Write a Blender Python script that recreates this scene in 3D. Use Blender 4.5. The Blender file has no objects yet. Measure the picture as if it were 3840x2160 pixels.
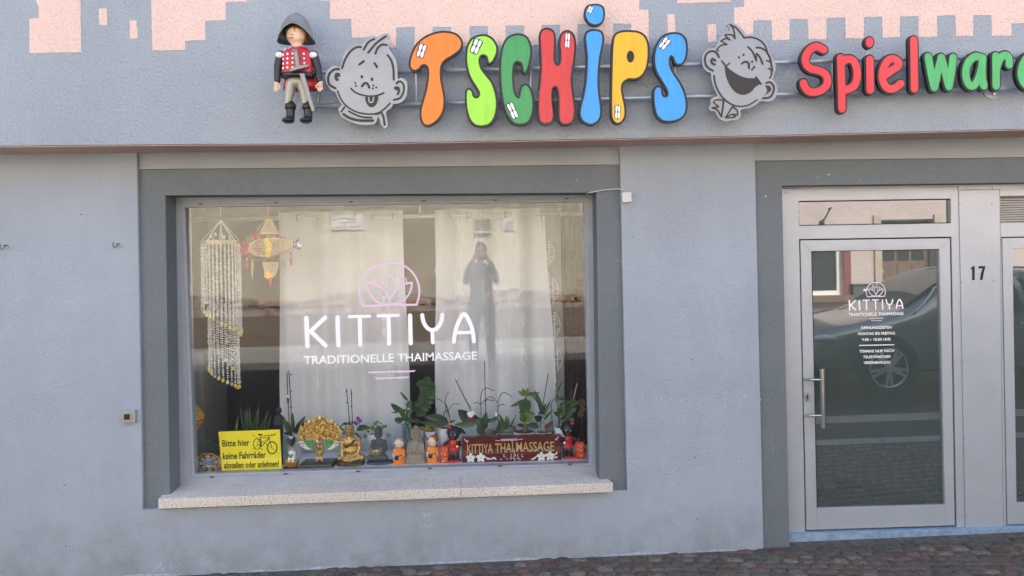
import bpy, bmesh, math, random
from mathutils import Vector, Matrix
from mathutils.geometry import tessellate_polygon

# ------------------------------------------------------------------ camera, world, sun
scene = bpy.context.scene
W_, H_ = 3840, 2160
F_ = 2800.0                       # focal length in photo pixels
PPX, PPY = 1920.0, 960.0          # principal point in photo pixels
CAM = Vector((0.0, -5.2, 2.1))
YAW, ROLL = math.radians(2.4), 0.0185
fwd = Vector((math.sin(YAW), math.cos(YAW), 0))
r0 = Vector((math.cos(YAW), -math.sin(YAW), 0))
u0 = Vector((0, 0, 1))
rc = r0 * math.cos(ROLL) - u0 * math.sin(ROLL)
uc = r0 * math.sin(ROLL) + u0 * math.cos(ROLL)
cd = bpy.data.cameras.new('camera')
cam = bpy.data.objects.new('camera', cd)
scene.collection.objects.link(cam)
cam.matrix_world = Matrix(((rc.x, uc.x, -fwd.x, CAM.x), (rc.y, uc.y, -fwd.y, CAM.y),
                           (rc.z, uc.z, -fwd.z, CAM.z), (0, 0, 0, 1)))
cd.sensor_width = 36.0
cd.lens = 36.0 * F_ / W_
cd.shift_y = -(H_ / 2 - PPY) / W_
cd.clip_start, cd.clip_end = 0.01, 2000
scene.camera = cam

SUN_EL, SUN_AZ = math.radians(52), math.radians(14)   # azimuth from +Y (behind the shop) towards +X
sun_dir = Vector((math.sin(SUN_AZ) * math.cos(SUN_EL), math.cos(SUN_AZ) * math.cos(SUN_EL), math.sin(SUN_EL)))
world = bpy.data.worlds.new('World')
scene.world = world
world.use_nodes = True
wn = world.node_tree.nodes
sky = wn.new('ShaderNodeTexSky')
sky.sky_type = 'NISHITA'
sky.sun_disc = False
sky.sun_elevation = SUN_EL
sky.sun_rotation = SUN_AZ
sky.dust_density = 4.0
sky.ozone_density = 0.4
sky.air_density = 0.75
wn['Background'].inputs[1].default_value = 0.15
world.node_tree.links.new(sky.outputs[0], wn['Background'].inputs[0])
sl = bpy.data.lights.new('sun', 'SUN')
sl.energy = 2.6
sl.angle = math.radians(0.53)
sl.color = (1.0, 0.95, 0.87)
so = bpy.data.objects.new('sun', sl)
scene.collection.objects.link(so)
so.location = sun_dir * 30
so.rotation_euler = sun_dir.to_track_quat('Z', 'Y').to_euler()
scene.view_settings.view_transform = 'Standard'
scene.view_settings.look = 'None'
scene.view_settings.gamma = 1
scene.view_settings.exposure = 2.55
scene.view_settings.use_curve_mapping = False
scene.cycles.max_bounces = 10
scene.cycles.transparent_max_bounces = 24
scene.cycles.caustics_reflective = False
scene.cycles.caustics_refractive = False
scene.cycles.use_denoising = True

# ------------------------------------------------------------------ helpers
RND = random.Random(11)
COL = scene.collection
WLOC = {}

def P(px, py, Y):
    """photo pixel -> point on the vertical plane y = Y (a plane parallel to the facade)"""
    d = fwd * F_ + rc * (px - PPX) + uc * (PPY - py)
    t = (Y - CAM.y) / d.y
    return CAM + d * t

def PX(p):
    v = Vector(p) - CAM
    return PPX + F_ * v.dot(rc) / v.dot(fwd), PPY - F_ * v.dot(uc) / v.dot(fwd)

def PR(px, py, yreal, glass):
    """pixel of a mirror image in the glass plane -> the real point at y = yreal in the street"""
    q = P(px, py, 2 * glass - yreal)
    return Vector((q.x, yreal, q.z))

def hitz(px, py, z):
    d = fwd * F_ + rc * (px - PPX) + uc * (PPY - py)
    return CAM + d * ((z - CAM.z) / d.z)

def smooth(pts, n=4, closed=True):
    out = []
    N = len(pts)
    rng = range(N) if closed else range(N - 1)
    for i in rng:
        if closed:
            a, b, c, d = pts[i - 1], pts[i], pts[(i + 1) % N], pts[(i + 2) % N]
        else:
            a, b, c, d = pts[max(i - 1, 0)], pts[i], pts[i + 1], pts[min(i + 2, N - 1)]
        for k in range(n):
            t = k / n
            out.append(tuple(0.5 * (2 * b[j] + (c[j] - a[j]) * t + (2 * a[j] - 5 * b[j] + 4 * c[j] - d[j]) * t * t
                                    + (3 * b[j] - a[j] - 3 * c[j] + d[j]) * t ** 3) for j in range(len(b))))
    if not closed:
        out.append(tuple(pts[-1]))
    return out

def area2(p):
    return sum(p[i - 1][0] * p[i][1] - p[i][0] * p[i - 1][1] for i in range(len(p)))

def offset_poly(p, d):
    """grow a closed 2D polygon by d (either orientation)"""
    s = 1 if area2(p) > 0 else -1
    out = []
    N = len(p)
    for i in range(N):
        ax, ay = p[i - 1]; bx, by = p[(i + 1) % N]
        tx, ty = bx - ax, by - ay
        L = math.hypot(tx, ty) or 1
        out.append((p[i][0] + s * ty / L * d, p[i][1] - s * tx / L * d))
    return out

class MB:
    def __init__(s):
        s.v = []; s.f = []
    def add(s, vs, fs):
        o = len(s.v)
        s.v += [Vector(v) for v in vs]
        s.f += [tuple(i + o for i in f) for f in fs]
        return s
    def box(s, x0, x1, y0, y1, z0, z1):
        return s.add([(x0, y0, z0), (x1, y0, z0), (x1, y1, z0), (x0, y1, z0), (x0, y0, z1), (x1, y0, z1), (x1, y1, z1), (x0, y1, z1)],
                     [(0, 3, 2, 1), (4, 5, 6, 7), (0, 1, 5, 4), (1, 2, 6, 5), (2, 3, 7, 6), (3, 0, 4, 7)])
    def prism(s, poly, y0, y1, holes=(), sides=True):
        """polygon in (x, z), front at y0 (towards the street), back at y1"""
        loops = [list(poly)] + [list(h) for h in holes]
        loops = [l if (area2(l) > 0) == (k == 0) else l[::-1] for k, l in enumerate(loops)]
        tri = tessellate_polygon([[Vector((a, b, 0)) for a, b in l] for l in loops])
        flat = [q for l in loops for q in l]
        n = len(flat)
        tt = []
        for t in tri:
            a, b, c = (flat[i] for i in t)
            ar = (b[0] - a[0]) * (c[1] - a[1]) - (b[1] - a[1]) * (c[0] - a[0])
            if abs(ar) < 1e-12: continue
            tt.append(t if ar > 0 else t[::-1])
        vs = [(a, y0, b) for a, b in flat]
        fs = list(tt)
        if sides:
            vs += [(a, y1, b) for a, b in flat]
            fs += [tuple(i + n for i in t[::-1]) for t in tt]
            o = 0
            for l in loops:
                m = len(l)
                for i in range(m):
                    j = (i + 1) % m
                    fs.append((o + i, o + i + n, o + j + n, o + j))
                o += m
        return s.add(vs, fs)
    def tube(s, pts, r, n=8, caps=True, up=None):
        pts = [Vector(p) for p in pts]
        rs = r if isinstance(r, (list, tuple)) else [r] * len(pts)
        rings = []
        prev = None
        for i, p in enumerate(pts):
            t = (pts[min(i + 1, len(pts) - 1)] - pts[max(i - 1, 0)])
            t = t.normalized() if t.length > 1e-9 else Vector((0, 0, 1))
            if prev is None:
                a = Vector((0, 0, 1)) if abs(t.z) < 0.9 else Vector((1, 0, 0))
                e = t.cross(a).normalized()
            else:
                e = (prev - t * prev.dot(t)).normalized()
            prev = e
            g = t.cross(e)
            rings.append([p + (e * math.cos(2 * math.pi * k / n) + g * math.sin(2 * math.pi * k / n)) * rs[i] for k in range(n)])
        vs = [v for q in rings for v in q]
        fs = []
        for i in range(len(pts) - 1):
            for k in range(n):
                a, b = i * n + k, i * n + (k + 1) % n
                fs.append((a, b, b + n, a + n))
        if caps:
            fs.append(tuple(range(n))[::-1])
            fs.append(tuple(range((len(pts) - 1) * n, len(pts) * n)))
        return s.add(vs, fs)
    def ell(s, c, rx, ry, rz, nu=12, nv=8, rot=None):
        c = Vector(c)
        vs = [Vector((0, 0, rz))]
        for j in range(1, nv):
            th = math.pi * j / nv
            for i in range(nu):
                ph = 2 * math.pi * i / nu
                vs.append(Vector((rx * math.sin(th) * math.cos(ph), ry * math.sin(th) * math.sin(ph), rz * math.cos(th))))
        vs.append(Vector((0, 0, -rz)))
        fs = [(0, 1 + i, 1 + (i + 1) % nu) for i in range(nu)]
        for j in range(nv - 2):
            for i in range(nu):
                a = 1 + j * nu + i; b = 1 + j * nu + (i + 1) % nu
                fs.append((a, a + nu, b + nu, b))
        L = len(vs) - 1
        fs += [(L, L - nu + (i + 1) % nu, L - nu + i) for i in range(nu)]
        if rot is not None:
            vs = [rot @ v for v in vs]
        return s.add([v + c for v in vs], fs)
    def lathe(s, prof, c, n=24, sx=1.0, sy=1.0):
        """prof = [(radius, z)] bottom to top, about the vertical through c"""
        c = Vector(c)
        vs = []
        for r, z in prof:
            for k in range(n):
                a = 2 * math.pi * k / n
                vs.append(c + Vector((r * sx * math.cos(a), r * sy * math.sin(a), z)))
        fs = []
        for i in range(len(prof) - 1):
            for k in range(n):
                a, b = i * n + k, i * n + (k + 1) % n
                fs.append((a, b, b + n, a + n))
        if prof[0][0] > 1e-6: fs.append(tuple(range(n))[::-1])
        if prof[-1][0] > 1e-6: fs.append(tuple(range((len(prof) - 1) * n, len(prof) * n)))
        return s.add(vs, fs)
    def stroke(s, pts, w, y, th=0.0, ramp=0.0004, cap=True):
        """flat rounded ribbon along (x, z) points on the plane y, optional thickness th behind it"""
        pts = [p for i, p in enumerate(pts) if i == 0 or math.hypot(p[0] - pts[i - 1][0], p[1] - pts[i - 1][1]) > 1e-6]
        N = len(pts)
        ws = w if isinstance(w, (list, tuple)) else [w] * N
        Lp, Rp = [], []
        ts = []
        for i in range(N):
            a, b = pts[max(i - 1, 0)], pts[min(i + 1, N - 1)]
            tx, tz = b[0] - a[0], b[1] - a[1]
            L = math.hypot(tx, tz) or 1
            ts.append((tx / L, tz / L))
        rows = []
        def row(px, pz, tx, tz, hw):
            rows.append(((px - tz * hw, pz + tx * hw), (px + tz * hw, pz - tx * hw)))
        if cap:
            for k in (80, 55, 28):
                a = math.radians(k)
                row(pts[0][0] - ts[0][0] * ws[0] / 2 * math.sin(a), pts[0][1] - ts[0][1] * ws[0] / 2 * math.sin(a), *ts[0], ws[0] / 2 * math.cos(a))
        for i in range(N):
            row(pts[i][0], pts[i][1], *ts[i], ws[i] / 2)
        if cap:
            for k in (28, 55, 80):
                a = math.radians(k)
                row(pts[-1][0] + ts[-1][0] * ws[-1] / 2 * math.sin(a), pts[-1][1] + ts[-1][1] * ws[-1] / 2 * math.sin(a), *ts[-1], ws[-1] / 2 * math.cos(a))
        M = len(rows)
        vs = []
        for i, (l, r) in enumerate(rows):
            yy = y - ramp * i / M
            vs += [(l[0], yy, l[1]), (r[0], yy, r[1])]
        fs = [(2 * i + 1, 2 * i + 3, 2 * i + 2, 2 * i) for i in range(M - 1)]
        if th > 0:
            o = len(vs)
            vs += [(a, b + th, c) for a, b, c in vs]
            fs += [tuple(q + o for q in f[::-1]) for f in fs[:M - 1]]
            for i in range(M - 1):
                fs.append((2 * i, 2 * i + 2, 2 * i + 2 + o, 2 * i + o))
                fs.append((2 * i + 3, 2 * i + 1, 2 * i + 1 + o, 2 * i + 3 + o))
            fs.append((1, 0, o, o + 1)); fs.append((2 * M - 2, 2 * M - 1, o + 2 * M - 1, o + 2 * M - 2))
        return s.add(vs, fs)
    def build(s, name, mat, parent=None, label=None, cat=None, group=None, kind=None, smooth=False, origin=None, remesh=None):
        me = bpy.data.meshes.new(name)
        lo = Vector([min(v[i] for v in s.v) for i in range(3)]); hi = Vector([max(v[i] for v in s.v) for i in range(3)])
        o = Vector(origin) if origin is not None else Vector(((lo.x + hi.x) / 2, (lo.y + hi.y) / 2, lo.z))
        me.from_pydata([v - o for v in s.v], [], s.f)
        if mat is not None: me.materials.append(mat)
        if smooth: me.shade_smooth()
        ob = bpy.data.objects.new(name, me)
        COL.objects.link(ob)
        place(ob, o, parent)
        tag(ob, label, cat, group, kind)
        if remesh:
            m = ob.modifiers.new('skin', 'REMESH'); m.mode = 'VOXEL'; m.voxel_size = remesh; m.use_smooth_shade = True
            m2 = ob.modifiers.new('soft', 'SMOOTH'); m2.factor = 0.5; m2.iterations = 3
        return ob

def place(ob, o, parent=None):
    if parent is not None:
        ob.parent = parent
        ob.location = o - WLOC[parent.name]
    else:
        ob.location = o
    WLOC[ob.name] = Vector(o)

def tag(o, label=None, cat=None, group=None, kind=None):
    if label: o['label'] = label
    if cat: o['category'] = cat
    if group: o['group'] = group
    if kind: o['kind'] = kind

def thing(name, label, cat, loc, group=None):
    o = bpy.data.objects.new(name, None)
    o.empty_display_size = 0.1
    COL.objects.link(o)
    place(o, Vector(loc))
    tag(o, label, cat, group)
    return o

def part(name, parent):
    """an empty that groups the sub-parts of one part"""
    o = bpy.data.objects.new(name, None)
    o.empty_display_size = 0.05
    COL.objects.link(o)
    place(o, WLOC[parent.name], parent)
    return o

def bevel(ob, w, seg=2):
    m = ob.modifiers.new('edge', 'BEVEL'); m.width = w; m.segments = seg; m.limit_method = 'ANGLE'; m.angle_limit = math.radians(40)
    return ob

def xz(pts, Y):
    return [(q.x, q.z) for q in (P(a, b, Y) for a, b in pts)]

def zoomer(ox, oy, sc):
    return lambda pts: [(ox + a / sc, oy + b / sc) for a, b in pts]

def text_mesh(body, bold=0.0):
    cu = bpy.data.curves.new('lettering', 'FONT')
    cu.body = body
    cu.offset = bold
    cu.resolution_u = 3
    ob = bpy.data.objects.new('lettering', cu)
    COL.objects.link(ob)
    dg = bpy.context.evaluated_depsgraph_get()
    dg.update()
    me = bpy.data.meshes.new_from_object(ob.evaluated_get(dg))
    vs = [v.co.copy() for v in me.vertices]
    fs = [tuple(p.vertices) for p in me.polygons]
    bpy.data.objects.remove(ob); bpy.data.curves.remove(cu); bpy.data.meshes.remove(me)
    return vs, fs

_cap = None
def put_text(mb, body, left, right, cap, Y, bold=0.0):
    """left/right = photo pixels of the baseline ends, cap = capital height in photo pixels"""
    global _cap
    if _cap is None:
        v, _ = text_mesh('H'); _cap = max(q.y for q in v)
    vs, fs = text_mesh(body, bold)
    a, b = P(*left, Y), P(*right, Y)
    up = P(left[0] - cap * ROLL, left[1] - cap, Y) - a
    x0, x1 = min(v.x for v in vs), max(v.x for v in vs)
    out = [a + (b - a) * ((v.x - x0) / (x1 - x0)) + up * (v.y / _cap) for v in vs]
    n = Vector((0, 0, 0))
    f = fs[0]
    n = (out[f[1]] - out[f[0]]).cross(out[f[2]] - out[f[0]])
    if n.y > 0: fs = [q[::-1] for q in fs]
    return mb.add(out, fs)

# ------------------------------------------------------------------ materials
def mat(name, col, rough=0.6, metal=0.0, noise=0.0, nscale=20.0, bump=0.0, bscale=60.0, spec=0.5, coat=0.0, emit=None, objrand=0.0, detail=4.0):
    m = bpy.data.materials.new(name)
    m.use_nodes = True
    nt = m.node_tree; b = nt.nodes['Principled BSDF']
    b.inputs['Roughness'].default_value = rough
    b.inputs['Metallic'].default_value = metal
    b.inputs['Specular IOR Level'].default_value = spec
    b.inputs['Coat Weight'].default_value = coat
    c = (*col, 1)
    b.inputs['Base Color'].default_value = c
    geo = None
    if noise > 0 or bump > 0:
        geo = nt.nodes.new('ShaderNodeNewGeometry')
    src = None
    if noise > 0:
        n = nt.nodes.new('ShaderNodeTexNoise'); n.inputs['Scale'].default_value = nscale; n.inputs['Detail'].default_value = detail
        nt.links.new(geo.outputs['Position'], n.inputs['Vector'])
        mr = nt.nodes.new('ShaderNodeMapRange'); mr.inputs['From Min'].default_value = 0.3; mr.inputs['From Max'].default_value = 0.7
        mr.inputs['To Min'].default_value = 1 - noise; mr.inputs['To Max'].default_value = 1 + noise
        nt.links.new(n.outputs[0], mr.inputs[0])
        mx = nt.nodes.new('ShaderNodeMix'); mx.data_type = 'RGBA'; mx.blend_type = 'MULTIPLY'; mx.inputs[0].default_value = 1
        mx.inputs[6].default_value = c
        nt.links.new(mr.outputs[0], mx.inputs[7])
        src = mx.outputs[2]
        nt.links.new(src, b.inputs['Base Color'])
    if objrand > 0:
        oi = nt.nodes.new('ShaderNodeObjectInfo')
        mr = nt.nodes.new('ShaderNodeMapRange'); mr.inputs['To Min'].default_value = 1 - objrand; mr.inputs['To Max'].default_value = 1 + objrand
        nt.links.new(oi.outputs['Random'], mr.inputs[0])
        mx = nt.nodes.new('ShaderNodeMix'); mx.data_type = 'RGBA'; mx.blend_type = 'MULTIPLY'; mx.inputs[0].default_value = 1
        mx.inputs[6].default_value = c
        if src: nt.links.new(src, mx.inputs[6])
        nt.links.new(mr.outputs[0], mx.inputs[7])
        nt.links.new(mx.outputs[2], b.inputs['Base Color'])
    if bump > 0:
        n = nt.nodes.new('ShaderNodeTexNoise'); n.inputs['Scale'].default_value = bscale; n.inputs['Detail'].default_value = 5
        nt.links.new(geo.outputs['Position'], n.inputs['Vector'])
        bp = nt.nodes.new('ShaderNodeBump'); bp.inputs['Strength'].default_value = 1.0; bp.inputs['Distance'].default_value = bump
        nt.links.new(n.outputs[0], bp.inputs['Height'])
        nt.links.new(bp.outputs[0], b.inputs['Normal'])
    if emit:
        b.inputs['Emission Color'].default_value = (*emit[:3], 1); b.inputs['Emission Strength'].default_value = emit[3]
    return m

def plaster(name, col, grain=0.004, gscale=90.0, stain=None, speck=0.25, flecks=False, patch=0.06):
    """painted render: fine relief, dark pits, optional damp stains near the foot of the wall, knocked-off paint flecks"""
    m = bpy.data.materials.new(name); m.use_nodes = True
    nt = m.node_tree; b = nt.nodes['Principled BSDF']; N = nt.nodes.new; L = nt.links.new
    b.inputs['Roughness'].default_value = 0.85; b.inputs['Specular IOR Level'].default_value = 0.25
    geo = N('ShaderNodeNewGeometry'); pos = geo.outputs['Position']
    def noise(scale, detail=4, rough=0.5, vec=pos):
        n = N('ShaderNodeTexNoise'); n.inputs['Scale'].default_value = scale; n.inputs['Detail'].default_value = detail
        n.inputs['Roughness'].default_value = rough; L(vec, n.inputs['Vector']); return n.outputs[0]
    def rng(src, a, b_, c, d):
        r = N('ShaderNodeMapRange'); L(src, r.inputs[0])
        for i, v in enumerate((a, b_, c, d)): r.inputs[i + 1].default_value = v
        return r.outputs[0]
    def mul(c1, f):
        x = N('ShaderNodeMix'); x.data_type = 'RGBA'; x.blend_type = 'MULTIPLY'; x.inputs[0].default_value = 1
        if isinstance(c1, tuple): x.inputs[6].default_value = c1
        else: L(c1, x.inputs[6])
        L(f, x.inputs[7]); return x.outputs[2]
    g = noise(gscale, 6, 0.6)
    c = mul((*col, 1), rng(noise(1.3, 5), 0.3, 0.7, 1 - patch, 1 + patch))
    mp = N('ShaderNodeMapping'); mp.inputs['Scale'].default_value = (5, 5, 0.8); L(pos, mp.inputs[0])
    c = mul(c, rng(noise(1.0, 4, 0.6, mp.outputs[0]), 0.35, 0.65, 0.975, 1.012))
    c = mul(c, rng(g, 0.32, 0.5, 1 - speck, 1.0))
    if stain:
        z0, z1, scol = stain
        sx = N('ShaderNodeSeparateXYZ'); L(pos, sx.inputs[0])
        ad = N('ShaderNodeMath'); ad.operation = 'MULTIPLY_ADD'; L(noise(2.2, 6, 0.6), ad.inputs[0]); ad.inputs[1].default_value = 0.55
        L(sx.outputs[2], ad.inputs[2])
        f = rng(ad.outputs[0], z0 + 0.27, z1 + 0.27, 0.6, 0.0)
        f2 = N('ShaderNodeMath'); f2.operation = 'MULTIPLY'; L(f, f2.inputs[0]); L(rng(noise(5.5, 5, 0.6), 0.38, 0.62, 0.15, 1.0), f2.inputs[1])
        x = N('ShaderNodeMix'); x.data_type = 'RGBA'; L(f2.outputs[0], x.inputs[0]); L(c, x.inputs[6]); x.inputs[7].default_value = (*scol, 1)
        c = x.outputs[2]
    if flecks:
        x = N('ShaderNodeMix'); x.data_type = 'RGBA'
        f = N('ShaderNodeMath'); f.operation = 'MULTIPLY'
        L(rng(noise(26, 3, 0.7), 0.70, 0.73, 0, 1), f.inputs[0]); L(rng(noise(1.1, 2), 0.50, 0.60, 0, 0.8), f.inputs[1])
        L(f.outputs[0], x.inputs[0]); L(c, x.inputs[6]); x.inputs[7].default_value = (0.72, 0.72, 0.73, 1)
        c = x.outputs[2]
    L(c, b.inputs['Base Color'])
    bp = N('ShaderNodeBump'); bp.inputs['Distance'].default_value = grain; L(g, bp.inputs['Height'])
    bp2 = N('ShaderNodeBump'); bp2.inputs['Distance'].default_value = 0.02; L(noise(3.0, 2), bp2.inputs['Height']); L(bp2.outputs[0], bp.inputs['Normal'])
    L(bp.outputs[0], b.inputs['Normal'])
    return m

def glassmat(name, tint=(1, 1, 1), refl=0.05, rough=0.0):
    m = bpy.data.materials.new(name); m.use_nodes = True
    nt = m.node_tree; nt.nodes.clear(); N = nt.nodes.new; L = nt.links.new
    o = N('ShaderNodeOutputMaterial'); mx = N('ShaderNodeMixShader'); t = N('ShaderNodeBsdfTransparent'); g = N('ShaderNodeBsdfGlossy')
    t.inputs[0].default_value = (*tint, 1); g.inputs['Roughness'].default_value = rough
    lw = N('ShaderNodeLayerWeight'); lw.inputs[0].default_value = 0.35
    mr = N('ShaderNodeMapRange'); mr.inputs['To Min'].default_value = refl; mr.inputs['To Max'].default_value = 0.9
    pw = N('ShaderNodeMath'); pw.operation = 'POWER'; pw.inputs[1].default_value = 4.0
    L(lw.outputs['Facing'], pw.inputs[0]); L(pw.outputs[0], mr.inputs[0]); L(mr.outputs[0], mx.inputs[0])
    L(t.outputs[0], mx.inputs[1]); L(g.outputs[0], mx.inputs[2]); L(mx.outputs[0], o.inputs[0])
    return m

def clothmat(name, col, transl=0.35, transp=0.12):
    m = bpy.data.materials.new(name); m.use_nodes = True
    nt = m.node_tree; nt.nodes.clear(); N = nt.nodes.new; L = nt.links.new
    o = N('ShaderNodeOutputMaterial'); d = N('ShaderNodeBsdfDiffuse'); t = N('ShaderNodeBsdfTranslucent'); tr = N('ShaderNodeBsdfTransparent')
    d.inputs[0].default_value = (*col, 1); t.inputs[0].default_value = (*col, 1)
    a = N('ShaderNodeMixShader'); b = N('ShaderNodeMixShader'); a.inputs[0].default_value = transl; b.inputs[0].default_value = transp
    L(d.outputs[0], a.inputs[1]); L(t.outputs[0], a.inputs[2]); L(a.outputs[0], b.inputs[1]); L(tr.outputs[0], b.inputs[2]); L(b.outputs[0], o.inputs[0])
    return m

M = {}
M['stucco'] = plaster('roughcast_grey_blue', (0.372, 0.418, 0.455), grain=0.015, gscale=58, speck=0.13, patch=0.05)
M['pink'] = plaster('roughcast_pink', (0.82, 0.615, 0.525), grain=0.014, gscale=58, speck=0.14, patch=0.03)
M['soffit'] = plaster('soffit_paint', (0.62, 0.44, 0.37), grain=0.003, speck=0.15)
M['wall'] = plaster('smooth_render', (0.345, 0.392, 0.437), grain=0.0042, gscale=95, stain=(-0.12, 0.42, (0.19, 0.195, 0.175)), speck=0.12, flecks=True)
M['band'] = plaster('band_render', (0.345, 0.375, 0.395), grain=0.0025, gscale=120, speck=0.08)
M['surround'] = plaster('surround_grey_paint', (0.165, 0.19, 0.20), grain=0.004, gscale=80, speck=0.16, flecks=True)
M['frame'] = mat('window_frame_paint', (0.30, 0.33, 0.365), 0.45, noise=0.05, nscale=9)
M['slot'] = mat('black_slot', (0.006, 0.006, 0.006), 0.7)
M['sill'] = plaster('cast_stone', (0.70, 0.645, 0.56), grain=0.010, gscale=85, speck=0.5, patch=0.07)
M['alu'] = mat('anodised_aluminium', (0.44, 0.475, 0.49), 0.38, metal=0.25, noise=0.04, nscale=5)
M['steel'] = mat('brushed_steel', (0.62, 0.60, 0.57), 0.22, metal=1.0)
M['rail'] = mat('galvanised_pipe', (0.36, 0.39, 0.42), 0.4, metal=0.5, noise=0.18, nscale=9)
M['black'] = mat('black_paint', (0.012, 0.011, 0.010), 0.5, noise=0.2)
M['blackprint'] = mat('black_print', (0.012, 0.012, 0.012), 0.7)
M['white'] = mat('white_paint', (0.82, 0.82, 0.82), 0.5)
M['vinyl_white'] = mat('white_vinyl', (0.95, 0.95, 0.96), 0.5)
M['vinyl_pink'] = mat('pink_vinyl', (0.76, 0.57, 0.74), 0.5)
M['glass'] = glassmat('window_glass', (0.97, 0.985, 0.98), 0.056)
M['clear'] = glassmat('vase_glass', (0.86, 0.92, 0.92), 0.06)
M['doorglass'] = mat('filmed_door_glass', (0.062, 0.080, 0.072), 0.0, spec=0.5)
M['doorglass'].node_tree.nodes['Principled BSDF'].inputs['IOR'].default_value = 2.45
M['threshold'] = mat('blue_floor_paint', (0.24, 0.345, 0.44), 0.6, noise=0.22, nscale=22, bump=0.004)
M['silver'] = mat('silver_sign_face', (0.29, 0.315, 0.335), 0.38, metal=0.3, noise=0.05, nscale=6)
M['line'] = mat('sign_line_black', (0.030, 0.026, 0.022), 0.6)
def signpaint(name, col):
    m = mat(name, col, 0.32, noise=0.10, nscale=7)
    nt = m.node_tree
    # vertical rain streaks
    for n in nt.nodes:
        if n.type == 'TEX_NOISE':
            mp = nt.nodes.new('ShaderNodeMapping'); mp.inputs['Scale'].default_value = (7.0, 1.0, 0.55)
            lk = n.inputs['Vector'].links[0]; src = lk.from_socket; nt.links.remove(lk)
            nt.links.new(src, mp.inputs[0]); nt.links.new(mp.outputs[0], n.inputs['Vector'])
    return m
for k, c in dict(orange=(0.90, 0.20, 0.012), lime=(0.31, 0.73, 0.05), green=(0.033, 0.30, 0.085), red=(0.60, 0.028, 0.035), blue=(0.035, 0.32, 0.80),
                 yellow=(0.90, 0.44, 0.012), red2=(0.68, 0.032, 0.045), green2=(0.045, 0.42, 0.12)).items():
    M[k] = signpaint('sign_' + k, c)
M['curtain'] = clothmat('white_voile', (0.80, 0.81, 0.84), 0.14, 0.04)
M['sheer'] = clothmat('sheer_voile', (0.62, 0.60, 0.60), 0.30, 0.42)
M['motif'] = mat('embroidery_thread', (0.98, 0.98, 0.98), 0.25)
M['rod'] = mat('white_rod', (0.74, 0.73, 0.69), 0.4)
M['board'] = mat('white_board', (0.76, 0.80, 0.84), 0.45, noise=0.04)
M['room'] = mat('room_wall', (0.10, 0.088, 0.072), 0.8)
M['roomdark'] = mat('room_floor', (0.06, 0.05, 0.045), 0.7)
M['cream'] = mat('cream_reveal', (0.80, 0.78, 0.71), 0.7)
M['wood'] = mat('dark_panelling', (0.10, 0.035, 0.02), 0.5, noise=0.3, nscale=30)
# ------------------------------------------------------------------ ground
def gz(x, y):
    g = 0.0
    if y < 0: g = 0.0893 * min(-y, 5.6)
    if y < -5.6: g += (min(-y, 17.0) - 5.6) * 0.008
    return g + 0.009 * max(-14, min(14, x)) - 0.035

def strip(name, matl, y0, y1, x0, x1, lift, label=None, cat=None, kind='structure', parent=None):
    ys = sorted({y0, y1} | {b for b in (0.0, -5.6, -17.0) if y0 < b < y1})
    xs = sorted({x0, x1} | {b for b in (-14.0, 14.0) if x0 < b < x1})
    mb = MB(); vs = [(x, y, gz(x, y) + lift) for y in ys for x in xs]
    n = len(xs)
    fs = [(j * n + i, j * n + i + 1, (j + 1) * n + i + 1, (j + 1) * n + i) for j in range(len(ys) - 1) for i in range(n - 1)]
    return mb.add(vs, fs).build(name, matl, parent, label, cat, kind=kind)

def brickmat(name, c1, c2, mortar, w, h, scale=1.0):
    m = bpy.data.materials.new(name); m.use_nodes = True
    nt = m.node_tree; b = nt.nodes['Principled BSDF']; N = nt.nodes.new; L = nt.links.new
    geo = N('ShaderNodeNewGeometry'); t = N('ShaderNodeTexBrick')
    L(geo.outputs['Position'], t.inputs['Vector'])
    t.inputs['Color1'].default_value = (*c1, 1); t.inputs['Color2'].default_value = (*c2, 1); t.inputs['Mortar'].default_value = (*mortar, 1)
    t.inputs['Scale'].default_value = scale; t.inputs['Brick Width'].default_value = w; t.inputs['Row Height'].default_value = h
    t.inputs['Mortar Size'].default_value = 0.008; t.inputs['Bias'].default_value = -0.1
    L(t.outputs['Color'], b.inputs['Base Color']); b.inputs['Roughness'].default_value = 0.8
    return m

M['bed'] = mat('joint_sand', (0.105, 0.094, 0.078), 0.95, noise=0.45, nscale=18, bump=0.006, bscale=120)
M['concrete'] = mat('sunlit_concrete', (0.32, 0.305, 0.27), 0.9, noise=0.15, nscale=2.0)
M['asphalt'] = mat('shaded_asphalt', (0.075, 0.07, 0.066), 0.9, noise=0.18, nscale=3.0, bump=0.004, bscale=140)
M['yard'] = brickmat('brown_setts', (0.21, 0.155, 0.12), (0.12, 0.092, 0.075), (0.05, 0.042, 0.036), 0.2, 0.12)
M['kerb'] = mat('granite_kerb', (0.40, 0.39, 0.36), 0.8, noise=0.15, nscale=12)
M['earth'] = mat('distant_ground', (0.14, 0.13, 0.11), 0.9, noise=0.2, nscale=0.5)
strip('ground', M['earth'], -300, 300, -300, 300, -0.12)
bed = strip('pavement', M['bed'], -1.75, 0.26, -8, 9, 0.0105)
strip('road', M['asphalt'], -6.2, -1.9, -40, 40, -0.06)  # road in the house's shadow: the shade is put into the darker colour
strip('sunlit_strip', M['concrete'], -9.3, -6.2, -40, 40, -0.058)  # stretch the sun reaches: its brightness is put into the paler colour
strip('gutter', M['kerb'], -2.85, -2.6, 2.6, 40, -0.055)
strip('yard', M['yard'], -17.2, -9.3, -40, 40, -0.056)
mb = MB()
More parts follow.
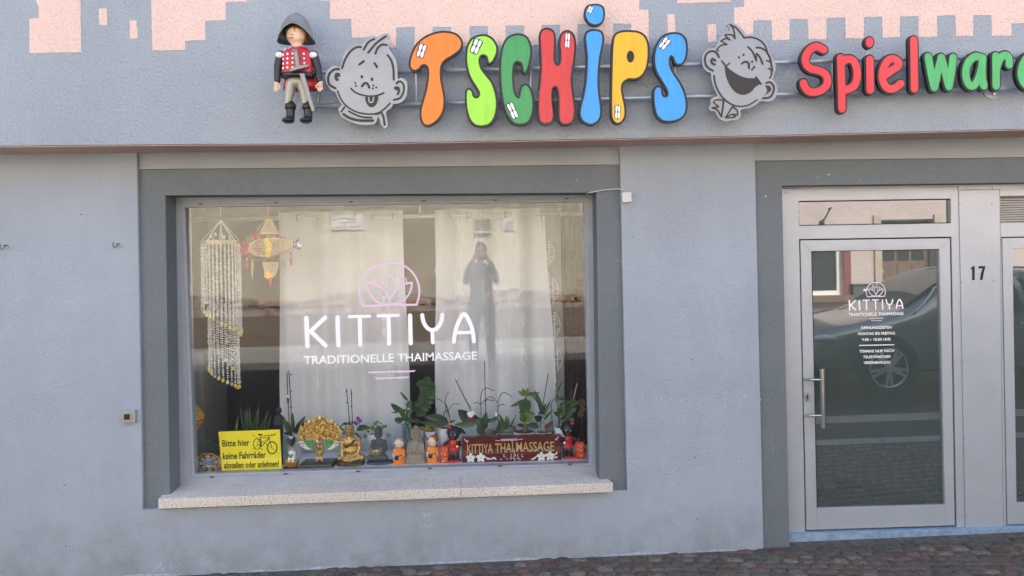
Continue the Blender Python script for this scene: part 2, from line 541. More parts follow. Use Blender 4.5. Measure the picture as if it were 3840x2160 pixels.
for x in range(-8, 9):
    mb.add([(x + .01, -1.9, gz(x, -1.9) - .1), (x + .99, -1.9, gz(x + 1, -1.9) - .1), (x + .99, -1.75, gz(x + 1, -1.75) - .1), (x + .01, -1.75, gz(x, -1.75) - .1),
            (x + .01, -1.9, gz(x, -1.9) + .012), (x + .99, -1.9, gz(x + 1, -1.9) + .012), (x + .99, -1.75, gz(x + 1, -1.75) + .012), (x + .01, -1.75, gz(x, -1.75) + .012)],
           [(0, 3, 2, 1), (4, 5, 6, 7), (0, 1, 5, 4), (1, 2, 6, 5), (2, 3, 7, 6), (3, 0, 4, 7)])
mb.build('kerb', M['kerb'], kind='structure')

def cobblemat():
    m = bpy.data.materials.new('porphyry_sett'); m.use_nodes = True
    nt = m.node_tree; b = nt.nodes['Principled BSDF']; N = nt.nodes.new; L = nt.links.new
    oi = N('ShaderNodeObjectInfo'); r = N('ShaderNodeValToRGB'); L(oi.outputs['Random'], r.inputs[0])
    cols = [(0.0, (0.072, 0.057, 0.044)), (0.18, (0.105, 0.072, 0.056)), (0.36, (0.080, 0.074, 0.068)), (0.52, (0.118, 0.078, 0.063)), (0.66, (0.098, 0.088, 0.074)), (0.80, (0.155, 0.128, 0.105)), (0.93, (0.085, 0.053, 0.041))]
    while len(r.color_ramp.elements) < len(cols): r.color_ramp.elements.new(0.5)
    for e, (p, c) in zip(r.color_ramp.elements, cols): e.position = p; e.color = (c[0] * 1.08, c[1] * 1.05, c[2] * .92, 1)
    r.color_ramp.interpolation = 'CONSTANT'
    geo = N('ShaderNodeNewGeometry')
    n = N('ShaderNodeTexNoise'); n.inputs['Scale'].default_value = 38; n.inputs['Detail'].default_value = 6; L(geo.outputs['Position'], n.inputs['Vector'])
    mr = N('ShaderNodeMapRange'); L(n.outputs[0], mr.inputs[0])
    for i, v in enumerate((0.3, 0.72, 0.62, 1.45)): mr.inputs[i + 1].default_value = v
    x = N('ShaderNodeMix'); x.data_type = 'RGBA'; x.blend_type = 'MULTIPLY'; x.inputs[0].default_value = 1
    L(r.outputs[0], x.inputs[6]); L(mr.outputs[0], x.inputs[7]); L(x.outputs[2], b.inputs['Base Color'])
    b.inputs['Roughness'].default_value = 0.72
    bp = N('ShaderNodeBump'); bp.inputs['Distance'].default_value = 0.008; L(n.outputs[0], bp.inputs['Height']); L(bp.outputs[0], b.inputs['Normal'])
    return m
M['sett'] = cobblemat()
def sett_mesh(seed, w, d):
    r = random.Random(seed)
    hw, hd = w / 2, d / 2
    def ringpts(k, z, jit):
        base = [(-hw, -hd * .55), (-hw * .55, -hd), (hw * .5, -hd), (hw, -hd * .5), (hw, hd * .5), (hw * .6, hd), (-hw * .5, hd), (-hw, hd * .6)]
        return [(a * k + r.uniform(-jit, jit), b * k + r.uniform(-jit, jit), z + r.uniform(-.0015, .0015)) for a, b in base]
    a = ringpts(1.0, -0.03, .003); bb = ringpts(1.0, 0.008, .004); c = ringpts(0.80, 0.017, .003)
    vs = a + bb + c + [(0, 0, 0.019)]
    fs = []
    for o in (0, 8):
        for i in range(8):
            j = (i + 1) % 8
            fs.append((o + i, o + j, o + 8 + j, o + 8 + i))
    fs += [(16 + i, 16 + (i + 1) % 8, 24) for i in range(8)]
    me = bpy.data.meshes.new('sett'); me.from_pydata(vs, [], fs); me.materials.append(M['sett']); me.shade_smooth()
    return me
setts = [sett_mesh(i, 0.088 + 0.006 * (i % 4), 0.082 + 0.005 * (i % 3)) for i in range(14)]
stones = []
row = 0
ang = math.radians(-7)
y = 0.55
while y > -1.75:
    x = -3.9 + RND.uniform(0, .1)
    while x < 5.0:
        w = RND.uniform(.088, .118)
        bend = 0.05 * math.sin(x * 1.35 + 0.4)
        xx = x * math.cos(ang) - (y + bend) * math.sin(ang); yy = x * math.sin(ang) + (y + bend) * math.cos(ang)
        if -1.68 < yy < -0.035 and -3.6 < xx < 4.6:
            stones.append((xx + RND.uniform(-.006, .006), yy + RND.uniform(-.008, .008), w))
        x += w + .006
    y -= 0.096
def inview(s):
    q = PX((s[0], s[1], gz(s[0], s[1]) + .02))
    return -40 < q[0] < W_ + 40 and q[1] < H_ + 30
vis = sorted([s for s in stones if inview(s)], key=lambda s: -s[0] - 2 * -s[1] * 0)
hid = [s for s in stones if not inview(s)]
if len(vis) > 300: hid += vis[300:]; vis = vis[:300]
for i, s in enumerate(vis):
    o = bpy.data.objects.new('cobblestone', RND.choice(setts))
    COL.objects.link(o)
    z = gz(s[0], s[1])
    place(o, Vector((s[0], s[1], z + RND.uniform(-.003, .003))), bed)
    o.rotation_euler = (math.atan(-0.0893) + RND.uniform(-.028, .028), RND.uniform(-.028, .028), ang + RND.uniform(-.12, .12) + RND.choice((0, math.pi)))
    o.scale = (s[2] / .1, RND.uniform(.92, 1.04), 1)
mb = MB()
for s in hid:
    me = RND.choice(setts); z = gz(s[0], s[1]); c, sn = math.cos(ang), math.sin(ang)
    mb.add([(s[0] + v.co.x * c - v.co.y * sn, s[1] + v.co.x * sn + v.co.y * c, z + v.co.z - .0893 * v.co.y) for v in me.vertices], [tuple(p.vertices) for p in me.polygons])
mb.build('cobblestones_beyond', M['sett'], bed, kind='stuff', smooth=True)

# ------------------------------------------------------------------ shop building
FY = -0.31           # plane of the upper wall
SY = 0.03            # plane of the recessed surrounds
GY = 0.235           # plane of the shop window glass
DY = 0.15            # plane of the door frame
shop = thing('shop_building', 'grey blue shop house with castle mural, large display window and aluminium door', 'building', (0, 4, 0))
edge = [(-900, 556), (0, 546.6), (640, 541), (1280, 537.5), (1900, 527), (2560, 514), (3200, 499), (3840, 483), (4800, 458)]
eb = xz(edge, FY)
XL, XR, ZT = -9.0, 12.0, 8.4
poly = [(XL, eb[0][1])] + eb + [(XR, eb[-1][1]), (XR, ZT), (XL, ZT)]
MB().prism(poly, FY, -0.004).build('upper_wall', M['stucco'], shop)
# plastered underside of the overhang
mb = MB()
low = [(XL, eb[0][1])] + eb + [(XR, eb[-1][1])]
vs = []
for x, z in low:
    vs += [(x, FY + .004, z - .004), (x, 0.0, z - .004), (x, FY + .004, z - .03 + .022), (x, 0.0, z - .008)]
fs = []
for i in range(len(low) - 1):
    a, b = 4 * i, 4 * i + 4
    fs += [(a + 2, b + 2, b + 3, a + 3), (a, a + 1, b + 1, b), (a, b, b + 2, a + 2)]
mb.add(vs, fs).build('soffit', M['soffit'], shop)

# painted castle: the pink sky around the grey towers
z1 = zoomer(0, 0, 2.0125); z2 = zoomer(1280, 0, 2.0125); z3 = zoomer(2560, 0, 2.0125)
pinks = [
    z1([(262, -30), (292, 55), (290, 135), (222, 142), (222, 400), (612, 393), (604, -200), (150, -200), (150, -30)]),
    z1([(743, 65), (803, 65), (808, 187), (748, 187)]), z1([(977, 155), (1030, 153), (1037, 290), (983, 292)]),
    z1([(1135, -200), (1150, 380), (1395, 378), (1395, 308), (1550, 300), (1548, 158), (1703, 152), (1703, 15), (1858, 12), (1858, -200)]),
    z2([(-241, -200), (-241, 2), (-86, 5), (-83, 143), (75, 143), (80, 283), (250, 283), (255, 355), (413, 355), (413, 205), (553, 205), (553, 350), (690, 350), (690, 203), (830, 203), (830, 348), (968, 348), (968, 197),
        (1107, 197), (1107, 345), (1240, 345), (1240, 192), (1380, 192), (1380, 342), (1510, 342), (1510, 188), (1650, 188), (1650, 338), (1783, 338), (1783, 184), (1925, 184), (1925, 335),
        (2050, 335), (2050, 178), (2188, 178), (2188, 330), (2322, 328), (2318, 72), (2248, 72), (2246, -200)]),
    z2([(2460, 108), (2515, 106), (2520, 250), (2465, 250)]), z3([(188, 185), (250, 183), (255, 315), (190, 317)]),
    z3([(-40, -160), (360, -160), (358, 13), (-40, 25)]),
    z3([(465, -200), (463, 50), (388, 58), (392, 258), (530, 258), (533, 155), (672, 152), (675, 303), (808, 300), (808, 145), (945, 142), (950, 298), (1083, 295), (1086, 135), (1227, 133), (1230, 290), (1365, 288),
        (1368, 128), (1507, 126), (1510, 285), (1638, 282), (1640, 123), (1780, 121), (1783, 277), (1922, 275), (1920, 118), (2058, 116), (2062, 272), (2193, 270), (2192, 115), (2330, 113), (2333, 270), (2480, 268),
        (2480, 175), (2900, 168), (2900, -200)])]
def hand_edge(p):
    out = []; r = random.Random(len(p))
    for i in range(len(p)):
        a, b = p[i], p[(i + 1) % len(p)]
        n = max(1, int(math.hypot(b[0] - a[0], b[1] - a[1]) / 14))
        for k in range(n):
            t = k / n; j = 0 if k == 0 else 1.1
            out.append((a[0] + (b[0] - a[0]) * t + r.uniform(-j, j), a[1] + (b[1] - a[1]) * t + r.uniform(-j, j)))
    return out
for k, p in enumerate(pinks):
    p = hand_edge(p)
    MB().prism(xz(p, FY - .002), FY - .002, FY + .004).build('mural_sky', M['pink'], shop)
MB().box(XL, XR, FY - .002, FY + .004, P(1900, -95, FY).z, P(1900, -95, FY).z + .5).build('mural_sky', M['pink'], shop)

# lower wall with the two recesses
ztop = max(z for _, z in eb) + 0.02
h1 = xz([(510, 400), (2321, 400), (2352, 1841), (535.6, 1912)], 0.0)
h2 = xz([(2828, 400), (4700, 400), (4745, 2500), (2873, 2500)], 0.0)
zc = P(1900, 500, 0).z
# three piers and the piece under the window, cut as one outline open at top above both recesses
w0 = [(XL, -.5), (h2[3][0], -.5), (h2[0][0] + (h2[3][0] - h2[0][0]) * 0, zc), (h1[1][0], zc), h1[2], h1[3], (h1[0][0], zc), (XL, zc)]
lw = MB().prism(w0, 0.0, 0.22).build('lower_wall', M['wall'], shop)
bevel(lw, 0.006, 2)
w1 = [(h2[1][0], -.5), (XR, -.5), (XR, zc), (h2[1][0], zc)]
MB().prism(w1, 0.0, 0.22).build('lower_wall', M['wall'], shop)
# bands and surrounds
def tri(a, b, t): return (a[0] + (b[0] - a[0]) * t, a[1] + (b[1] - a[1]) * t)
MB().prism(xz([(500, 400), (2340, 400), (2345, 616.8), (495, 634.7)], SY), SY, .2).build('lintel_band', M['band'], shop)
op = xz([(620, 733), (2236, 723), (2249, 1840), (638, 1900)], SY)
sr = MB().prism(xz([(495, 636), (2345, 618), (2375, 1872), (510, 1945)], SY), SY - .001, .235, holes=[op]).build('window_surround', M['surround'], shop)
bevel(sr, .004, 2)
# lower edge strip of the surround, a hair proud of the wall below
MB().prism(xz([(2820, 400), (4760, 400), (4760, 578), (2820, 602.5)], SY), SY, .2).build('lintel_band', M['band'], shop)
dop = [(2933, 697), (4500, 676), (4500, 2150), (2963, 2150)]
sr = MB().prism(xz([(2820, 604), (4750, 579), (4780, 2300), (2850, 2300)], SY), SY - .001, .215, holes=[xz([(2933, 697), (4600, 675), (4630, 2200), (2964, 2200)], SY)]).build('door_surround', M['surround'], shop)
bevel(sr, .004, 2)

# stone sill: three slabs separated by the two cracks
def sill_piece(xa0, xa1, xb0, xb1):
    """pixel x of the left and right ends, at the front and at the back"""
    def fr(x, top): return P(x, (1872 + (1811 - 1872) * (x - 593) / 1706) if top else (1908.6 + (1845 - 1908.6) * (x - 593) / 1706), -.06)
    def bk(x, top):
        q = fr(x, top); k = (x - 593) / 1706
        return Vector((P(x + 0, 1800, .24).x, .24, q.z + (.004 if top else 0)))
    a, b, c, d = fr(xa0, 1), fr(xa1, 1), fr(xa1, 0), fr(xa0, 0)
    e, f, g, h = bk(xb0, 1), bk(xb1, 1), bk(xb1, 0), bk(xb0, 0)
    return MB().add([d, c, g, h, a, b, f, e], [(0, 3, 2, 1), (4, 5, 6, 7), (0, 1, 5, 4), (1, 2, 6, 5), (2, 3, 7, 6), (3, 0, 4, 7)])
sill = part('window_sill', shop)
for a, b, c, d in ((593, 1370, 640, 1385), (1370.8, 1728.4, 1385.8, 1725.4), (1729.2, 2299, 1726.2, 2243)):
    bevel(sill_piece(a, b, c, d).build('sill_slab', M['sill'], sill), .0025, 2)

# shop window
win = part('shop_window', shop)
gl = [(693, 777), (2189, 757), (2209, 1738), (729, 1778)]
bd = [(677, 768), (2198, 746), (2219.5, 1746), (715.5, 1791)]
fr = MB().prism(xz([(600, 700), (2260, 690), (2275, 1850), (620, 1900)], .205), .205, .30, holes=[xz(bd, .205)]).build('frame', M['frame'], win)
bevel(fr, .003)
b_ = MB().prism(xz(offset_poly(bd, 5), .216), .216, .29, holes=[xz(gl, .216)]).build('glazing_bead', M['frame'], win)
bevel(b_, .005, 3)
MB().prism(xz(offset_poly(gl, 8), GY), GY, GY + .006).build('pane', M['glass'], win)
for a, b in ((795, 1789.5), (1070, 1777.5), (1342, 1768), (1612, 1756.5), (1876, 1747.5), (2138, 1741), (752, 764), (1035, 760.5), (1315, 757), (1588, 753.5), (1857, 750.5), (2125, 745)):
    q = P(a, b, .2045)
    MB().box(q.x - .014, q.x + .014, .2035, .21, q.z - .0035, q.z + .0035).build('weep_slot', M['slot'], win)

# vinyl lettering on the window
zl = zoomer(1110, 960, 2.957)
logo_white = [([(115, 690), (127, 998)], 50), ([(322, 682), (165, 832)], 46), ([(160, 832), (327, 992)], 46), ([(460, 682), (470, 988)], 48), ([(590, 673), (815, 666)], 34), ([(706, 675), (713, 982)], 44),
              ([(910, 663), (1137, 656)], 34), ([(1025, 665), (1032, 972)], 44), ([(1264, 660), (1272, 966)], 48),
              ([(1400, 655), (1408, 710), (1432, 768), (1470, 808), (1512, 822), (1555, 805), (1592, 765), (1614, 710), (1621, 650)], 44), ([(1512, 825), (1518, 958)], 44),
              ([(1751, 952), (1760, 870), (1782, 780), (1815, 705), (1845, 655), (1862, 645), (1880, 655), (1912, 705), (1944, 780), (1963, 860), (1972, 945)], 44), ([(1780, 850), (1948, 846)], 36)]
def mirror(pts, cx, k=-.014): return [(2 * cx - a, b + (2 * cx - 2 * a) * 0 - (cx - a) * 2 * .008) for a, b in pts]
big = [(790, 300), (850, 308), (930, 345), (985, 400), (1030, 470), (1040, 530), (960, 528), (880, 490), (820, 420), (795, 350), (790, 300)]
mid = [(988, 262), (940, 214), (914, 262), (910, 325)]
sml = [(912, 262), (852, 252), (850, 304)]
logo_pink = [([(740, 552), (706, 440), (712, 320), (770, 200), (880, 105), (1035, 76), (1190, 103), (1300, 192), (1358, 310), (1366, 430), (1338, 540)], 22), ([(740, 552), (1040, 544), (1338, 540)], 24),
             ([(1033, 204), (985, 268), (968, 340), (975, 385)], 17), ([(1033, 204), (1083, 262), (1108, 330), (1100, 380)], 17), ([(1040, 465), (1041, 535)], 22),
             (big, 20), (mirror(big, 1038), 20), (mid, 15), (mirror(mid, 1038), 15), (sml, 15), (mirror(sml, 1038), 15)]
bars = [[(797, 1282), (1327, 1267), (1311, 1285), (806, 1300)], [(870, 1352), (1254, 1337), (1241, 1355), (886, 1367)]]
def vinyl(parent, tf, k, Y, pinkmat, pinkw=1.0):
    mb = MB()
    for i, (p, w) in enumerate(logo_white):
        q = smooth(p, 4, False) if len(p) > 3 else p
        mb.stroke(xz(tf(q), Y), w * k * (Y + 5.2) / F_, Y - .0002 * (i % 3), ramp=.0001)
    mb.build('logo_name', M['vinyl_white'], parent)
    mb = MB()
    for i, (p, w) in enumerate(logo_pink):
        q = smooth(p, 3, False) if len(p) > 3 and p is not mid else p
        mb.stroke(xz(tf(q), Y), w * pinkw * k * (Y + 5.2) / F_, Y - .00015 * i, ramp=.0001)
    mb.build('lotus_logo', pinkmat, parent)
    for p in bars: MB().prism(xz(tf(p), Y), Y, Y, sides=False).build('underline_bar', pinkmat, parent)
vy = GY - .0012
vinyl(win, zl, 1 / 2.957, vy, M['vinyl_pink'])
mb = MB(); a, b = zl([(88, 1201), (2007, 1147)])
put_text(mb, 'TRADITIONELLE THAIMASSAGE', a, b, 88 / 2.957, vy, .012)
mb.build('logo_subtitle', M['vinyl_white'], win)

# ------------------------------------------------------------------ entrance
ent = part('entrance_door', shop)
Y = DY
fpoly = [(2915, 708), (3594, 699), (3619, 2012), (2950, 2030)]
tg = [(2995, 754), (3565, 745), (3567, 837), (2997, 847)]
lh = [(2997, 897), (3568, 888), (3588, 1980), (3020, 2000)]
bevel(MB().prism(xz(fpoly, Y), Y, Y + .07, holes=[xz(tg, Y), xz(lh, Y)]).build('frame', M['alu'], ent), .002)
MB().prism(xz(offset_poly(tg, 6), Y + .03), Y + .03, Y + .036).build('transom_pane', M['doorglass'], ent)
leaf = [(3001.5, 901.5), (3562, 893), (3581, 1970), (3025, 1988)]
dg = [(3042, 942), (3522.5, 934), (3544, 1894.6), (3063, 1908)]
bevel(MB().prism(xz(leaf, Y - .004), Y - .004, Y + .06, holes=[xz(dg, Y - .004)]).build('leaf_frame', M['alu'], ent), .002)
MB().prism(xz(offset_poly(dg, 6), Y + .018), Y + .018, Y + .026).build('pane', M['doorglass'], ent)
# mitre and rail joints of the leaf: fine grooves
M['joint'] = mat('joint_grey', (0.16, 0.17, 0.18), 0.6)
for a, b in (((3002, 903), (3042, 942)), ((3561, 894), (3523, 934)), ((3063.5, 1908), (3064.5, 1986)), ((3543.8, 1894.6), (3545, 1971))):
    p, q = P(*a, Y - .0045), P(*b, Y - .0045)
    MB().stroke([(p.x, p.z), (q.x, q.z)], .0016, Y - .0046, cap=False).build('joint_line', M['joint'], ent)
# rubber gaskets round the glass
for g_ in (dg, tg):
    MB().prism(xz(offset_poly(g_, 1), Y + .012), Y + .012, Y + .017, holes=[xz(offset_poly(g_, -3.2), Y + .012)]).build('gasket', M['slot'], ent)
# bar handle
def HY(x, y, dy): return P(x, y, Y - .004) * 1 + Vector((0, dy, 0))
hb = MB()
top, bot = P(3084, 1384, .075), P(3088, 1605, .075)
hb.tube([top, bot], .0165, 14)
for yy in (1423, 1557):
    hb.tube([P(3017 + (yy - 1423) * .02, yy, Y - .004), P(3040, yy + 1, .09), P(3085, yy + 2, .075)], .010, 10)
hb.build('handle', M['steel'], ent, smooth=False)
q = P(3027, 1490, Y - .006)
pl = MB().prism([(q.x + .0185 * math.cos(a) * 1.0, q.z + .034 * (math.sin(a))) for a in [2 * math.pi * i / 20 for i in range(20)]], Y - .009, Y).build('lock', mat('lock_nickel', (.62, .55, .45), .3, metal=1), ent)
mb = MB().ell((q.x, Y - .0095, q.z + .010), .007, .002, .007); mb.box(q.x - .0025, q.x + .0025, Y - .0105, Y - .008, q.z - .016, q.z + .008)
mb.build('keyhole', M['slot'], ent)
# writing on the door glass
zd = zoomer(3080, 1020, 3.8125)
def td(pts): return zd([(390 + .4105 * (a - 90), 400 + (b - 665) * .428 + (a - 90) * .0008) for a, b in pts])
vy2 = Y + .0168
vinyl(ent, td, .415 / 3.8125, vy2, mat('pale_pink_vinyl', (0.80, 0.68, 0.77), .5), 1.25)
mb = MB()
for s, l, r, cap in (('TRADITIONELLE THAIMASSAGE', (390, 628), (1175, 611), 39), ('ÖFFNUNGSZEITEN', (567, 816), (1005, 808), 36), ('MONTAG BIS FREITAG', (525, 902), (1052, 892), 36),
                     ('9.00 – 18.00 UHR', (582, 985), (997, 977), 36), ('TERMINE NUR NACH', (545, 1152), (1043, 1142), 36), ('TELEFONISCHER', (597, 1233), (995, 1226), 36), ('VEREINBARUNG', (605, 1315), (990, 1308), 36)):
    a, b = zd([l, r]); put_text(MB(), s, a, b, cap / 3.8125, vy2, .018).build('door_lettering', M['vinyl_white'], ent)
a, b = (P(*q, vy2) for q in zd([(540, 1050), (1042, 1040)]))
MB().stroke([(a.x, a.z), (b.x, b.z)], .0062, vy2, cap=False).build('lettering_rule', M['vinyl_white'], ent)

# infill panel with the house number
pan = part('number_panel', shop)
Yp = DY - .006
MB().prism(xz([(3596, 714), (3748.5, 711), (3754, 1300), (3762, 2020), (3622, 2024)], Yp), Yp, Yp + .05).build('sheet', M['alu'], pan)
hd = MB().prism(xz([(2915, 690), (4600, 668), (4600, 697.5), (3594, 711.5), (3594, 698.5), (2915, 707)], Yp - .004), Yp - .004, Yp + .05).build('head_strip', M['alu'], pan)
for a, b in ((3599.7, 766), (3719, 764), (3605.5, 1058), (3725, 1054), (3611, 1353.5), (3731, 1347), (3617, 1643), (3737, 1638), (3623, 1937), (3742, 1932), (3626, 705.5), (3720.6, 704), (2946, 724)):
    q = P(a, b, Yp)
    MB().ell((q.x, Yp - (.004 if b < 710 else 0), q.z), .0055, .004, .0055, 8, 6).build('screw', M['steel'], pan, smooth=True)
z7 = zoomer(3520, 680, 3.45)
for name, p in (('digit', [(437, 1278), (467, 1278), (466, 1097), (447, 1097), (440, 1110), (418, 1118), (418, 1136), (437, 1133)]), ('digit', [(520, 1097), (603, 1097), (603, 1115), (585, 1180), (568, 1276), (537, 1276), (550, 1190), (572, 1127), (520, 1127)])):
    MB().prism(xz(z7(p), Yp - .003), Yp - .003, Yp).build(name, M['blackprint'], pan)
# second door at the right edge of the view
d2 = part('side_door', shop)
o2 = [(3749.5, 699), (4590, 684), (4620, 2003), (3763, 2020)]
l2 = [(3754, 889), (4500, 875), (4520, 1960), (3773, 1976)]
t2 = [(3750.5, 735), (4490, 724), (4492, 826), (3752, 836)]
bevel(MB().prism(xz(o2, DY), DY, DY + .07, holes=[xz([(3751.5, 735.5), (4490, 724), (4492, 826), (3753, 836)], DY), xz([(3755, 889), (4500, 875), (4520, 1960), (3774, 1976)], DY)]).build('frame', M['alu'], d2), .002)
lf2 = [(3759, 893), (4497, 879), (4517, 1953), (3778.5, 1967)]
g2 = [(3797, 932), (4440, 921), (4460, 1874), (3812.5, 1887)]
bevel(MB().prism(xz(lf2, DY - .004), DY - .004, DY + .06, holes=[xz(g2, DY - .004)]).build('leaf_frame', M['alu'], d2), .002)
MB().prism(xz(offset_poly(g2, 6), DY + .018), DY + .018, DY + .026).build('pane', M['doorglass'], d2)
M['slat'] = mat('blind_slat', (0.52, 0.50, 0.45), .45)
for i in range(12):
    mb = MB(); n = 14; vs = []
    for k in range(n + 1):
        x = 3735 + k * 60
        yy = 734 + i * 9.2 - (x - 3750) * .0145 + 1.6 * math.sin(k * .9 + i * .35)
        p = P(x, yy, DY + .05); q = P(x, yy + 6.3, DY + .04)
        vs += [p, q]
    mb.add(vs, [(2 * k, 2 * k + 1, 2 * k + 3, 2 * k + 2) for k in range(n)])
    mb.build('blind_slat', M['slat'], d2)
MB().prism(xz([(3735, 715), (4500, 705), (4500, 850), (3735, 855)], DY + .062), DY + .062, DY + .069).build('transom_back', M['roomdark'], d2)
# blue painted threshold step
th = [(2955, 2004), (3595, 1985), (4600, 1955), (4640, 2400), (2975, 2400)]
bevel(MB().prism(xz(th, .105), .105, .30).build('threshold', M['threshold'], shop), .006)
MB().box(h2[3][0] - .1, 4.9, .222, .26, -.5, 3.3).build('dark_backing', M['roomdark'], shop)  # dark panel added behind the doors so their gaps read as shade

# fittings on the wall
q = P(480, 1562, 0.0)
bx = thing('wall_socket', 'small square grey socket box with brass ring on the wall left of the window', 'socket', (q.x, -.01, q.z - .05))
bevel(MB().prism(xz([(454, 1540), (506, 1537), (507, 1585), (455, 1588)], -.028), -.028, .001).build('housing', M['frame'], bx), .004)
c = P(477, 1563, -.03)
def disc(mb, c, r, y0, y1, n=24): return mb.prism([(c.x + r * math.cos(2 * math.pi * i / n), c.z + r * math.sin(2 * math.pi * i / n)) for i in range(n)], y0, y1)
disc(MB(), c, .031, -.034, -.02).build('ring', mat('old_brass', (.42, .36, .20), .4, metal=.8), bx)
MB().box(c.x - .019, c.x + .019, -.036, -.03, c.z - .019, c.z + .019).build('insert', M['slot'], bx)
for a, b, lab in ((19, 921, 'rusty open hook in the wall at the far left of the photo'), (440, 915, 'rusty open hook in the wall nearest to the window surround')):
    q = P(a, b, 0)
    pts = [(q.x + .012, .004, q.z + .002), (q.x + .012, -.03, q.z)] + [(q.x + .014 * math.cos(t), -.034, q.z - .006 + .018 * math.sin(t)) for t in [math.radians(d) for d in (20, -20, -60, -100, -140, -180, -215, -240)]]
    MB().tube(pts, .0042, 6).build('wall_hook', mat('rusty_iron', (.22, .18, .15), .6, metal=.6, noise=.3, nscale=80), None, lab, 'hook', 'hooks in the wall')
q = P(2350, 740, SY)
jb = thing('junction_box', 'small white cable junction box at the top right corner of the window surround', 'junction box', (q.x, -.02, q.z - .04))
bevel(MB().prism(xz([(2332, 721), (2368.5, 719), (2370, 757), (2334, 760)], -.04), -.04, .002).build('box', mat('yellowed_plastic', (.60, .60, .59), .5), jb), .005)
cp = [P(2200, 728, .19), P(2208, 724, .03), P(2230, 719, .015), P(2262, 713, .018), P(2295, 710, .018), P(2322, 709, -.006), P(2338, 714, -.018), P(2341, 724, -.02)]
MB().tube([Vector(v) for v in smooth([tuple(v) for v in cp], 5, False)], .0055, 7).build('cable', mat('grey_cable', (.42, .43, .44), .5), jb, smooth=True)
for a, b in ((241, 1819), (247, 2048), (2596, 1347), (2605, 1715), (2614, 1948), (305, 804), (300, 800 + 4), (2370, 890), (3350, 0)):
    if a == 3350 or a == 300: continue
    q = P(a, b, 0)
    MB().ell((q.x, 0.0, q.z), .0045, .0015, .0045, 8, 6).build('drill_hole', M['slot'], shop)
# knocked and scratched paint: tiny marks, too small to tell apart
mb = MB(); rs_ = random.Random(9)
def scratches(cx, cy, w, h, n, Yp_, L=14):
    for _ in range(n):
        x, y = cx + rs_.gauss(0, w), cy + rs_.gauss(0, h); a = rs_.uniform(-1.9, -.4); l = rs_.uniform(2, L)
        mb.stroke(xz([(x, y), (x + l * .5 * math.cos(a) + rs_.uniform(-2, 2), y + l * .5 * math.sin(a)), (x + l * math.cos(a), y + l * math.sin(a))], Yp_), rs_.uniform(.0008, .0026), Yp_ - .0006)
scratches(2500, 1500, 40, 14, 14, 0, 9); scratches(2700, 1500, 60, 26, 22, 0, 10); scratches(2780, 1480, 18, 20, 8, 0, 9); scratches(1600, 1932, 10, 5, 14, 0, 10); scratches(1598, 1975, 14, 8, 10, 0, 6); scratches(170, 1560, 30, 18, 9, 0, 6); scratches(620, 2132, 26, 8, 16, 0); scratches(2905, 1945, 18, 26, 18, SY, 22); scratches(475, 1093, 4, 3, 3, 0, 5); scratches(2262, 1476, 18, 4, 6, SY, 8)
for cx in range(600, 2850, 26):
    g = PX((P(cx, 2000, 0).x, 0, gz(P(cx, 2000, 0).x, 0) + .012)); scratches(g[0], g[1] - 3, 10, 1.2, 1, 0, 6)
mb.build('paint_scratches', mat('bare_white_filler', (.72, .72, .71), .8), shop, kind='stuff')
mb = MB()
for _ in range(70):
    x, y = rs_.uniform(20, 2800), rs_.uniform(600, 2050)
    if 500 < x < 2370 and y < 1930: continue
    q = P(x, y, 0); mb.ell((q.x, -.0004, q.z), rs_.uniform(.0012, .003), .0008, rs_.uniform(.0012, .003), 6, 4)
mb.build('wall_pits', M['slot'], shop, kind='stuff')
# paint drips along the foot of the wall
mb = MB(); X = [XL + .05 + .06 * i for i in range(int((h2[0][0] - XL) / .06))]
for i in range(len(X) - 1):
    t0_, t1_ = (gz(X[k], 0) + .022 + .012 * math.sin(X[k] * 7.3) * math.sin(X[k] * 2.1) + .004 * math.sin(X[k] * 31) for k in (i, i + 1))
    mb.add([(X[i], -.002, -.1), (X[i + 1], -.002, -.1), (X[i + 1], -.002, t1_), (X[i], -.002, t0_)], [(0, 1, 2, 3)])
mb.build('foot_paint', mat('pale_blue_foot_paint', (.36, .42, .48), .7, noise=.25, nscale=25), shop)
# side, back walls and roof (the building throws the shade)
M['roof'] = mat('roof_tiles', (.25, .10, .06), .8, noise=.2, nscale=4)
mb = MB(); mb.box(XL, XL + .3, .222, 8, -.5, ZT); mb.box(XR - .3, XR, .222, 8, -.5, ZT); mb.box(XL + .3, XR - .3, 7.7, 8, -.5, ZT)
mb.build('outer_wall', M['stucco'], shop)
MB().box(XL - .2, XR + .2, -.75, 8.3, ZT + .002, ZT + .25).build('roof', M['roof'], shop)
MB().box(XL + .3, XR - .3, .0, 7.7, zc + .002, zc + .15).build('ceiling', M['room'], shop)

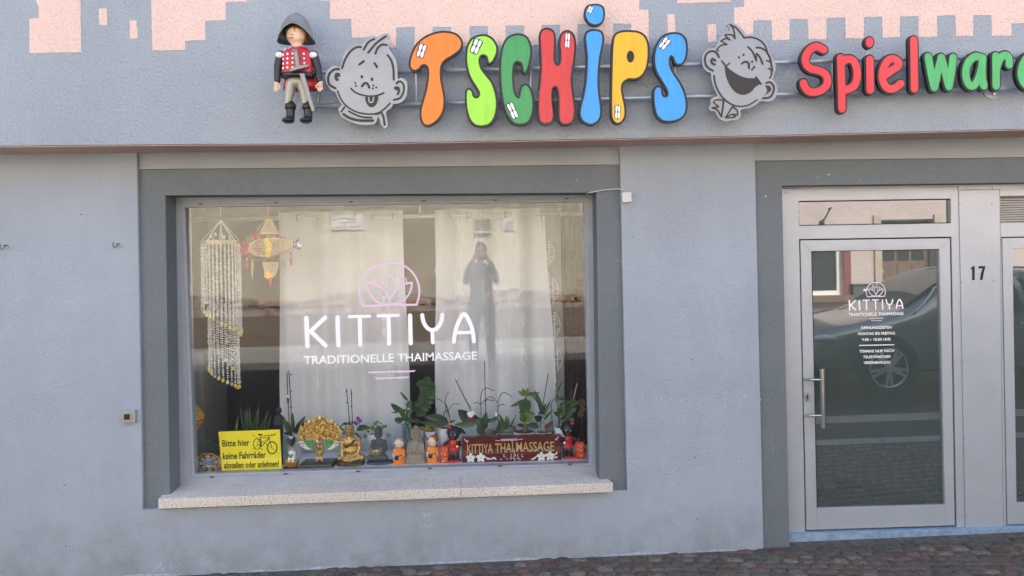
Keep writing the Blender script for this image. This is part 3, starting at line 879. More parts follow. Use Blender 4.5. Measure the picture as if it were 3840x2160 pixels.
# ------------------------------------------------------------------ shop sign
sign = thing('shop_sign', 'colourful cut out letters and two cartoon heads mounted on two pipes above the shopfront', 'sign', (P(2600, 420, FY - .1).x, FY - .1, P(2600, 480, FY).z))
LY = FY - .14
for a, b in (((1228, 274.5), (3990, 208)), ((1130, 400), (3990, 326))):
    MB().tube([P(*a, FY - .075), P(*b, FY - .075)], .0145, 12).build('rail', M['rail'], sign, smooth=True)
MB().tube([P(1192, 345, FY - .075), P(1194, 398, FY - .075)], .008, 8).build('rail_post', M['rail'], sign, smooth=True)
for x in (1560, 1760, 2250, 2520, 2950, 3120, 3700):
    for s in (0, 1):
        y = (274.5 - (x - 1228) * .02408, 400 - (x - 1130) * .02587)[s]
        MB().tube([P(x, y, FY - .07), P(x, y, FY + .002) ], .008, 8).build('stand_off', M['rail'], sign)
for x in (1560, 1990, 2530, 3120, 3590):
    y0, y1 = 274.5 - (x - 1228) * .02408, 400 - (x - 1130) * .02587
    MB().tube([P(x, y0, FY - .075), P(x + 2, y1, FY - .075)], .008, 8).build('rail_post', M['rail'], sign)
q = P(3722, 352, FY)
mb = MB().prism([(q.x + .068 * math.cos(math.radians(a)), q.z + .02 + .055 * math.sin(math.radians(a))) for a in range(180, 361, 12)], FY - .006, FY + .001)
fl = mb.build('flange', M['rail'], sign)
MB().ell((q.x + .0, FY - .01, q.z - .005), .012, .01, .012, 8, 6).build('bolt', M['steel'], fl)
q2 = P(3714, 250, FY)
disc(MB(), q2, .06, FY - .006, FY + .001).build('flange', M['rail'], sign)

def letter(face, matl, grow=8, hole=None, label=None, dy=0):
    s = smooth(face, 4)
    pl = MB().prism(xz(offset_poly(s, grow), LY - dy), LY - dy, LY + .032 - dy)
    o = pl.build('letter', M['black'], sign)
    if label: o['label'] = label
    MB().prism(xz(s, LY - .002 - dy), LY - .002 - dy, LY + .01 - dy, holes=[xz(hole, LY - .002 - dy)] if hole else []).build('face', matl, o)
    return o
def shine(par, cx, cy, w, h, rot, z=None, dy=0):
    z = z or z2
    c, s = math.cos(math.radians(rot)), math.sin(math.radians(rot))
    def T(pts): return xz(z([(cx + a * c - b * s, cy + a * s + b * c) for a, b in pts]), LY - .004 - dy)
    MB().prism(T(smooth([(-w * .5, -h * .42), (0, -h * .5), (w * .5, -h * .42), (w * .46, 0), (w * .4, h * .45), (0, h * .5), (-w * .45, h * .45), (-w * .5, 0)], 3)), LY - .003 - dy, LY - .001 - dy).build('shine_mark', M['black'], par)
    mb = MB()
    for a, b in ((-.22, -.22), (.22, -.22), (-.22, .24), (.2, .24)):
        mb.prism(T(smooth([((a - .15) * w, (b - .18) * h), ((a + .15) * w, (b - .2) * h), ((a + .14) * w, (b + .18) * h), ((a - .13) * w, (b + .18) * h)], 3)), LY - .0045 - dy, LY - .003 - dy)
    mb.build('shine_pane', M['white'], par)
Tl = [(545, 525), (523, 490), (540, 410), (580, 335), (650, 280), (730, 252), (800, 250), (860, 265), (895, 300), (903, 335), (885, 375), (840, 410), (790, 440), (755, 475), (742, 530), (745, 600), (758, 670), (770, 750), (762, 830), (730, 890), (690, 925), (655, 940), (625, 930), (608, 890), (607, 830), (625, 760), (645, 690), (658, 620), (665, 550), (655, 500), (630, 482), (600, 490), (580, 515)]
S1 = [(1115, 468), (1105, 430), (1088, 412), (1060, 410), (1040, 430), (1035, 470), (1050, 520), (1085, 570), (1125, 620), (1150, 680), (1163, 740), (1165, 810), (1150, 880), (1115, 930), (1060, 945), (1010, 935), (975, 895), (955, 830), (948, 760), (950, 690), (965, 680), (980, 690), (990, 725), (1010, 742), (1035, 738), (1048, 710), (1040, 680), (1015, 640), (985, 590), (965, 540), (952, 480), (950, 420), (960, 350), (990, 300), (1040, 277), (1090, 275), (1135, 300), (1165, 350), (1165, 400), (1145, 445), (1130, 465)]
Cl = [(1385, 545), (1375, 510), (1365, 475), (1345, 462), (1320, 460), (1300, 475), (1290, 520), (1288, 590), (1293, 660), (1308, 720), (1330, 742), (1350, 735), (1357, 690), (1370, 655), (1390, 645), (1415, 665), (1432, 710), (1440, 760), (1438, 830), (1425, 885), (1400, 920), (1355, 932), (1310, 925), (1275, 890), (1245, 830), (1225, 750), (1212, 660), (1207, 560), (1210, 440), (1225, 360), (1250, 305), (1290, 275), (1340, 267), (1390, 285), (1415, 330), (1425, 390), (1418, 450), (1405, 500)]
Hl = [(1507, 260), (1525, 232), (1555, 223), (1590, 240), (1603, 280), (1603, 340), (1600, 420), (1605, 470), (1625, 497), (1648, 490), (1660, 460), (1662, 400), (1655, 330), (1665, 270), (1690, 245), (1725, 247), (1750, 285), (1757, 350), (1750, 440), (1735, 540), (1730, 620), (1738, 700), (1750, 780), (1755, 850), (1740, 910), (1705, 932), (1665, 925), (1648, 885), (1648, 800), (1645, 710), (1632, 655), (1610, 648), (1590, 670), (1583, 730), (1588, 800), (1595, 860), (1585, 910), (1550, 927), (1515, 920), (1497, 880), (1492, 800), (1497, 700), (1508, 600), (1515, 500), (1512, 400), (1508, 320)]
Il = [(1850, 265), (1875, 240), (1910, 235), (1950, 243), (1968, 275), (1965, 330), (1945, 430), (1935, 520), (1932, 620), (1938, 710), (1950, 800), (1952, 860), (1935, 905), (1900, 930), (1865, 930), (1825, 905), (1808, 860), (1815, 800), (1835, 720), (1852, 620), (1860, 520), (1862, 420), (1852, 330)]
Pl = [(2075, 265), (2060, 310), (2053, 400), (2050, 500), (2047, 600), (2045, 700), (2045, 800), (2048, 880), (2065, 915), (2090, 925), (2120, 905), (2135, 860), (2130, 790), (2115, 720), (2108, 660), (2125, 615), (2165, 590), (2220, 588), (2265, 565), (2295, 510), (2310, 430), (2308, 340), (2285, 280), (2240, 250), (2180, 243), (2120, 245)]
S2 = [(2545, 480), (2525, 470), (2510, 430), (2490, 415), (2475, 430), (2470, 480), (2490, 540), (2530, 600), (2565, 660), (2590, 730), (2598, 800), (2585, 860), (2545, 895), (2490, 910), (2430, 905), (2390, 870), (2370, 800), (2365, 720), (2370, 675), (2390, 660), (2410, 670), (2415, 710), (2435, 735), (2465, 728), (2470, 695), (2450, 650), (2420, 600), (2390, 550), (2372, 490), (2370, 420), (2385, 350), (2420, 290), (2475, 262), (2540, 260), (2585, 290), (2600, 350), (2595, 420), (2575, 470)]
def oval(cx, cy, rx, ry, n=14): return [(cx + rx * math.cos(2 * math.pi * i / n), cy + ry * math.sin(2 * math.pi * i / n)) for i in range(n)]
dot = [(1845, 105), (1855, 60), (1885, 45), (1930, 42), (1968, 60), (1976, 110), (1965, 160), (1925, 182), (1880, 172), (1855, 140)]
o = letter(z2(Tl), M['orange'], label='orange letter T with rounded cap'); shine(o, 605, 383, 66, 108, 18)
o = letter(z2(S1), M['lime'], label='lime green letter S'); shine(o, 1018, 350, 70, 118, 22)
o = letter(z2(Cl), M['green'], label='dark green letter C'); shine(o, 1292, 835, 58, 132, -24)
o = letter(z2(Hl), M['red'], label='crimson letter H'); shine(o, 1707, 305, 42, 118, 3)
o = letter(z2(Il), M['blue'], label='blue letter I')
MB().tube([P(*z2([(1908, 170)])[0], LY + .04), P(*z2([(1908, 260)])[0], LY + .04)], .012, 8).build('dot_strut', M['rail'], o)
o = letter(z2(dot), M['blue'], 7, label='round blue dot of the letter I'); shine(o, 1878, 72, 40, 54, 24)
o = letter(z2(Pl), M['yellow'], hole=z2(oval(2182, 427, 29, 46)), label='yellow letter P'); shine(o, 2086, 845, 46, 110, 2)
o = letter(z2(S2), M['blue'], label='blue letter S at the end of the word'); shine(o, 2440, 328, 62, 100, 38)

def sletter(strokes, matl, label, dots=()):
    k = (LY + 5.2) / F_ / 2.0125
    mb = MB(); mf = MB()
    for i, p in enumerate(strokes):
        q = smooth(p, 5, False) if len(p) > 2 else p
        mb.stroke(xz(z3(q), LY), 84 * k, LY - .0006 * i, .03 + .0006 * i, ramp=.0008)
        mf.stroke(xz(z3(q), LY), 58 * k, LY - .005 - .0006 * i, .004, ramp=.0008)
    for c in dots:
        mb.prism(xz(z3(oval(c[0], c[1], 41, 50)), LY), LY, LY + .03)
        mf.prism(xz(z3(oval(c[0], c[1], 29, 38)), LY), LY - .005, LY)
    o = mb.build('letter', M['black'], sign); o['label'] = label
    mf.build('face', matl, o)
el = [(1532, 562), (1575, 532), (1622, 500), (1625, 470), (1590, 446), (1550, 455), (1515, 510), (1503, 570), (1512, 625), (1545, 668), (1595, 668), (1642, 632)]
sletter([[(1062, 376), (1010, 352), (960, 375), (926, 430), (928, 480), (965, 520), (1030, 535), (1080, 570), (1090, 625), (1060, 670), (1005, 695), (950, 690), (918, 655), (910, 628)]], M['red2'], 'red letter S of the second word')
sletter([[(1190, 438), (1196, 620), (1200, 822)], [(1205, 470), (1240, 448), (1285, 460), (1310, 520), (1312, 590), (1288, 650), (1235, 678), (1205, 668)]], M['red2'], 'red letter p')
sletter([[(1410, 450), (1412, 680)]], M['red2'], 'red letter i', dots=[(1408, 320)])
MB().tube([P(*z3([(1390, 340)])[0], LY + .04), P(*z3([(1392, 470)])[0], LY + .04)], .009, 8).build('dot_strut', M['rail'], sign)
sletter([el], M['red2'], 'red letter e')
sletter([[(1741, 304), (1746, 672)]], M['red2'], 'red letter l')
sletter([[(1850, 430), (1872, 560), (1895, 662)], [(1895, 662), (1920, 550), (1948, 436)], [(1948, 436), (1975, 540), (2004, 655)], [(2004, 655), (2022, 550), (2036, 436)]], M['green2'], 'green letter w')
sletter([[(2258, 440), (2205, 428), (2155, 470), (2133, 545), (2145, 620), (2180, 652), (2222, 610), (2250, 520), (2260, 440)], [(2260, 440), (2254, 560), (2268, 650)]], M['green2'], 'green letter a')
sletter([[(2360, 424), (2362, 650)], [(2362, 520), (2390, 445), (2430, 418), (2456, 440), (2460, 490)]], M['green2'], 'green letter r')
sletter([[(a + 1048, b - 22) for a, b in el]], M['green2'], 'green letter e cut off by the picture edge')

# cartoon heads
def head(outline, zf, zs, strokes, fills, dots, light, label):
    k = (LY + 5.2) / F_ / zs
    o = MB().prism(xz(zf(smooth(outline, 3)), LY), LY, LY + .02).build('cartoon_head', M['silver'], sign); o['label'] = label
    mb = MB()
    i = 0
    for p, w in strokes:
        i += 1
        q = smooth(p, 4, False) if len(p) > 2 else p
        mb.stroke(xz(zf(q), LY), w * k, LY - .002 - .00012 * i, .0015, ramp=.0001)
    for p in fills:
        mb.prism(xz(zf(smooth(p, 3)), LY), LY - .0035, LY - .0005)
    for c in dots:
        mb.prism(xz(zf(oval(*c)), LY), LY - .003, LY - .0005)
    mb.build('drawn_line', M['line'], o)
    if light:
        mb = MB()
        for p, w in light: mb.stroke(xz(zf(smooth(p, 4, False)), LY), w * k, LY - .0042)
        mb.build('tongue_line', M['silver'], o)
zA = zoomer(980, 20, 3.019)
head([(905, 650), (935, 560), (985, 490), (1060, 455), (1130, 440), (1160, 420), (1200, 370), (1270, 345), (1320, 350), (1380, 320), (1430, 318), (1452, 345), (1440, 390), (1450, 430), (1440, 480), (1480, 540), (1520, 610), (1540, 700), (1545, 825), (1590, 820), (1640, 860), (1655, 930), (1640, 1030), (1590, 1095), (1520, 1115), (1495, 1112), (1470, 1160), (1415, 1205), (1420, 1270), (1430, 1350), (1415, 1388), (1385, 1388), (1355, 1350), (1340, 1290), (1315, 1265), (1305, 1310), (1270, 1345), (1190, 1355), (1090, 1345), (990, 1310), (910, 1260), (885, 1215), (870, 1190), (885, 1150), (910, 1130), (870, 1060), (840, 985), (790, 960), (750, 900), (725, 830), (735, 760), (780, 700), (840, 685), (892, 700)],
     zA, 3.019,
     [([(915, 712), (950, 610), (1010, 520), (1080, 475), (1128, 472)], 24), ([(1160, 502), (1210, 420), (1278, 380)], 24), ([(1210, 537), (1300, 430), (1412, 350)], 24), ([(1290, 547), (1320, 480), (1370, 445), (1420, 450)], 24),
      ([(1430, 565), (1470, 620), (1495, 720), (1500, 842)], 24), ([(1110, 670), (1162, 632)], 24), ([(1283, 658), (1310, 700)], 26), ([(1140, 915), (1165, 885), (1200, 885), (1222, 932)], 26), ([(1015, 942), (1070, 990), (1160, 1020), (1250, 1030), (1330, 1015), (1387, 992)], 18),
      ([(880, 725), (830, 725), (775, 770), (757, 840), (775, 900), (840, 940)], 26), ([(1530, 885), (1570, 860), (1610, 900), (1610, 980), (1570, 1050), (1500, 1070)], 22), ([(865, 970), (900, 1060), (970, 1145), (1070, 1205), (1190, 1230), (1300, 1225), (1380, 1185), (1457, 1110)], 18),
      ([(903, 1207), (945, 1150)], 18), ([(932, 1235), (1010, 1280), (1120, 1305), (1262, 1305)], 30), ([(990, 1200), (1080, 1245), (1160, 1268), (1250, 1272)], 20), ([(1360, 1215), (1385, 1270), (1395, 1352)], 24), ([(1295, 1235), (1340, 1225)], 18)],
     [[(1185, 1030), (1188, 1100), (1225, 1150), (1275, 1148), (1312, 1100), (1318, 1025)], [(845, 765), (885, 768), (895, 800), (862, 815), (880, 845), (850, 858), (828, 825), (832, 785)], [(1505, 925), (1550, 918), (1572, 950), (1560, 1005), (1530, 1018), (1545, 970), (1510, 955)]],
     [(1138, 810, 15, 19), (1253, 838, 15, 22), (1065, 880, 10, 12), (1072, 912, 10, 12), (1268, 907, 10, 12), (1263, 942, 10, 12), (1302, 930, 10, 11)],
     [([(1217, 1045), (1225, 1095), (1260, 1095), (1272, 1042)], 14)], 'silver cartoon head sticking out its tongue')
zB = zoomer(2620, 60, 3.45)
head([(372, 105), (400, 75), (450, 85), (520, 130), (580, 190), (612, 237), (700, 235), (790, 265), (860, 325), (905, 400), (925, 480), (955, 540), (990, 600), (998, 690), (975, 740), (970, 800), (955, 830), (1000, 870), (1020, 940), (1005, 1030), (960, 1090), (890, 1110), (800, 1100), (740, 1150), (650, 1195), (545, 1215), (545, 1280), (500, 1345), (420, 1350), (350, 1365), (300, 1345), (250, 1310), (210, 1235), (150, 1230), (132, 1190), (160, 1140), (150, 1090), (190, 1050), (240, 1030), (195, 920), (165, 820), (160, 745), (100, 715), (55, 650), (42, 580), (55, 500), (100, 440), (180, 420), (212, 405), (250, 340), (270, 290), (320, 230), (380, 205), (402, 180), (385, 140)],
     zB, 3.45,
     [([(400, 110), (440, 150), (460, 220), (470, 295)], 20), ([(400, 110), (480, 150), (550, 230), (588, 285)], 22), ([(588, 285), (660, 275), (740, 290), (810, 330), (860, 390), (888, 470)], 22), ([(745, 410), (810, 415), (885, 462)], 24),
      ([(470, 295), (430, 245), (342, 245)], 20), ([(340, 255), (405, 310)], 18), ([(405, 310), (350, 292), (285, 325)], 20), ([(290, 325), (365, 370)], 18), ([(365, 370), (290, 382), (232, 438), (255, 450)], 20),
      ([(885, 470), (920, 540), (935, 600)], 24), ([(935, 600), (878, 575)], 18), ([(935, 610), (952, 708)], 24), ([(952, 710), (905, 678)], 18), ([(945, 710), (938, 770), (917, 805)], 20), ([(640, 400), (700, 470), (745, 582)], 20), ([(745, 582), (748, 485), (800, 550), (828, 622)], 20),
      ([(560, 615), (600, 592), (645, 612), (650, 675)], 26), ([(298, 580), (348, 645)], 18), ([(355, 650), (398, 610)], 18), ([(740, 790), (806, 882)], 20), ([(262, 535), (230, 475), (160, 455), (95, 500), (80, 580), (110, 660), (185, 710)], 24),
      ([(215, 580), (180, 555), (162, 585), (180, 618), (210, 628)], 26), ([(870, 870), (920, 855), (968, 905), (965, 980), (920, 1050), (830, 1065)], 24), ([(197, 770), (215, 880), (270, 1000), (350, 1095), (450, 1155), (550, 1170), (650, 1150), (755, 1085)], 18),
      ([(320, 1090), (235, 1085), (190, 1115), (258, 1175)], 18), ([(258, 1178), (168, 1190), (240, 1215), (290, 1305)], 18), ([(322, 1090), (310, 1200), (292, 1305)], 20), ([(440, 1170), (345, 1315)], 18), ([(440, 1175), (495, 1220), (502, 1280)], 18), ([(502, 1280), (425, 1275), (345, 1318)], 18), ([(345, 1318), (472, 1310), (440, 1280)], 16)],
     [[(345, 645), (400, 690), (480, 745), (560, 785), (640, 805), (720, 805), (745, 795), (795, 870), (730, 920), (680, 980), (620, 1012), (560, 1018), (500, 1000), (440, 950), (390, 870), (355, 780), (342, 700)], [(865, 905), (900, 900), (935, 930), (925, 975), (850, 1025), (888, 970)]],
     [(520, 535, 14, 13), (580, 503, 15, 15), (692, 592, 13, 18), (716, 665, 15, 17), (692, 692, 15, 14)], None, 'silver cartoon head with a wide open laughing mouth')
# ------------------------------------------------------------------ across the street (seen mirrored in the glass)
M['creamwall'] = plaster('cream_render', (0.62, 0.57, 0.455), grain=0.02, gscale=7, stain=(0.4, 1.2, (0.42, 0.38, 0.32)), speck=.10, patch=.10)
M['rubble'] = mat('old_rubble_plinth', (.38, .33, .28), .9, noise=.45, nscale=4, bump=.05, bscale=5)
M['terracotta'] = mat('broken_tile', (.50, .27, .18), .9, noise=.3, nscale=8)
M['pinkhouse'] = plaster('pink_house_render', (0.50, 0.43, 0.41), grain=.01, gscale=20, speck=.06)
M['brownwood'] = mat('brown_door', (.16, .105, .07), .5, noise=.2, nscale=12)
M['sandstone'] = mat('sandstone_trim', (.42, .36, .28), .8, noise=.1, nscale=8)
M['winglass'] = mat('dark_window', (.03, .035, .04), .05, spec=.8)
M['whitepvc'] = mat('white_pvc', (.75, .75, .73), .4)
YW = -17.0
opp = thing('cream_house', 'cream rendered house wall across the yard with ragged stone foot', 'building', (-3, YW - 3, .5))
x0, x1 = -24.0, 5.6
MB().box(x0, x1, YW - .4, YW, 0.3, 9.0).build('wall', M['creamwall'], opp)
MB().box(x0 - .3, x1 + .3, YW - 7, YW + .45, 9.0, 9.25).build('roof', M['roof'], opp)
MB().box(x0, x0 + .4, YW - 6.5, YW - .402, .3, 9).build('side_wall', M['creamwall'], opp)
MB().box(x1 - .4, x1, YW - 6.5, YW - .402, .3, 9).build('side_wall', M['creamwall'], opp)
# ragged plinth
r = random.Random(5)
top = [(x0 + i * .28, .98 + .10 * math.sin(i * .37) + r.uniform(-.05, .06)) for i in range(int((x1 - x0) / .28) + 1)]
MB().prism([(x0, .3)] + [(top[-1][0], .3)] + top[::-1], YW + .05, YW - .01).build('plinth', M['rubble'], opp)
for i in range(46):
    x = -9 + i * .29 + r.uniform(-.1, .1)
    MB().box(x, x + r.uniform(.12, .3), YW + .05, YW + .09, .72 + r.uniform(-.04, .05), .80 + r.uniform(0, .05)).build('broken_tile', M['terracotta'], opp)
for xw in (-15.5, -11.5, -7.5, -3.5, .5, 3.6):
    w = part('window', opp)
    MB().box(xw - .65, xw + .65, YW - .02, YW + .03, 4.55, 6.05).build('frame', M['sandstone'], w)
    MB().box(xw - .5, xw + .5, YW + .0, YW + .04, 4.7, 5.9).build('pane', M['winglass'], w)
    MB().box(xw - .7, xw + .7, YW, YW + .14, 4.43, 4.545).build('sill', M['sandstone'], w)
    MB().box(xw - .03, xw + .03, YW + .04, YW + .05, 4.7, 5.9).build('mullion', M['whitepvc'], w)
G = GY
a, b = PR(1245, 806, YW + .06, G), PR(1362, 860, YW + .06, G)
ps = thing('parking_sign', 'white private parking sign on the cream wall, mirrored in the window', 'sign', ((a.x + b.x) / 2, YW + .03, b.z))
MB().box(a.x, b.x, YW + .02, YW + .05, b.z, a.z).build('plate', M['white'], ps)
def wall_text(body, xa, xb, z, cap, y, matl, parent):
    vs, fs = text_mesh(body, .01)
    u0_, u1_ = min(v.x for v in vs), max(v.x for v in vs)
    # readable from the shop side (looking towards -y): x runs to the left
    out = [Vector((xb - (v.x - u0_) / (u1_ - u0_) * (xb - xa), y, z + v.y / .7 * cap)) for v in vs]
    MB().add(out, fs).build('lettering', matl, parent)
wd, ht = b.x - a.x, a.z - b.z
wall_text('Privatparkplatz', a.x + wd * .1, b.x - wd * .1, b.z + ht * .1, ht * .22, YW + .053, M['red2'], ps)
wall_text('Zahnärzte', a.x + wd * .25, b.x - wd * .3, b.z + ht * .68, ht * .16, YW + .053, M['blackprint'], ps)
wall_text('am Stadtplatz', a.x + wd * .22, b.x - wd * .25, b.z + ht * .42, ht * .16, YW + .053, M['blackprint'], ps)
a, b = PR(1886, 823, YW + .06, G), PR(1935, 862, YW + .06, G)
nb = thing('notice_board', 'small white notice with lines of text on the cream wall, mirrored in the window', 'sign', ((a.x + b.x) / 2, YW + .03, b.z))
MB().box(a.x, b.x, YW + .02, YW + .05, b.z, a.z).build('plate', M['white'], nb)
for k in range(4):
    z = a.z - (a.z - b.z) * (.22 + .19 * k)
    MB().box(a.x + .05, b.x - .05, YW + .05, YW + .053, z - .015, z + .012).build('text_line', M['blackprint'], nb)
a, b = PR(1782, 822, YW + .1, G), PR(1837, 866, YW + .1, G)
vb = thing('wall_box', 'grey vent box with pale rim on the cream wall, mirrored above the photographer', 'vent', ((a.x + b.x) / 2, YW + .05, b.z))
bevel(MB().box(a.x, b.x, YW, YW + .1, b.z, a.z).build('case', mat('grey_box', (.25, .24, .22), .6), vb), .01)
MB().box(a.x - .03, b.x + .03, YW + .0, YW + .12, b.z - .05, b.z - .001).build('rim', M['whitepvc'], vb)
# barrier posts and chain in the yard
M['redband'] = mat('red_band', (.55, .03, .04), .5)
YP = -10.4
posts = []
for k, px in enumerate((150, 1437, 2720)):
    t = PR(px, 1078, YP, G); g0 = gz(t.x, YP) - .05
    o = thing('barrier_post', ('red and white banded barrier post in the yard, %s' % ('beyond the left end of the window', 'mirrored behind the window lettering', 'mirrored to the right of the window')[k]), 'post', (t.x, YP, g0), 'barrier posts with chain')
    n = 6; h = t.z - g0
    for i in range(n):
        MB().tube([(t.x, YP, g0 + h * i / n), (t.x, YP, g0 + h * (i + 1) / n)], .035, 12).build('band', M['white'] if i % 2 == 0 else M['redband'], o, smooth=False)
    posts.append(Vector((t.x, YP, g0 + h * .97)))
for i in range(2):
    a, b = posts[i], posts[i + 1]
    MB().tube([a.lerp(b, t) - Vector((0, 0, .42 * 4 * t * (1 - t))) for t in [k / 24 for k in range(25)]], .012, 6).build('barrier_chain', mat('blue_chain', (.12, .16, .25), .6), None,
        'blue plastic chain sagging between the %s barrier posts' % ('left and middle', 'middle and right')[i], 'chain', 'barrier chains')

# pink house, mirrored in the door
YH = -10.6
G = DY + .018
pk = thing('pink_house', 'pink rendered house with panelled brown door across the street', 'building', (9.5, YH - 3, .5))
def hx(px): return PR(px, 1000, YH, G).x
def hz(py): return PR(3290, py, YH, G).z
X0, X1 = hx(2940), 20.0
wx0, wx1, wz0 = hx(2975), hx(3162), hz(1103)
dx0, dx1 = hx(3305), hx(3505)
zt = hz(1237)
holes = [[(wx0, wz0), (wx1, wz0), (wx1, wz0 + 1.35), (wx0, wz0 + 1.35)], [(dx0, gz(9, YH) + .1), (dx1, gz(9, YH) + .1), (dx1, 2.75), (dx0, 2.75)]]
mb = MB().prism([(X0, .3), (X1, .3), (X1, 9.6), (X0, 9.6)], YH, YH - .3, holes=holes)
mb.build('wall', M['pinkhouse'], pk)
MB().box(X0, X0 + .3, YH - 6.5, YH - .302, .3, 9.6).build('side_wall', M['pinkhouse'], pk)
MB().box(X0 - .3, X1, YH - 7, YH + .4, 9.602, 9.8).build('roof', M['roof'], pk)
MB().box(X0, X1, YH + .002, YH + .06, .3, zt).build('plinth', M['sandstone'], pk)
w = part('window', pk)
MB().prism([(wx0, wz0), (wx1, wz0), (wx1, wz0 + 1.35), (wx0, wz0 + 1.35)], YH - .12, YH - .2, holes=[[(wx0 + .09, wz0 + .09), (wx1 - .09, wz0 + .09), (wx1 - .09, wz0 + 1.26), (wx0 + .09, wz0 + 1.26)]]).build('frame', M['whitepvc'], w)
MB().box(wx0 + .05, wx1 - .05, YH - .19, YH - .18, wz0 + .05, wz0 + 1.3).build('pane', M['winglass'], w)
MB().box(wx0 - .1, wx1 + .15, YH - .1, YH + .16, wz0 - .14, wz0 - .001).build('sill', M['brownwood'], w)
mb = MB(); mb.box(wx1 + .002, wx1 + .16, YH + .001, YH + .03, wz0, wz0 + 1.5); mb.build('trim', mat('dark_red_trim', (.22, .06, .055), .7), pk)
d = part('house_door', pk)
MB().box(dx0 + .02, dx1 - .02, YH - .25, YH - .18, gz(9, YH) + .1, 2.73).build('leaf', M['brownwood'], d)
for i in range(3):
    for j in range(3):
        xa = dx0 + .12 + i * (dx1 - dx0 - .2) / 3; xb = xa + (dx1 - dx0 - .2) / 3 - .06
        za = .8 + j * .52
        MB().box(xa, xb, YH - .18, YH - .165 if j < 2 else YH - .172, za, za + .44).build('door_panel', M['brownwood'] if j < 2 else M['winglass'], d)
MB().ell((dx0 + .1, YH - .13, 1.55), .03, .05, .09).build('door_knob', M['steel'], d)
for xa in (dx0 - .16, dx1 + .002):
    MB().box(xa, xa + .158, YH + .001, YH + .05, .4, 2.85).build('door_trim', M['sandstone'], pk)
a, b = PR(3200, 1068, YH + .14, G), PR(3272, 1117, YH + .14, G)
mbx = thing('letter_box', 'grey metal letter box on the pink wall beside the brown door', 'letter box', ((a.x + b.x) / 2, YH + .07, b.z))
bevel(MB().box(a.x, b.x, YH + .001, YH + .14, b.z, a.z).build('case', mat('grey_letterbox', (.12, .14, .15), .4, metal=.4), mbx), .008)
MB().box(b.x - .2, b.x - .06, YH + .14, YH + .143, b.z + .15, b.z + .2).build('name_plate', M['white'], mbx)
MB().box(a.x - .02, b.x + .02, YH + .0015, YH + .17, a.z + .001, a.z + .02).build('lid', mat('grey_lid', (.18, .2, .2), .4, metal=.4), mbx)
q = PR(3110, 800, YH, G)
wl = thing('wall_lantern', 'small iron lantern bracket on the pink house above the window', 'lamp', (q.x, YH, q.z))
MB().tube([(q.x, YH, q.z + .1), (q.x, YH + .12, q.z + .12), (q.x - .25, YH + .2, q.z - .2)], .014, 6).build('bracket', M['slot'], wl)
MB().lathe([(.03, -.12), (.07, -.05), (.06, .06), (.01, .1)], (q.x - .27, YH + .22, q.z - .25), 8).build('lamp_glass', M['winglass'], wl)

# parked car
CYS = -3.02
CXN = PR(3331, 1416, CYS, DY + .018).x - .86
cz = gz(6, -4.7) - .058
car = thing('parked_car', 'dark grey hatchback parked at the kerb, mirrored in the glass door', 'car', (CXN + 2.2, CYS - .92, cz))
M['carpaint'] = mat('grey_green_car_paint', (.24, .28, .265), .26, metal=.6, coat=1.0)
M['tyre'] = mat('tyre_rubber', (.012, .012, .012), .8)
M['rim'] = mat('alloy_rim', (.72, .73, .74), .3, metal=.5)
st = [(0.0, .34, .56, .64, .60, .48), (.10, .24, .62, .73, .80, .62), (.45, .21, .70, .84, .88, .68), (.95, .20, .78, .93, .905, .70), (1.22, .20, .84, 1.0, .91, .70), (1.6, .20, .88, 1.24, .915, .62), (2.0, .20, .90, 1.43, .92, .57), (2.6, .20, .92, 1.48, .92, .56), (3.3, .20, .95, 1.44, .915, .55), (3.9, .22, .97, 1.24, .90, .56), (4.25, .26, .95, 1.04, .85, .60), (4.42, .36, .80, .88, .76, .55)]
def ringc(s):
    x, zl_, zb, zt_, w, wt = s
    h = [(w * .86, zl_), (w * .97, zl_ + .1), (w, (zl_ + zb) / 2), (w * .985, zb), (w * .5 + wt * .5, zb + (zt_ - zb) * .52), (wt, zt_ - (zt_ - zb) * .06), (wt * .5, zt_ + .012)]
    full = [(y, z) for y, z in h] + [(0, zt_ + .02)] + [(-y, z) for y, z in h[::-1]]
    return [Vector((CXN + x, CYS - .92 + y, cz + z)) for y, z in full]
mb = MB(); rings = [ringc(s) for s in st]; n = len(rings[0])
vs = [v for q in rings for v in q]
fs = [(i * n + k, i * n + (k + 1) % n, (i + 1) * n + (k + 1) % n, (i + 1) * n + k) for i in range(len(st) - 1) for k in range(n)]
fs += [tuple(range(n))[::-1], tuple(range((len(st) - 1) * n, len(st) * n))]
body = mb.add(vs, fs).build('body', M['carpaint'], car, smooth=True)
sm = body.modifiers.new('round', 'SUBSURF'); sm.levels = 1; sm.render_levels = 2
def side_pt(x, t, s, out=.012):
    for i in range(len(st) - 1):
        if st[i][0] <= x <= st[i + 1][0]:
            k = (x - st[i][0]) / (st[i + 1][0] - st[i][0])
            _, zl_, zb, zt_, w, wt = [p + (q - p) * k for p, q in zip(st[i], st[i + 1])]
            y = w + (wt - w) * t
            return Vector((CXN + x, CYS - .92 + s * (y + out), cz + zb + (zt_ - zb) * t))
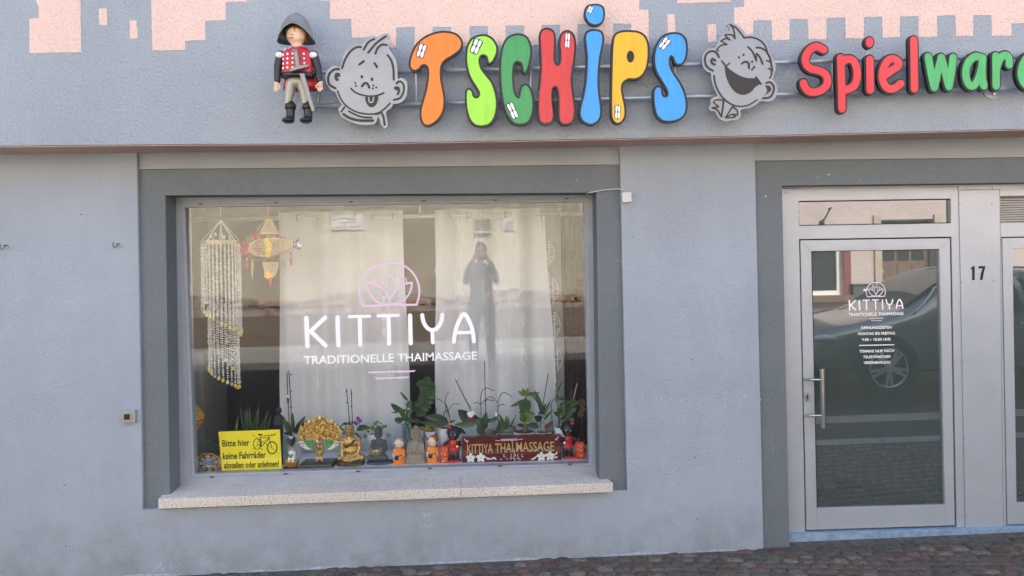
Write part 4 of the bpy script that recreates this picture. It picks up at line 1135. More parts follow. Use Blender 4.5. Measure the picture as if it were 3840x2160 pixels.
for s in (-1, 1):
    for xa, xb in ((1.72, 2.55), (2.62, 3.45), (3.5, 3.85)):
        pts = [side_pt(xa + (xb - xa) * i / 6, .06, s) for i in range(7)] + [side_pt(xa + (xb - xa) * i / 6 + .06 * (1 - i / 6), .88, s) for i in range(6, -1, -1)]
        f = [(i, i + 1, 12 - i, 13 - i) for i in range(6)]
        MB().add(pts, f if s < 0 else [q[::-1] for q in f]).build('side_window', M['winglass'], car)
    mb = MB().tube([side_pt(1.25 + i * .09, .97 if i > 3 else .55 + .1 * i, s, .004) for i in range(9)] + [side_pt(2.0 + i * .3, .99, s, .004) for i in range(1, 7)], .014, 6)
    mb.build('roof_strip', M['rim'], car, smooth=True)
    c = side_pt(1.52, .05, s, .12)
    MB().ell(c + Vector((0, 0, .07)), .10, .07, .07).build('mirror', M['carpaint'], car, smooth=True)
    MB().box(CXN + 2.45, CXN + 2.63, CYS - .92 + s * .925 - .012, CYS - .92 + s * .925 + .012, cz + .80, cz + .83).build('door_handle', M['rim'], car)
    hl = MB().ell((CXN + .27, CYS - .92 + s * .68, cz + .66), .2, .14, .055); hl.build('headlight', mat('headlight_glass', (.55, .57, .58), .1, spec=.8), car, smooth=True)
    for xw in (.86, 3.52):
        cy = CYS - .92 + s * .84
        wl_ = part('wheel', car)
        def ring(mb, prof, n=32):
            vs = []
            for rr, yy in prof:
                vs += [(CXN + xw + rr * math.cos(2 * math.pi * k / n), cy + s * yy, cz + .33 + rr * math.sin(2 * math.pi * k / n)) for k in range(n)]
            fs = [(i * n + k, i * n + (k + 1) % n, (i + 1) * n + (k + 1) % n, (i + 1) * n + k) for i in range(len(prof) - 1) for k in range(n)]
            return mb.add(vs, fs)
        ring(MB(), [(.375, .085), (.30, .083)]).build('wheel_arch', M['tyre'], wl_)
        ring(MB(), [(.22, .0), (.325, .0), (.33, .03), (.33, .09), (.315, .11), (.25, .112), (.235, .10), (.235, .02)]).build('tyre', M['tyre'], wl_, smooth=True)
        mb = ring(MB(), [(.24, .10), (.226, .113), (.215, .10)])
        for k in range(10):
            a = 2 * math.pi * k / 10 + (.16 if k % 2 else -.16) * 1.0
            d = Vector((math.cos(a), 0, math.sin(a))); e = Vector((-math.sin(a), 0, math.cos(a))) * .024
            c0 = Vector((CXN + xw, cy + s * .112, cz + .33))
            mb.add([c0 + d * .04 + e, c0 + d * .04 - e, c0 + d * .222 - e * .8 + Vector((0, -s * .008, 0)), c0 + d * .222 + e * .8 + Vector((0, -s * .008, 0))], [(0, 1, 2, 3)])
        mb.ell((CXN + xw, cy + s * .108, cz + .33), .05, .012, .05)
        mb.build('rim', M['rim'], wl_)
        ring(MB(), [(.215, .04), (.0, .04)]).build('brake_disc', M['slot'], wl_)
mb = MB()
p0, p1 = st[4], st[6]
def wsp(k, t): 
    x = p0[0] + .03 + (p1[0] - p0[0] - .06) * k; i = 4 if x < st[5][0] else 5
    kk = (x - st[i][0]) / (st[i + 1][0] - st[i][0]); zt_ = st[i][3] + (st[i + 1][3] - st[i][3]) * kk; wt = st[i][5] + (st[i + 1][5] - st[i][5]) * kk
    return Vector((CXN + x - .012, CYS - .92 + wt * t * .92, cz + zt_ + .03 - .02 * abs(t)))
vs = [wsp(k / 4, t / 3) for k in range(5) for t in range(-3, 4)]
mb.add(vs, [(i * 7 + j, i * 7 + j + 1, i * 7 + j + 8, i * 7 + j + 7) for i in range(4) for j in range(6)]).build('windscreen', M['winglass'], car, smooth=True)

# ------------------------------------------------------------------ the photographer (mirrored in the window)
M['shirt'] = mat('grey_blue_shirt', (.13, .15, .19), .8, noise=.08, nscale=15)
M['vest'] = mat('dark_vest', (.06, .06, .07), .8)
M['jeans'] = mat('blue_grey_trousers', (.06, .075, .12), .85, noise=.15, nscale=25)
M['skin'] = mat('skin', (.50, .30, .22), .55)
M['hair'] = mat('short_grey_brown_hair', (.12, .09, .07), .8)
M['shoe'] = mat('dark_shoe', (.03, .028, .027), .6)
gy = -5.56
g0 = gz(0, gy)
per = thing('person', 'person in grey shirt and blue grey trousers holding up a phone, mirrored in the window', 'person', (0, gy, g0))
def skin(name, verts, edges, radii, matl, parent, root=0, sub=2):
    me = bpy.data.meshes.new(name)
    o_ = Vector(verts[root]) ; o_.z = min(v[2] for v in verts)
    me.from_pydata([Vector(v) - o_ for v in verts], edges, [])
    ob = bpy.data.objects.new(name, me); COL.objects.link(ob)
    m = ob.modifiers.new('skin', 'SKIN'); m.use_smooth_shade = True
    if not me.skin_vertices: me.attributes
    sv = me.skin_vertices[0].data if me.skin_vertices else None
    for i, r_ in enumerate(radii):
        sv[i].radius = r_ if isinstance(r_, tuple) else (r_, r_)
    sv[root].use_root = True
    s_ = ob.modifiers.new('round', 'SUBSURF'); s_.levels = s_.render_levels = sub
    me.materials.append(matl)
    place(ob, o_, parent)
    return ob
def B(x, y, z): return (x, gy + y, g0 + z * .985)
# whole body as one surface: pelvis, trunk, neck, arms to the wrist, legs to the ankle
V = [B(0, 0, .98), B(0, .0, 1.12), B(0, -.01, 1.30), B(0, 0, 1.46), B(0, .02, 1.60),
     B(.19, 0, 1.46), B(.235, .10, 1.25), B(.16, .25, 1.53), B(.10, .31, 1.62),
     B(-.19, 0, 1.46), B(-.235, .10, 1.25), B(-.16, .25, 1.53), B(-.10, .31, 1.62),
     B(.10, .0, .88), B(.125, .02, .50), B(.13, -.01, .09), B(-.10, .0, .88), B(-.125, .02, .50), B(-.13, -.01, .09)]
E_ = [(0, 1), (1, 2), (2, 3), (3, 4), (3, 5), (5, 6), (6, 7), (7, 8), (3, 9), (9, 10), (10, 11), (11, 12), (0, 13), (13, 14), (14, 15), (0, 16), (16, 17), (17, 18)]
RR = [(.17, .12), (.165, .115), (.18, .12), (.14, .09), .055, .075, .05, .042, .028, .075, .05, .042, .028, (.10, .105), .068, .045, (.10, .105), .068, .045]
bd_ = skin('body', V, E_, RR, M['shirt'], per)
# trousers over the legs
V = [B(0, 0, 1.0), B(.10, .0, .88), B(.125, .02, .50), B(.13, -.01, .06), B(-.10, .0, .88), B(-.125, .02, .50), B(-.13, -.01, .06)]
skin('trousers', V, [(0, 1), (1, 2), (2, 3), (0, 4), (4, 5), (5, 6)], [(.185, .135), (.115, .12), .085, .07, (.115, .12), .085, .07], M['jeans'], per)
V = [B(0, .0, 1.02), B(0, -.01, 1.15), B(0, -.01, 1.32), B(0, 0, 1.44)]
skin('vest', V, [(0, 1), (1, 2), (2, 3)], [(.18, .13), (.18, .128), (.19, .13), (.13, .095)], M['vest'], per)
for s in (-1, 1):
    mb = MB().ell(B(.135 * s, .06, .05), .048, .14, .05); mb.build('shoe', M['shoe'], per, smooth=True)
# head with face
hc = B(0, .06, 1.762)
mb = MB().ell(hc, .077, .095, .118, 16, 12); mb.ell(B(0, .15, 1.747), .014, .022, .024); mb.ell(B(0, .1, 1.677), .045, .05, .04)
for s in (-1, 1):
    mb.ell(B(.08 * s, .04, 1.757), .012, .022, .034); mb.ell(B(.032 * s, .142, 1.777), .02, .012, .012)
mb.ell(B(0, .145, 1.707), .026, .012, .008); mb.tube([B(0, .02, 1.5), B(0, .05, 1.682)], .055, 10)
hd_ = mb.build('head', M['skin'], per, remesh=.009)
MB().ell(B(0, .045, 1.797), .083, .10, .095, 16, 10).build('hair', M['hair'], hd_, smooth=True)
for s in (-1, 1):
    MB().ell(B(.032 * s, .153, 1.777), .009, .005, .006).build('eye', M['slot'], hd_)
# hands round the phone
for s in (-1, 1):
    wv = [B(.10 * s, .31, 1.62), B(.088 * s, .325, 1.66)]
    V = list(wv); ED = [(0, 1)]; RD = [.026, (.036, .02)]
    for k in range(4):
        zz = 1.647 + k * .017
        L = (.9, 1.0, .95, .8)[k]
        b0 = len(V)
        V += [B(.078 * s, .345, zz + .005), B(.06 * s, .352, zz + .006), B((.06 - .022 * L) * s, .353, zz + .006)]
        ED += [(1, b0), (b0, b0 + 1), (b0 + 1, b0 + 2)]; RD += [.0085, .008, .0068]
    b0 = len(V)
    V += [B(.066 * s, .318, 1.675), B(.045 * s, .316, 1.687), B(.03 * s, .318, 1.685)]
    ED += [(1, b0), (b0, b0 + 1), (b0 + 1, b0 + 2)]; RD += [.0105, .0095, .008]
    skin('hand', V, ED, RD, M['skin'], per, root=0, sub=1)
pz = CAM.z
ph = MB().box(-.078, .078, CAM.y - .022, CAM.y - .014, pz - .055, pz + .018)
bevel(ph.build('phone', mat('phone_shell', (.05, .05, .055), .3), None, 'dark phone held up sideways by the photographer', 'phone'), .003)
# ------------------------------------------------------------------ inside the shop window
ZB = P(1500, 1760, .27).z            # top of the display board
def on_board(px, py):
    q = hitz(px, py, ZB)
    return q
room_x0, room_x1 = P(640, 1200, .3).x, P(2300, 1200, .3).x
zr1 = P(1900, 690, .3).z
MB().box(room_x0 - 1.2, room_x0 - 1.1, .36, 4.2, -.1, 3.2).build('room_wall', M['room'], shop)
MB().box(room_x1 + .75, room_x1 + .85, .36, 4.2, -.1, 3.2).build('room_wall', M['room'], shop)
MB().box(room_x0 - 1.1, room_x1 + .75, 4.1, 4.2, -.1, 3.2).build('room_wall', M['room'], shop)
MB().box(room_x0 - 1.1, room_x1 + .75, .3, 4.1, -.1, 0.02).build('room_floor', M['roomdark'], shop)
# wall behind the window opening (inner reveal) left and right, above and below
xl = P(722, 1200, .30).x - .06
xr = P(2225, 1200, .30).x + .02
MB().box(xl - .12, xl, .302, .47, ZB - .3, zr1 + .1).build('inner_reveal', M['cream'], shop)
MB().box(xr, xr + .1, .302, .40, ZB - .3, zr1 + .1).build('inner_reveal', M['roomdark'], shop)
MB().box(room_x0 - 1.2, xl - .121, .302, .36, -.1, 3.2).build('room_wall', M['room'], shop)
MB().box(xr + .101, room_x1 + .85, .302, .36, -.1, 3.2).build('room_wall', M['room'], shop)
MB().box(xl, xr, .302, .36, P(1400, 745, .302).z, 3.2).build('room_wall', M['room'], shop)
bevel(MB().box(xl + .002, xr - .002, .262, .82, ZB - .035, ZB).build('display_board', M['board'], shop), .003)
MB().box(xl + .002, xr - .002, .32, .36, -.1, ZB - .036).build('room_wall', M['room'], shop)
# panelled cabinet and picture at the right, dark desk at the left
MB().box(P(2120, 1000, 2.4).x, P(2420, 1000, 2.4).x, 2.4, 2.5, .0, 2.9).build('timber_panel', M['wood'], shop)
for k in range(14):
    x = P(2120, 1000, 2.39).x + k * .05
    MB().box(x, x + .044, 2.385, 2.399, .0, 2.9).build('panel_board', M['wood'], shop)
q0, q1 = P(2150, 1030, 2.37), P(2215, 1085, 2.37)
pf = thing('picture_frame', 'dark red framed picture on the timber panelling at the right of the shop', 'picture', ((q0.x + q1.x) / 2, 2.37, q1.z))
MB().box(q0.x, q1.x, 2.365, 2.384, q1.z, q0.z).build('frame', mat('red_frame', (.18, .05, .03), .5), pf)
MB().box(q0.x + .03, q1.x - .03, 2.36, 2.366, q1.z + .03, q0.z - .03).build('print', mat('dark_print', (.09, .02, .015), .6, noise=.5, nscale=30), pf)
a, b = P(735, 1320, 1.5), P(765, 1520, 1.5)
cab = thing('white_cabinet', 'pale cabinet standing behind the shell mobile', 'cabinet', ((a.x + b.x) / 2, 1.6, .0))
bevel(MB().box(a.x - .35, b.x, 1.5, 2.1, 0.021, a.z).build('carcass', mat('pale_cabinet', (.50, .49, .44), .6), cab), .006)
MB().box(a.x - .3, b.x - .03, 1.49, 1.499, a.z - .35, a.z - .04).build('drawer_front', mat('pale_drawer', (.46, .45, .41), .6), cab)

# curtain rod and two voile panels
YC = .90
rz = P(1600, 810, YC).z
rod = thing('curtain_rod', 'white curtain pole running across behind the window', 'curtain rod', (P(1500, 810, YC).x, YC, rz - .02))
MB().tube([(xl - .4, YC, rz), (xr + .5, YC, rz)], .0155, 12).build('pole', M['rod'], rod, smooth=True)
for px in (1575, 2178):
    q = P(px, 800, YC)
    MB().tube([(q.x, YC, rz), (q.x, YC - .03, rz + .03), (q.x, YC - .06, rz + .16)], .008, 6).build('bracket', M['rod'], rod)
PER = 142 / F_ * (YC + 5.2)
def fold(x, z, ph, amp):
    t = max(0, min(1, (rz - z) / 1.6))
    w = math.sin(2 * math.pi * (x - ph) / PER + .35 * math.sin(1.7 * z)) 
    w2 = math.sin(2 * math.pi * (x - ph) / (PER * .47) + 1.3 + .8 * z)
    return YC + amp * (1 - .45 * t) * w + .010 * t * w2 + .006 * math.sin(5 * z + 3 * x)
def curtain(name, l0, r0_, l1, r1_, ph, matl, label, amp=.034):
    """pixel x of the left/right edges at the top and at the bottom"""
    t = thing(name, label, 'curtain', (P((l1 + r1_) / 2, 1600, YC).x, YC, ZB - .45), 'voile curtains on the pole')
    zt_, zb = rz + .052, ZB - .45
    nx, nz = 90, 46
    xa0, xb0 = P(l0, 800, YC).x, P(r0_, 800, YC).x
    xa1, xb1 = P(l1, 1500, YC).x, P(r1_, 1500, YC).x
    vs = []
    for j in range(nz + 1):
        s = j / nz; z = zt_ + (zb - zt_) * s
        for i in range(nx + 1):
            u = i / nx
            x = (xa0 + (xa1 - xa0) * s) * (1 - u) + (xb0 + (xb1 - xb0) * s) * u + .006 * math.sin(4 * z + 9 * u)
            vs.append((x, fold(x, z, ph, amp), z + .005 * math.sin(2 * math.pi * (x - ph) / PER) * (j == 0)))
    fs = [(j * (nx + 1) + i, (j + 1) * (nx + 1) + i, (j + 1) * (nx + 1) + i + 1, j * (nx + 1) + i + 1) for j in range(nz) for i in range(nx)]
    MB().add(vs, fs).build('panel', matl, t, smooth=True)
    return t
ph1 = P(1434, 800, YC).x - PER / 4
cl = curtain('curtain', 1046, 1512, 1048, 1543, ph1, M['curtain'], 'plain white voile curtain behind the left half of the window lettering')
cr = curtain('curtain', 1631, 2042, 1630, 2104, ph1, M['curtain'], 'white voile curtain embroidered with upright leaves at the right of the window')
cs = curtain('curtain', 2030, 2102, 2060, 2116, ph1 + .03, M['sheer'], 'sheer grey edge of curtain bunched beside the dark timber panelling', .02)
# eyelets where the pole passes through the cloth
for t, xs in ((cl, (1330, 1398, 1474, 1255, 1190, 1115)), (cr, (1690, 1752, 1810, 1895, 1952, 2030))):
    for px in xs:
        q = P(px, 810, YC - .005)
        vs = [Vector((q.x + .004 * math.cos(a), YC - .004 + .022 * math.cos(a) * .6, rz + .026 * math.sin(a))) for a in [2 * math.pi * i / 14 for i in range(15)]]
        MB().tube(vs, .0035, 5, caps=False).build('eyelet', mat('grey_eyelet', (.36, .34, .30), .4, metal=.5), t)
# embroidered leaves
def leaf_motif(parent, px, py, h, flip, ph, amp):
    c = P(px, py, YC); k = (YC + 5.2) / F_
    H = h * k; Wd = H * .42
    def pt(u, v):
        x, z = c.x + u, c.z + v
        return Vector((x, fold(x, z, ph, amp) - .005, z))
    mb = MB()
    mb.tube([pt(0, -H * .5 + H * i / 8) for i in range(9)], .0026, 4)
    for i in range(1, 9):
        v = -H * .42 + H * .8 * i / 9
        w = Wd * .5 * math.sin(math.pi * (i / 9.6) ** .8)
        for s in (-1, 1):
            if (i + s) % 5 == 0 and flip: continue
            mb.tube([pt(0, v), pt(s * w * .6, v + H * .045), pt(s * w, v + H * .06)], .0018, 4)
    for s in ((-1, 1) if not flip else (1,)):
        mb.tube([pt(s * Wd * .5 * math.sin(math.pi * (i / 8.4) ** .85), -H * .42 + H * .92 * i / 8) for i in range(9)], .0019, 4)
    mb.build('leaf_motif', M['motif'], parent)
for px, py, h in ((1710, 955, 100), (1718, 830, 75), (1652, 1015, 90), (1706, 1070, 105), (1722, 1140, 120), (1668, 1190, 110), (1725, 1245, 80), (1868, 870, 90), (1910, 890, 70), (1878, 985, 100), (1945, 950, 90), (1946, 1060, 100), (1876, 1140, 105), (1912, 1170, 95),
                  (1880, 1285, 100), (1815, 1090, 100), (1815, 1230, 95), (1828, 1370, 100), (2058, 950, 95), (2044, 1050, 90), (2072, 1090, 100), (2078, 1220, 105), (1960, 1200, 60), (2090, 1350, 90), (1888, 1420, 90), (1712, 1430, 90), (1740, 1370, 60), (1960, 1340, 80), (1978, 1420, 90)):
    leaf_motif(cr if px < 2040 else cs, px, py, h, (px + py) % 2 == 0, ph1, .034)
for px, py, h in ((1190, 1420, 80), (1260, 1410, 90), (1370, 1440, 80), (1460, 1400, 80)):
    leaf_motif(cl, px, py, h, True, ph1, .034)

# ------------------------------------------------------------------ hanging shell mobile
M['shell'] = mat('shell_white', (.86, .83, .75), .5, noise=.12, nscale=60)
M['shellgrey'] = mat('shell_grey', (.42, .41, .36), .5)
M['shellyel'] = mat('shell_yellow', (.74, .60, .10), .45, noise=.2, nscale=60)
M['shellcr'] = mat('shell_cream', (.72, .66, .44), .45, noise=.1, nscale=60)
M['bamboo'] = mat('bamboo_tan', (.52, .40, .24), .6, noise=.15, nscale=40)
M['cord'] = mat('pale_cord', (.62, .56, .44), .8)
zm = zoomer(700, 740, 1.9068)
YM = .46
km = (YM + 5.2) / F_ / 1.9068
def pm(x, y, dy=0): return P(*zm([(x, y)])[0], YM) + Vector((0, dy, 0))
mob = thing('shell_mobile', 'long hanging mobile of white shell strands below a bamboo ring', 'mobile', tuple(pm(250, 1390)))
cx_, rr_ = 243, 128
ringz = 320
def cyl(a, r): return r * math.cos(a), r * math.sin(a) * .95
R_ = rr_ * km
c0 = pm(cx_, ringz)
oct_ = [Vector((c0.x + R_ * 1.04 * math.cos(2 * math.pi * i / 8 + .39), YM + R_ * 1.04 * math.sin(2 * math.pi * i / 8 + .39), c0.z)) for i in range(8)]
for i in range(8):
    a, b = oct_[i], oct_[(i + 1) % 8]
    d = (b - a).normalized(); nrm = Vector((d.y, -d.x, 0)) * .006
    h = Vector((0, 0, 13 * km))
    MB().add([a - nrm - h, b - nrm - h, b + nrm - h, a + nrm - h, a - nrm + h, b - nrm + h, b + nrm + h, a + nrm + h], [(0, 3, 2, 1), (4, 5, 6, 7), (0, 1, 5, 4), (1, 2, 6, 5), (2, 3, 7, 6), (3, 0, 4, 7)]).build('ring_lath', M['bamboo'], mob)
ap = pm(cx_, 165)
for a in oct_:
    mb = MB()
    for k in range(14):
        p = ap.lerp(a, (k + .5) / 14); mb.ell(p, .0045, .0045, .006, 5, 4)
    mb.tube([ap, a], .0012, 4)
    mb.build('shell_cord', M['shell'], mob)
for k in range(7):
    a = 2 * math.pi * k / 7
    q = Vector((c0.x + R_ * .5 * math.cos(a), YM + R_ * .5 * math.sin(a), c0.z + (30 + 12 * (k % 3)) * km))
    MB().ell(q, .013, .006, .016, 8, 6).build('shell_disc', (M['shellcr'], M['bamboo'])[k % 2], mob, smooth=True)
MB().tube([ap, Vector((ap.x, ap.y, zr1 + .3))], .0016, 5).build('hanging_cord', M['cord'], mob)
rs = random.Random(3)
def shell_row(mb, x, y, z0, z1, step=.0125):
    z = z0
    mb.tube([(x, y, z0), (x, y, z1)], .0008, 4, caps=False)
    while z > z1:
        s = rs.uniform(.75, 1.2)
        t = rs.uniform(0, 3)
        mb.add([(x + .0105 * s * math.cos(t), y + .0105 * s * math.sin(t), z), (x + .0105 * s * math.cos(t + 2.1), y + .0105 * s * math.sin(t + 2.1), z + .002), (x + .0105 * s * math.cos(t + 4.2), y + .0105 * s * math.sin(t + 4.2), z - .002), (x + rs.uniform(-.002, .002), y, z + .0085 * s), (x, y, z - .004 * s)],
               [(0, 1, 3), (1, 2, 3), (2, 0, 3), (1, 0, 4), (2, 1, 4), (0, 2, 4)])
        z -= step * rs.uniform(.85, 1.25)
NS = 30
for k in range(NS):
    a = 2 * math.pi * k / NS
    ca, sa = math.cos(a), math.sin(a)
    # outer strands end along a rising spiral
    f = ((a + math.pi) % (2 * math.pi)) / (2 * math.pi)      # 0 at the left, running round the front
    yend = 740 + 230 * min(1, f * 2) if f < .5 else 970 - 250 * (f - .5) * 2
    x, y = c0.x + R_ * ca, YM + R_ * sa
    zt_ = c0.z - 14 * km
    ze = pm(cx_, yend).z
    mb = MB(); shell_row(mb, x, y, zt_, ze)
    mb.build('shell_strand', M['shell'], mob)
    MB().ell((x, y - .003, ze - .014), .0135, .004, .016, 8, 6).build('shell_disc', (M['shellyel'], M['shellcr'], M['shellyel'], M['shellgrey'], M['shellcr'])[k % 5], mob, smooth=True)
R2 = 100 * km
cx2 = pm(262, 800).x
for k in range(22):
    a = 2 * math.pi * k / 22 + .1
    f = ((a + math.pi) % (2 * math.pi)) / (2 * math.pi)
    yend = 1180 + 175 * min(1, f * 2) if f < .5 else 1355 - 330 * (f - .5) * 2
    x, y = cx2 + R2 * math.cos(a), YM + R2 * math.sin(a)
    zt_, ze = pm(262, 770).z, pm(262, yend).z
    mb = MB(); shell_row(mb, x, y, zt_, ze, .0155)
    mb.build('shell_strand', M['shell'], mob)
    MB().ell((x, y - .003, ze - .013), .0125, .004, .0155, 8, 6).build('shell_disc', (M['shellyel'], M['shellyel'], M['shellcr'], M['shellgrey'])[k % 4], mob, smooth=True)

# ------------------------------------------------------------------ woven bamboo fish-trap mobile
zf = zoomer(860, 780, 4.528)
YF = .50
kf = (YF + 5.2) / F_ / 4.528
def pf_(x, y, dy=0): return P(*zf([(x, y)])[0], YF) + Vector((0, dy, 0))
M['rattan'] = mat('split_rattan', (.78, .62, .36), .5, noise=.12, nscale=50)
M['goldbead'] = mat('gold_beads', (.75, .52, .14), .3, metal=.7)
M['pomyel'] = mat('yellow_pompon', (.85, .50, .04), .9, noise=.15, nscale=120)
M['netred'] = clothmat('red_net', (.72, .04, .05), .3, .1)
M['netgreen'] = clothmat('green_net', (.30, .36, .10), .3, .35)
M['ribbonred'] = mat('red_ribbon', (.60, .05, .05), .6)
M['foil'] = mat('silver_foil', (.75, .75, .76), .25, metal=.9)
trap = thing('bamboo_trap_mobile', 'woven bamboo fish trap ornament with yellow pompons, red ribbons and beads', 'mobile', tuple(pf_(690, 1310)))
# horizontal ribbed cage
axis = [(315, 690, 12), (360, 680, 80), (430, 676, 125), (510, 675, 145), (600, 672, 152), (690, 665, 150), (780, 652, 145), (860, 640, 128), (940, 632, 100), (1020, 625, 70), (1095, 620, 50)]
NR = 30
for k in range(NR):
    a = 2 * math.pi * k / NR
    MB().tube([pf_(x, y + r * math.sin(a), -r * kf * math.cos(a)) for x, y, r in axis], .0022, 4).build('cage_rib', M['rattan'], trap)
def hoop(x, y, r, w, matl, name):
    MB().tube([pf_(x, y + r * math.sin(t), -r * kf * math.cos(t)) for t in [2 * math.pi * i / 24 for i in range(25)]], w, 5, caps=False).build(name, matl, trap, smooth=True)
hoop(515, 675, 148, .0042, M['ribbonred'], 'red_band'); hoop(872, 638, 130, .0042, M['ribbonred'], 'red_band')
for k in range(4):
    x, y, r = ((675, 560, 58), (697, 640, 62), (703, 725, 66), (700, 800, 55))[k]
    MB().ell(pf_(x, y, -150 * kf * .75), r * kf, r * kf * .8, r * kf, 12, 8).build('pompon', M['pomyel'], trap, smooth=True)
# cone on top: woven straws
apx = pf_(672, 150)
mb = MB()
for k in range(30):
    a = 2 * math.pi * k / 30
    MBp = [pf_(672 + dx * math.cos(a), y, -dx * kf * math.sin(a)) for y, dx in ((178, 34), (280, 80), (425, 148))]
    mb.tube(MBp, .0016, 4)
for y, dx in ((300, 90), (330, 104), (360, 118), (390, 132), (418, 145), (430, 150)):
    mb.tube([pf_(672 + dx * math.cos(t), y, -dx * kf * math.sin(t)) for t in [2 * math.pi * i / 24 for i in range(25)]], .0016 if y < 418 else .004, 4, caps=False)
mb.build('woven_cone', M['rattan'], trap)
MB().lathe([(.012 * 1.3, 0), (.012, .008), (.004, .018)], pf_(672, 182), 10).build('cone_cap', M['goldbead'], trap)
def beads(pts, n, r, matl, name='bead_chain'):
    mb = MB(); pts = smooth([tuple(p) for p in pts], 8, False)
    for i in range(n):
        p = pts[min(len(pts) - 1, int(i / (n - 1) * (len(pts) - 1)))]
        mb.ell(p, r, r, r, 6, 4)
    mb.tube(pts, r * .35, 4)
    mb.build(name, matl, trap)
beads([pf_(640, 175, -.01), pf_(560, 290, -.03), pf_(500, 385, -.04)], 18, .0026, M['goldbead'])
beads([pf_(705, 175, -.01), pf_(800, 310, -.03), pf_(910, 490, -.04)], 24, .0026, M['goldbead'])
beads([pf_(355, 810, -.02), pf_(430, 885, -.03), pf_(520, 890, -.03), pf_(630, 825, -.04)], 20, .0024, M['goldbead'])
beads([pf_(755, 825, -.04), pf_(850, 868, -.03), pf_(940, 855, -.03), pf_(1005, 730, -.02)], 20, .0024, M['goldbead'])
beads([pf_(660, 60), pf_(668, 160)], 6, .0035, M['goldbead'])
MB().tube([pf_(660, 62), Vector((pf_(660, 62).x, YF, zr1 + .3))], .0016, 5).build('hanging_cord', M['cord'], trap)
# lower basket
mb = MB()
prof = ((925, 130), (990, 122), (1060, 105), (1130, 82), (1185, 45))
for k in range(26):
    a = 2 * math.pi * k / 26
    mb.tube([pf_(702 + dx * math.cos(a), y, -dx * kf * math.sin(a)) for y, dx in prof], .0018, 4)
for y, dx in ((922, 131), (945, 129), (970, 125), (995, 121), (1020, 116), (1045, 110), (1070, 102), (1095, 95), (1120, 86)):
    mb.tube([pf_(702 + dx * math.cos(t), y, -dx * kf * math.sin(t)) for t in [2 * math.pi * i / 24 for i in range(25)]], .002, 4, caps=False)
mb.build('woven_basket', M['rattan'], trap)
for x in (620, 740): MB().tube([pf_(x, 860, -.02), pf_(x - 30 + (x - 620) * .3, 925, -.03)], .0014, 4).build('basket_cord', M['goldbead'], trap)
for x, y, r in ((660, 1110, 52), (735, 1150, 50), (650, 1155, 42), (690, 1175, 48)): MB().ell(pf_(x, y, -.03), r * kf, r * kf, r * kf * .8, 10, 7).build('pompon', M['pomyel'], trap, smooth=True)
def tassel(x0_, y0_, x1_, y1_, w, matl): MB().tube([pf_(x0_, y0_, -.03), pf_((x0_ + x1_) / 2, (y0_ + y1_) / 2, -.03), pf_(x1_, y1_, -.03)], [w * kf * .5, w * kf * .55, w * kf * .35], 8).build('tassel', matl, trap, smooth=True)
tassel(725, 1175, 715, 1315, 46, M['ribbonred']); tassel(322, 885, 328, 1030, 32, M['ribbonred']); tassel(1062, 835, 1063, 985, 30, M['ribbonred']); tassel(1060, 740, 1061, 800, 26, M['ribbonred'])
tassel(320, 850, 322, 884, 30, mat('lime_bead', (.35, .6, .12), .5)); tassel(1060, 800, 1061, 834, 26, mat('lime_bead', (.35, .6, .12), .5))
MB().tube([pf_(407, 880, -.03), pf_(412, 960, -.03), pf_(408, 1080, -.03), pf_(416, 1215, -.03)], [.003, .0085, .0075, .001], 4).build('gold_drop', M['goldbead'], trap)
mb = MB(); mb.tube([pf_(940, 855, -.03), pf_(940, 920, -.03), pf_(945, 980, -.03), pf_(946, 1050, -.03)], [.002, .013, .012, .001], 6); mb.build('glass_drop', M['clear'], trap)
for y in (1090, 1110, 1132): MB().ell(pf_(948, y, -.03), .0022, .0022, .003, 6, 4).build('drop_bead', M['slot'], trap)
def net(cx, cy, r, matl, n):
    mb = MB(); rr = random.Random(cx)
    for i in range(n):
        a = rr.uniform(0, 6.28); b = rr.uniform(-1, 1)
        p = pf_(cx, cy, 0); d = Vector((math.cos(a) * rr.uniform(.5, 1), b * .7, math.sin(a) * rr.uniform(.5, 1))) * r * kf
        e = Vector((rr.uniform(-1, 1), rr.uniform(-1, 1), rr.uniform(-1, 1))).normalized() * r * kf * .33
        mb.add([p, p + d + e, p + d * 1.08, p + d - e], [(0, 1, 2), (0, 2, 3)])
    mb.build('net_bow', matl, trap)
net(232, 690, 150, M['netred'], 60); net(470, 495, 110, M['netred'], 40); net(640, 480, 90, M['netgreen'], 40); net(345, 520, 70, M['netgreen'], 30); net(745, 480, 60, M['netred'], 24)
mb = MB(); n = 16; vs = []
for j, (x, r) in enumerate(((1095, 50), (1120, 58), (1165, 80), (1195, 92))):
    vs += [pf_(x, 618 + r * math.sin(2 * math.pi * i / n) * (1 + .12 * (i % 2) * (j > 1)), -r * kf * math.cos(2 * math.pi * i / n)) for i in range(n)]
mb.add(vs, [(j * n + i, j * n + (i + 1) % n, (j + 1) * n + (i + 1) % n, (j + 1) * n + i) for j in range(3) for i in range(n)]); mb.build('foil_mouth', M['foil'], trap)
hoop(1095, 620, 54, .003, M['slot'], 'mouth_ring')
beads([pf_(880, 500, -.03), pf_(920, 505, -.035), pf_(965, 515, -.03)], 8, .004, M['ribbonred'], 'red_knot')
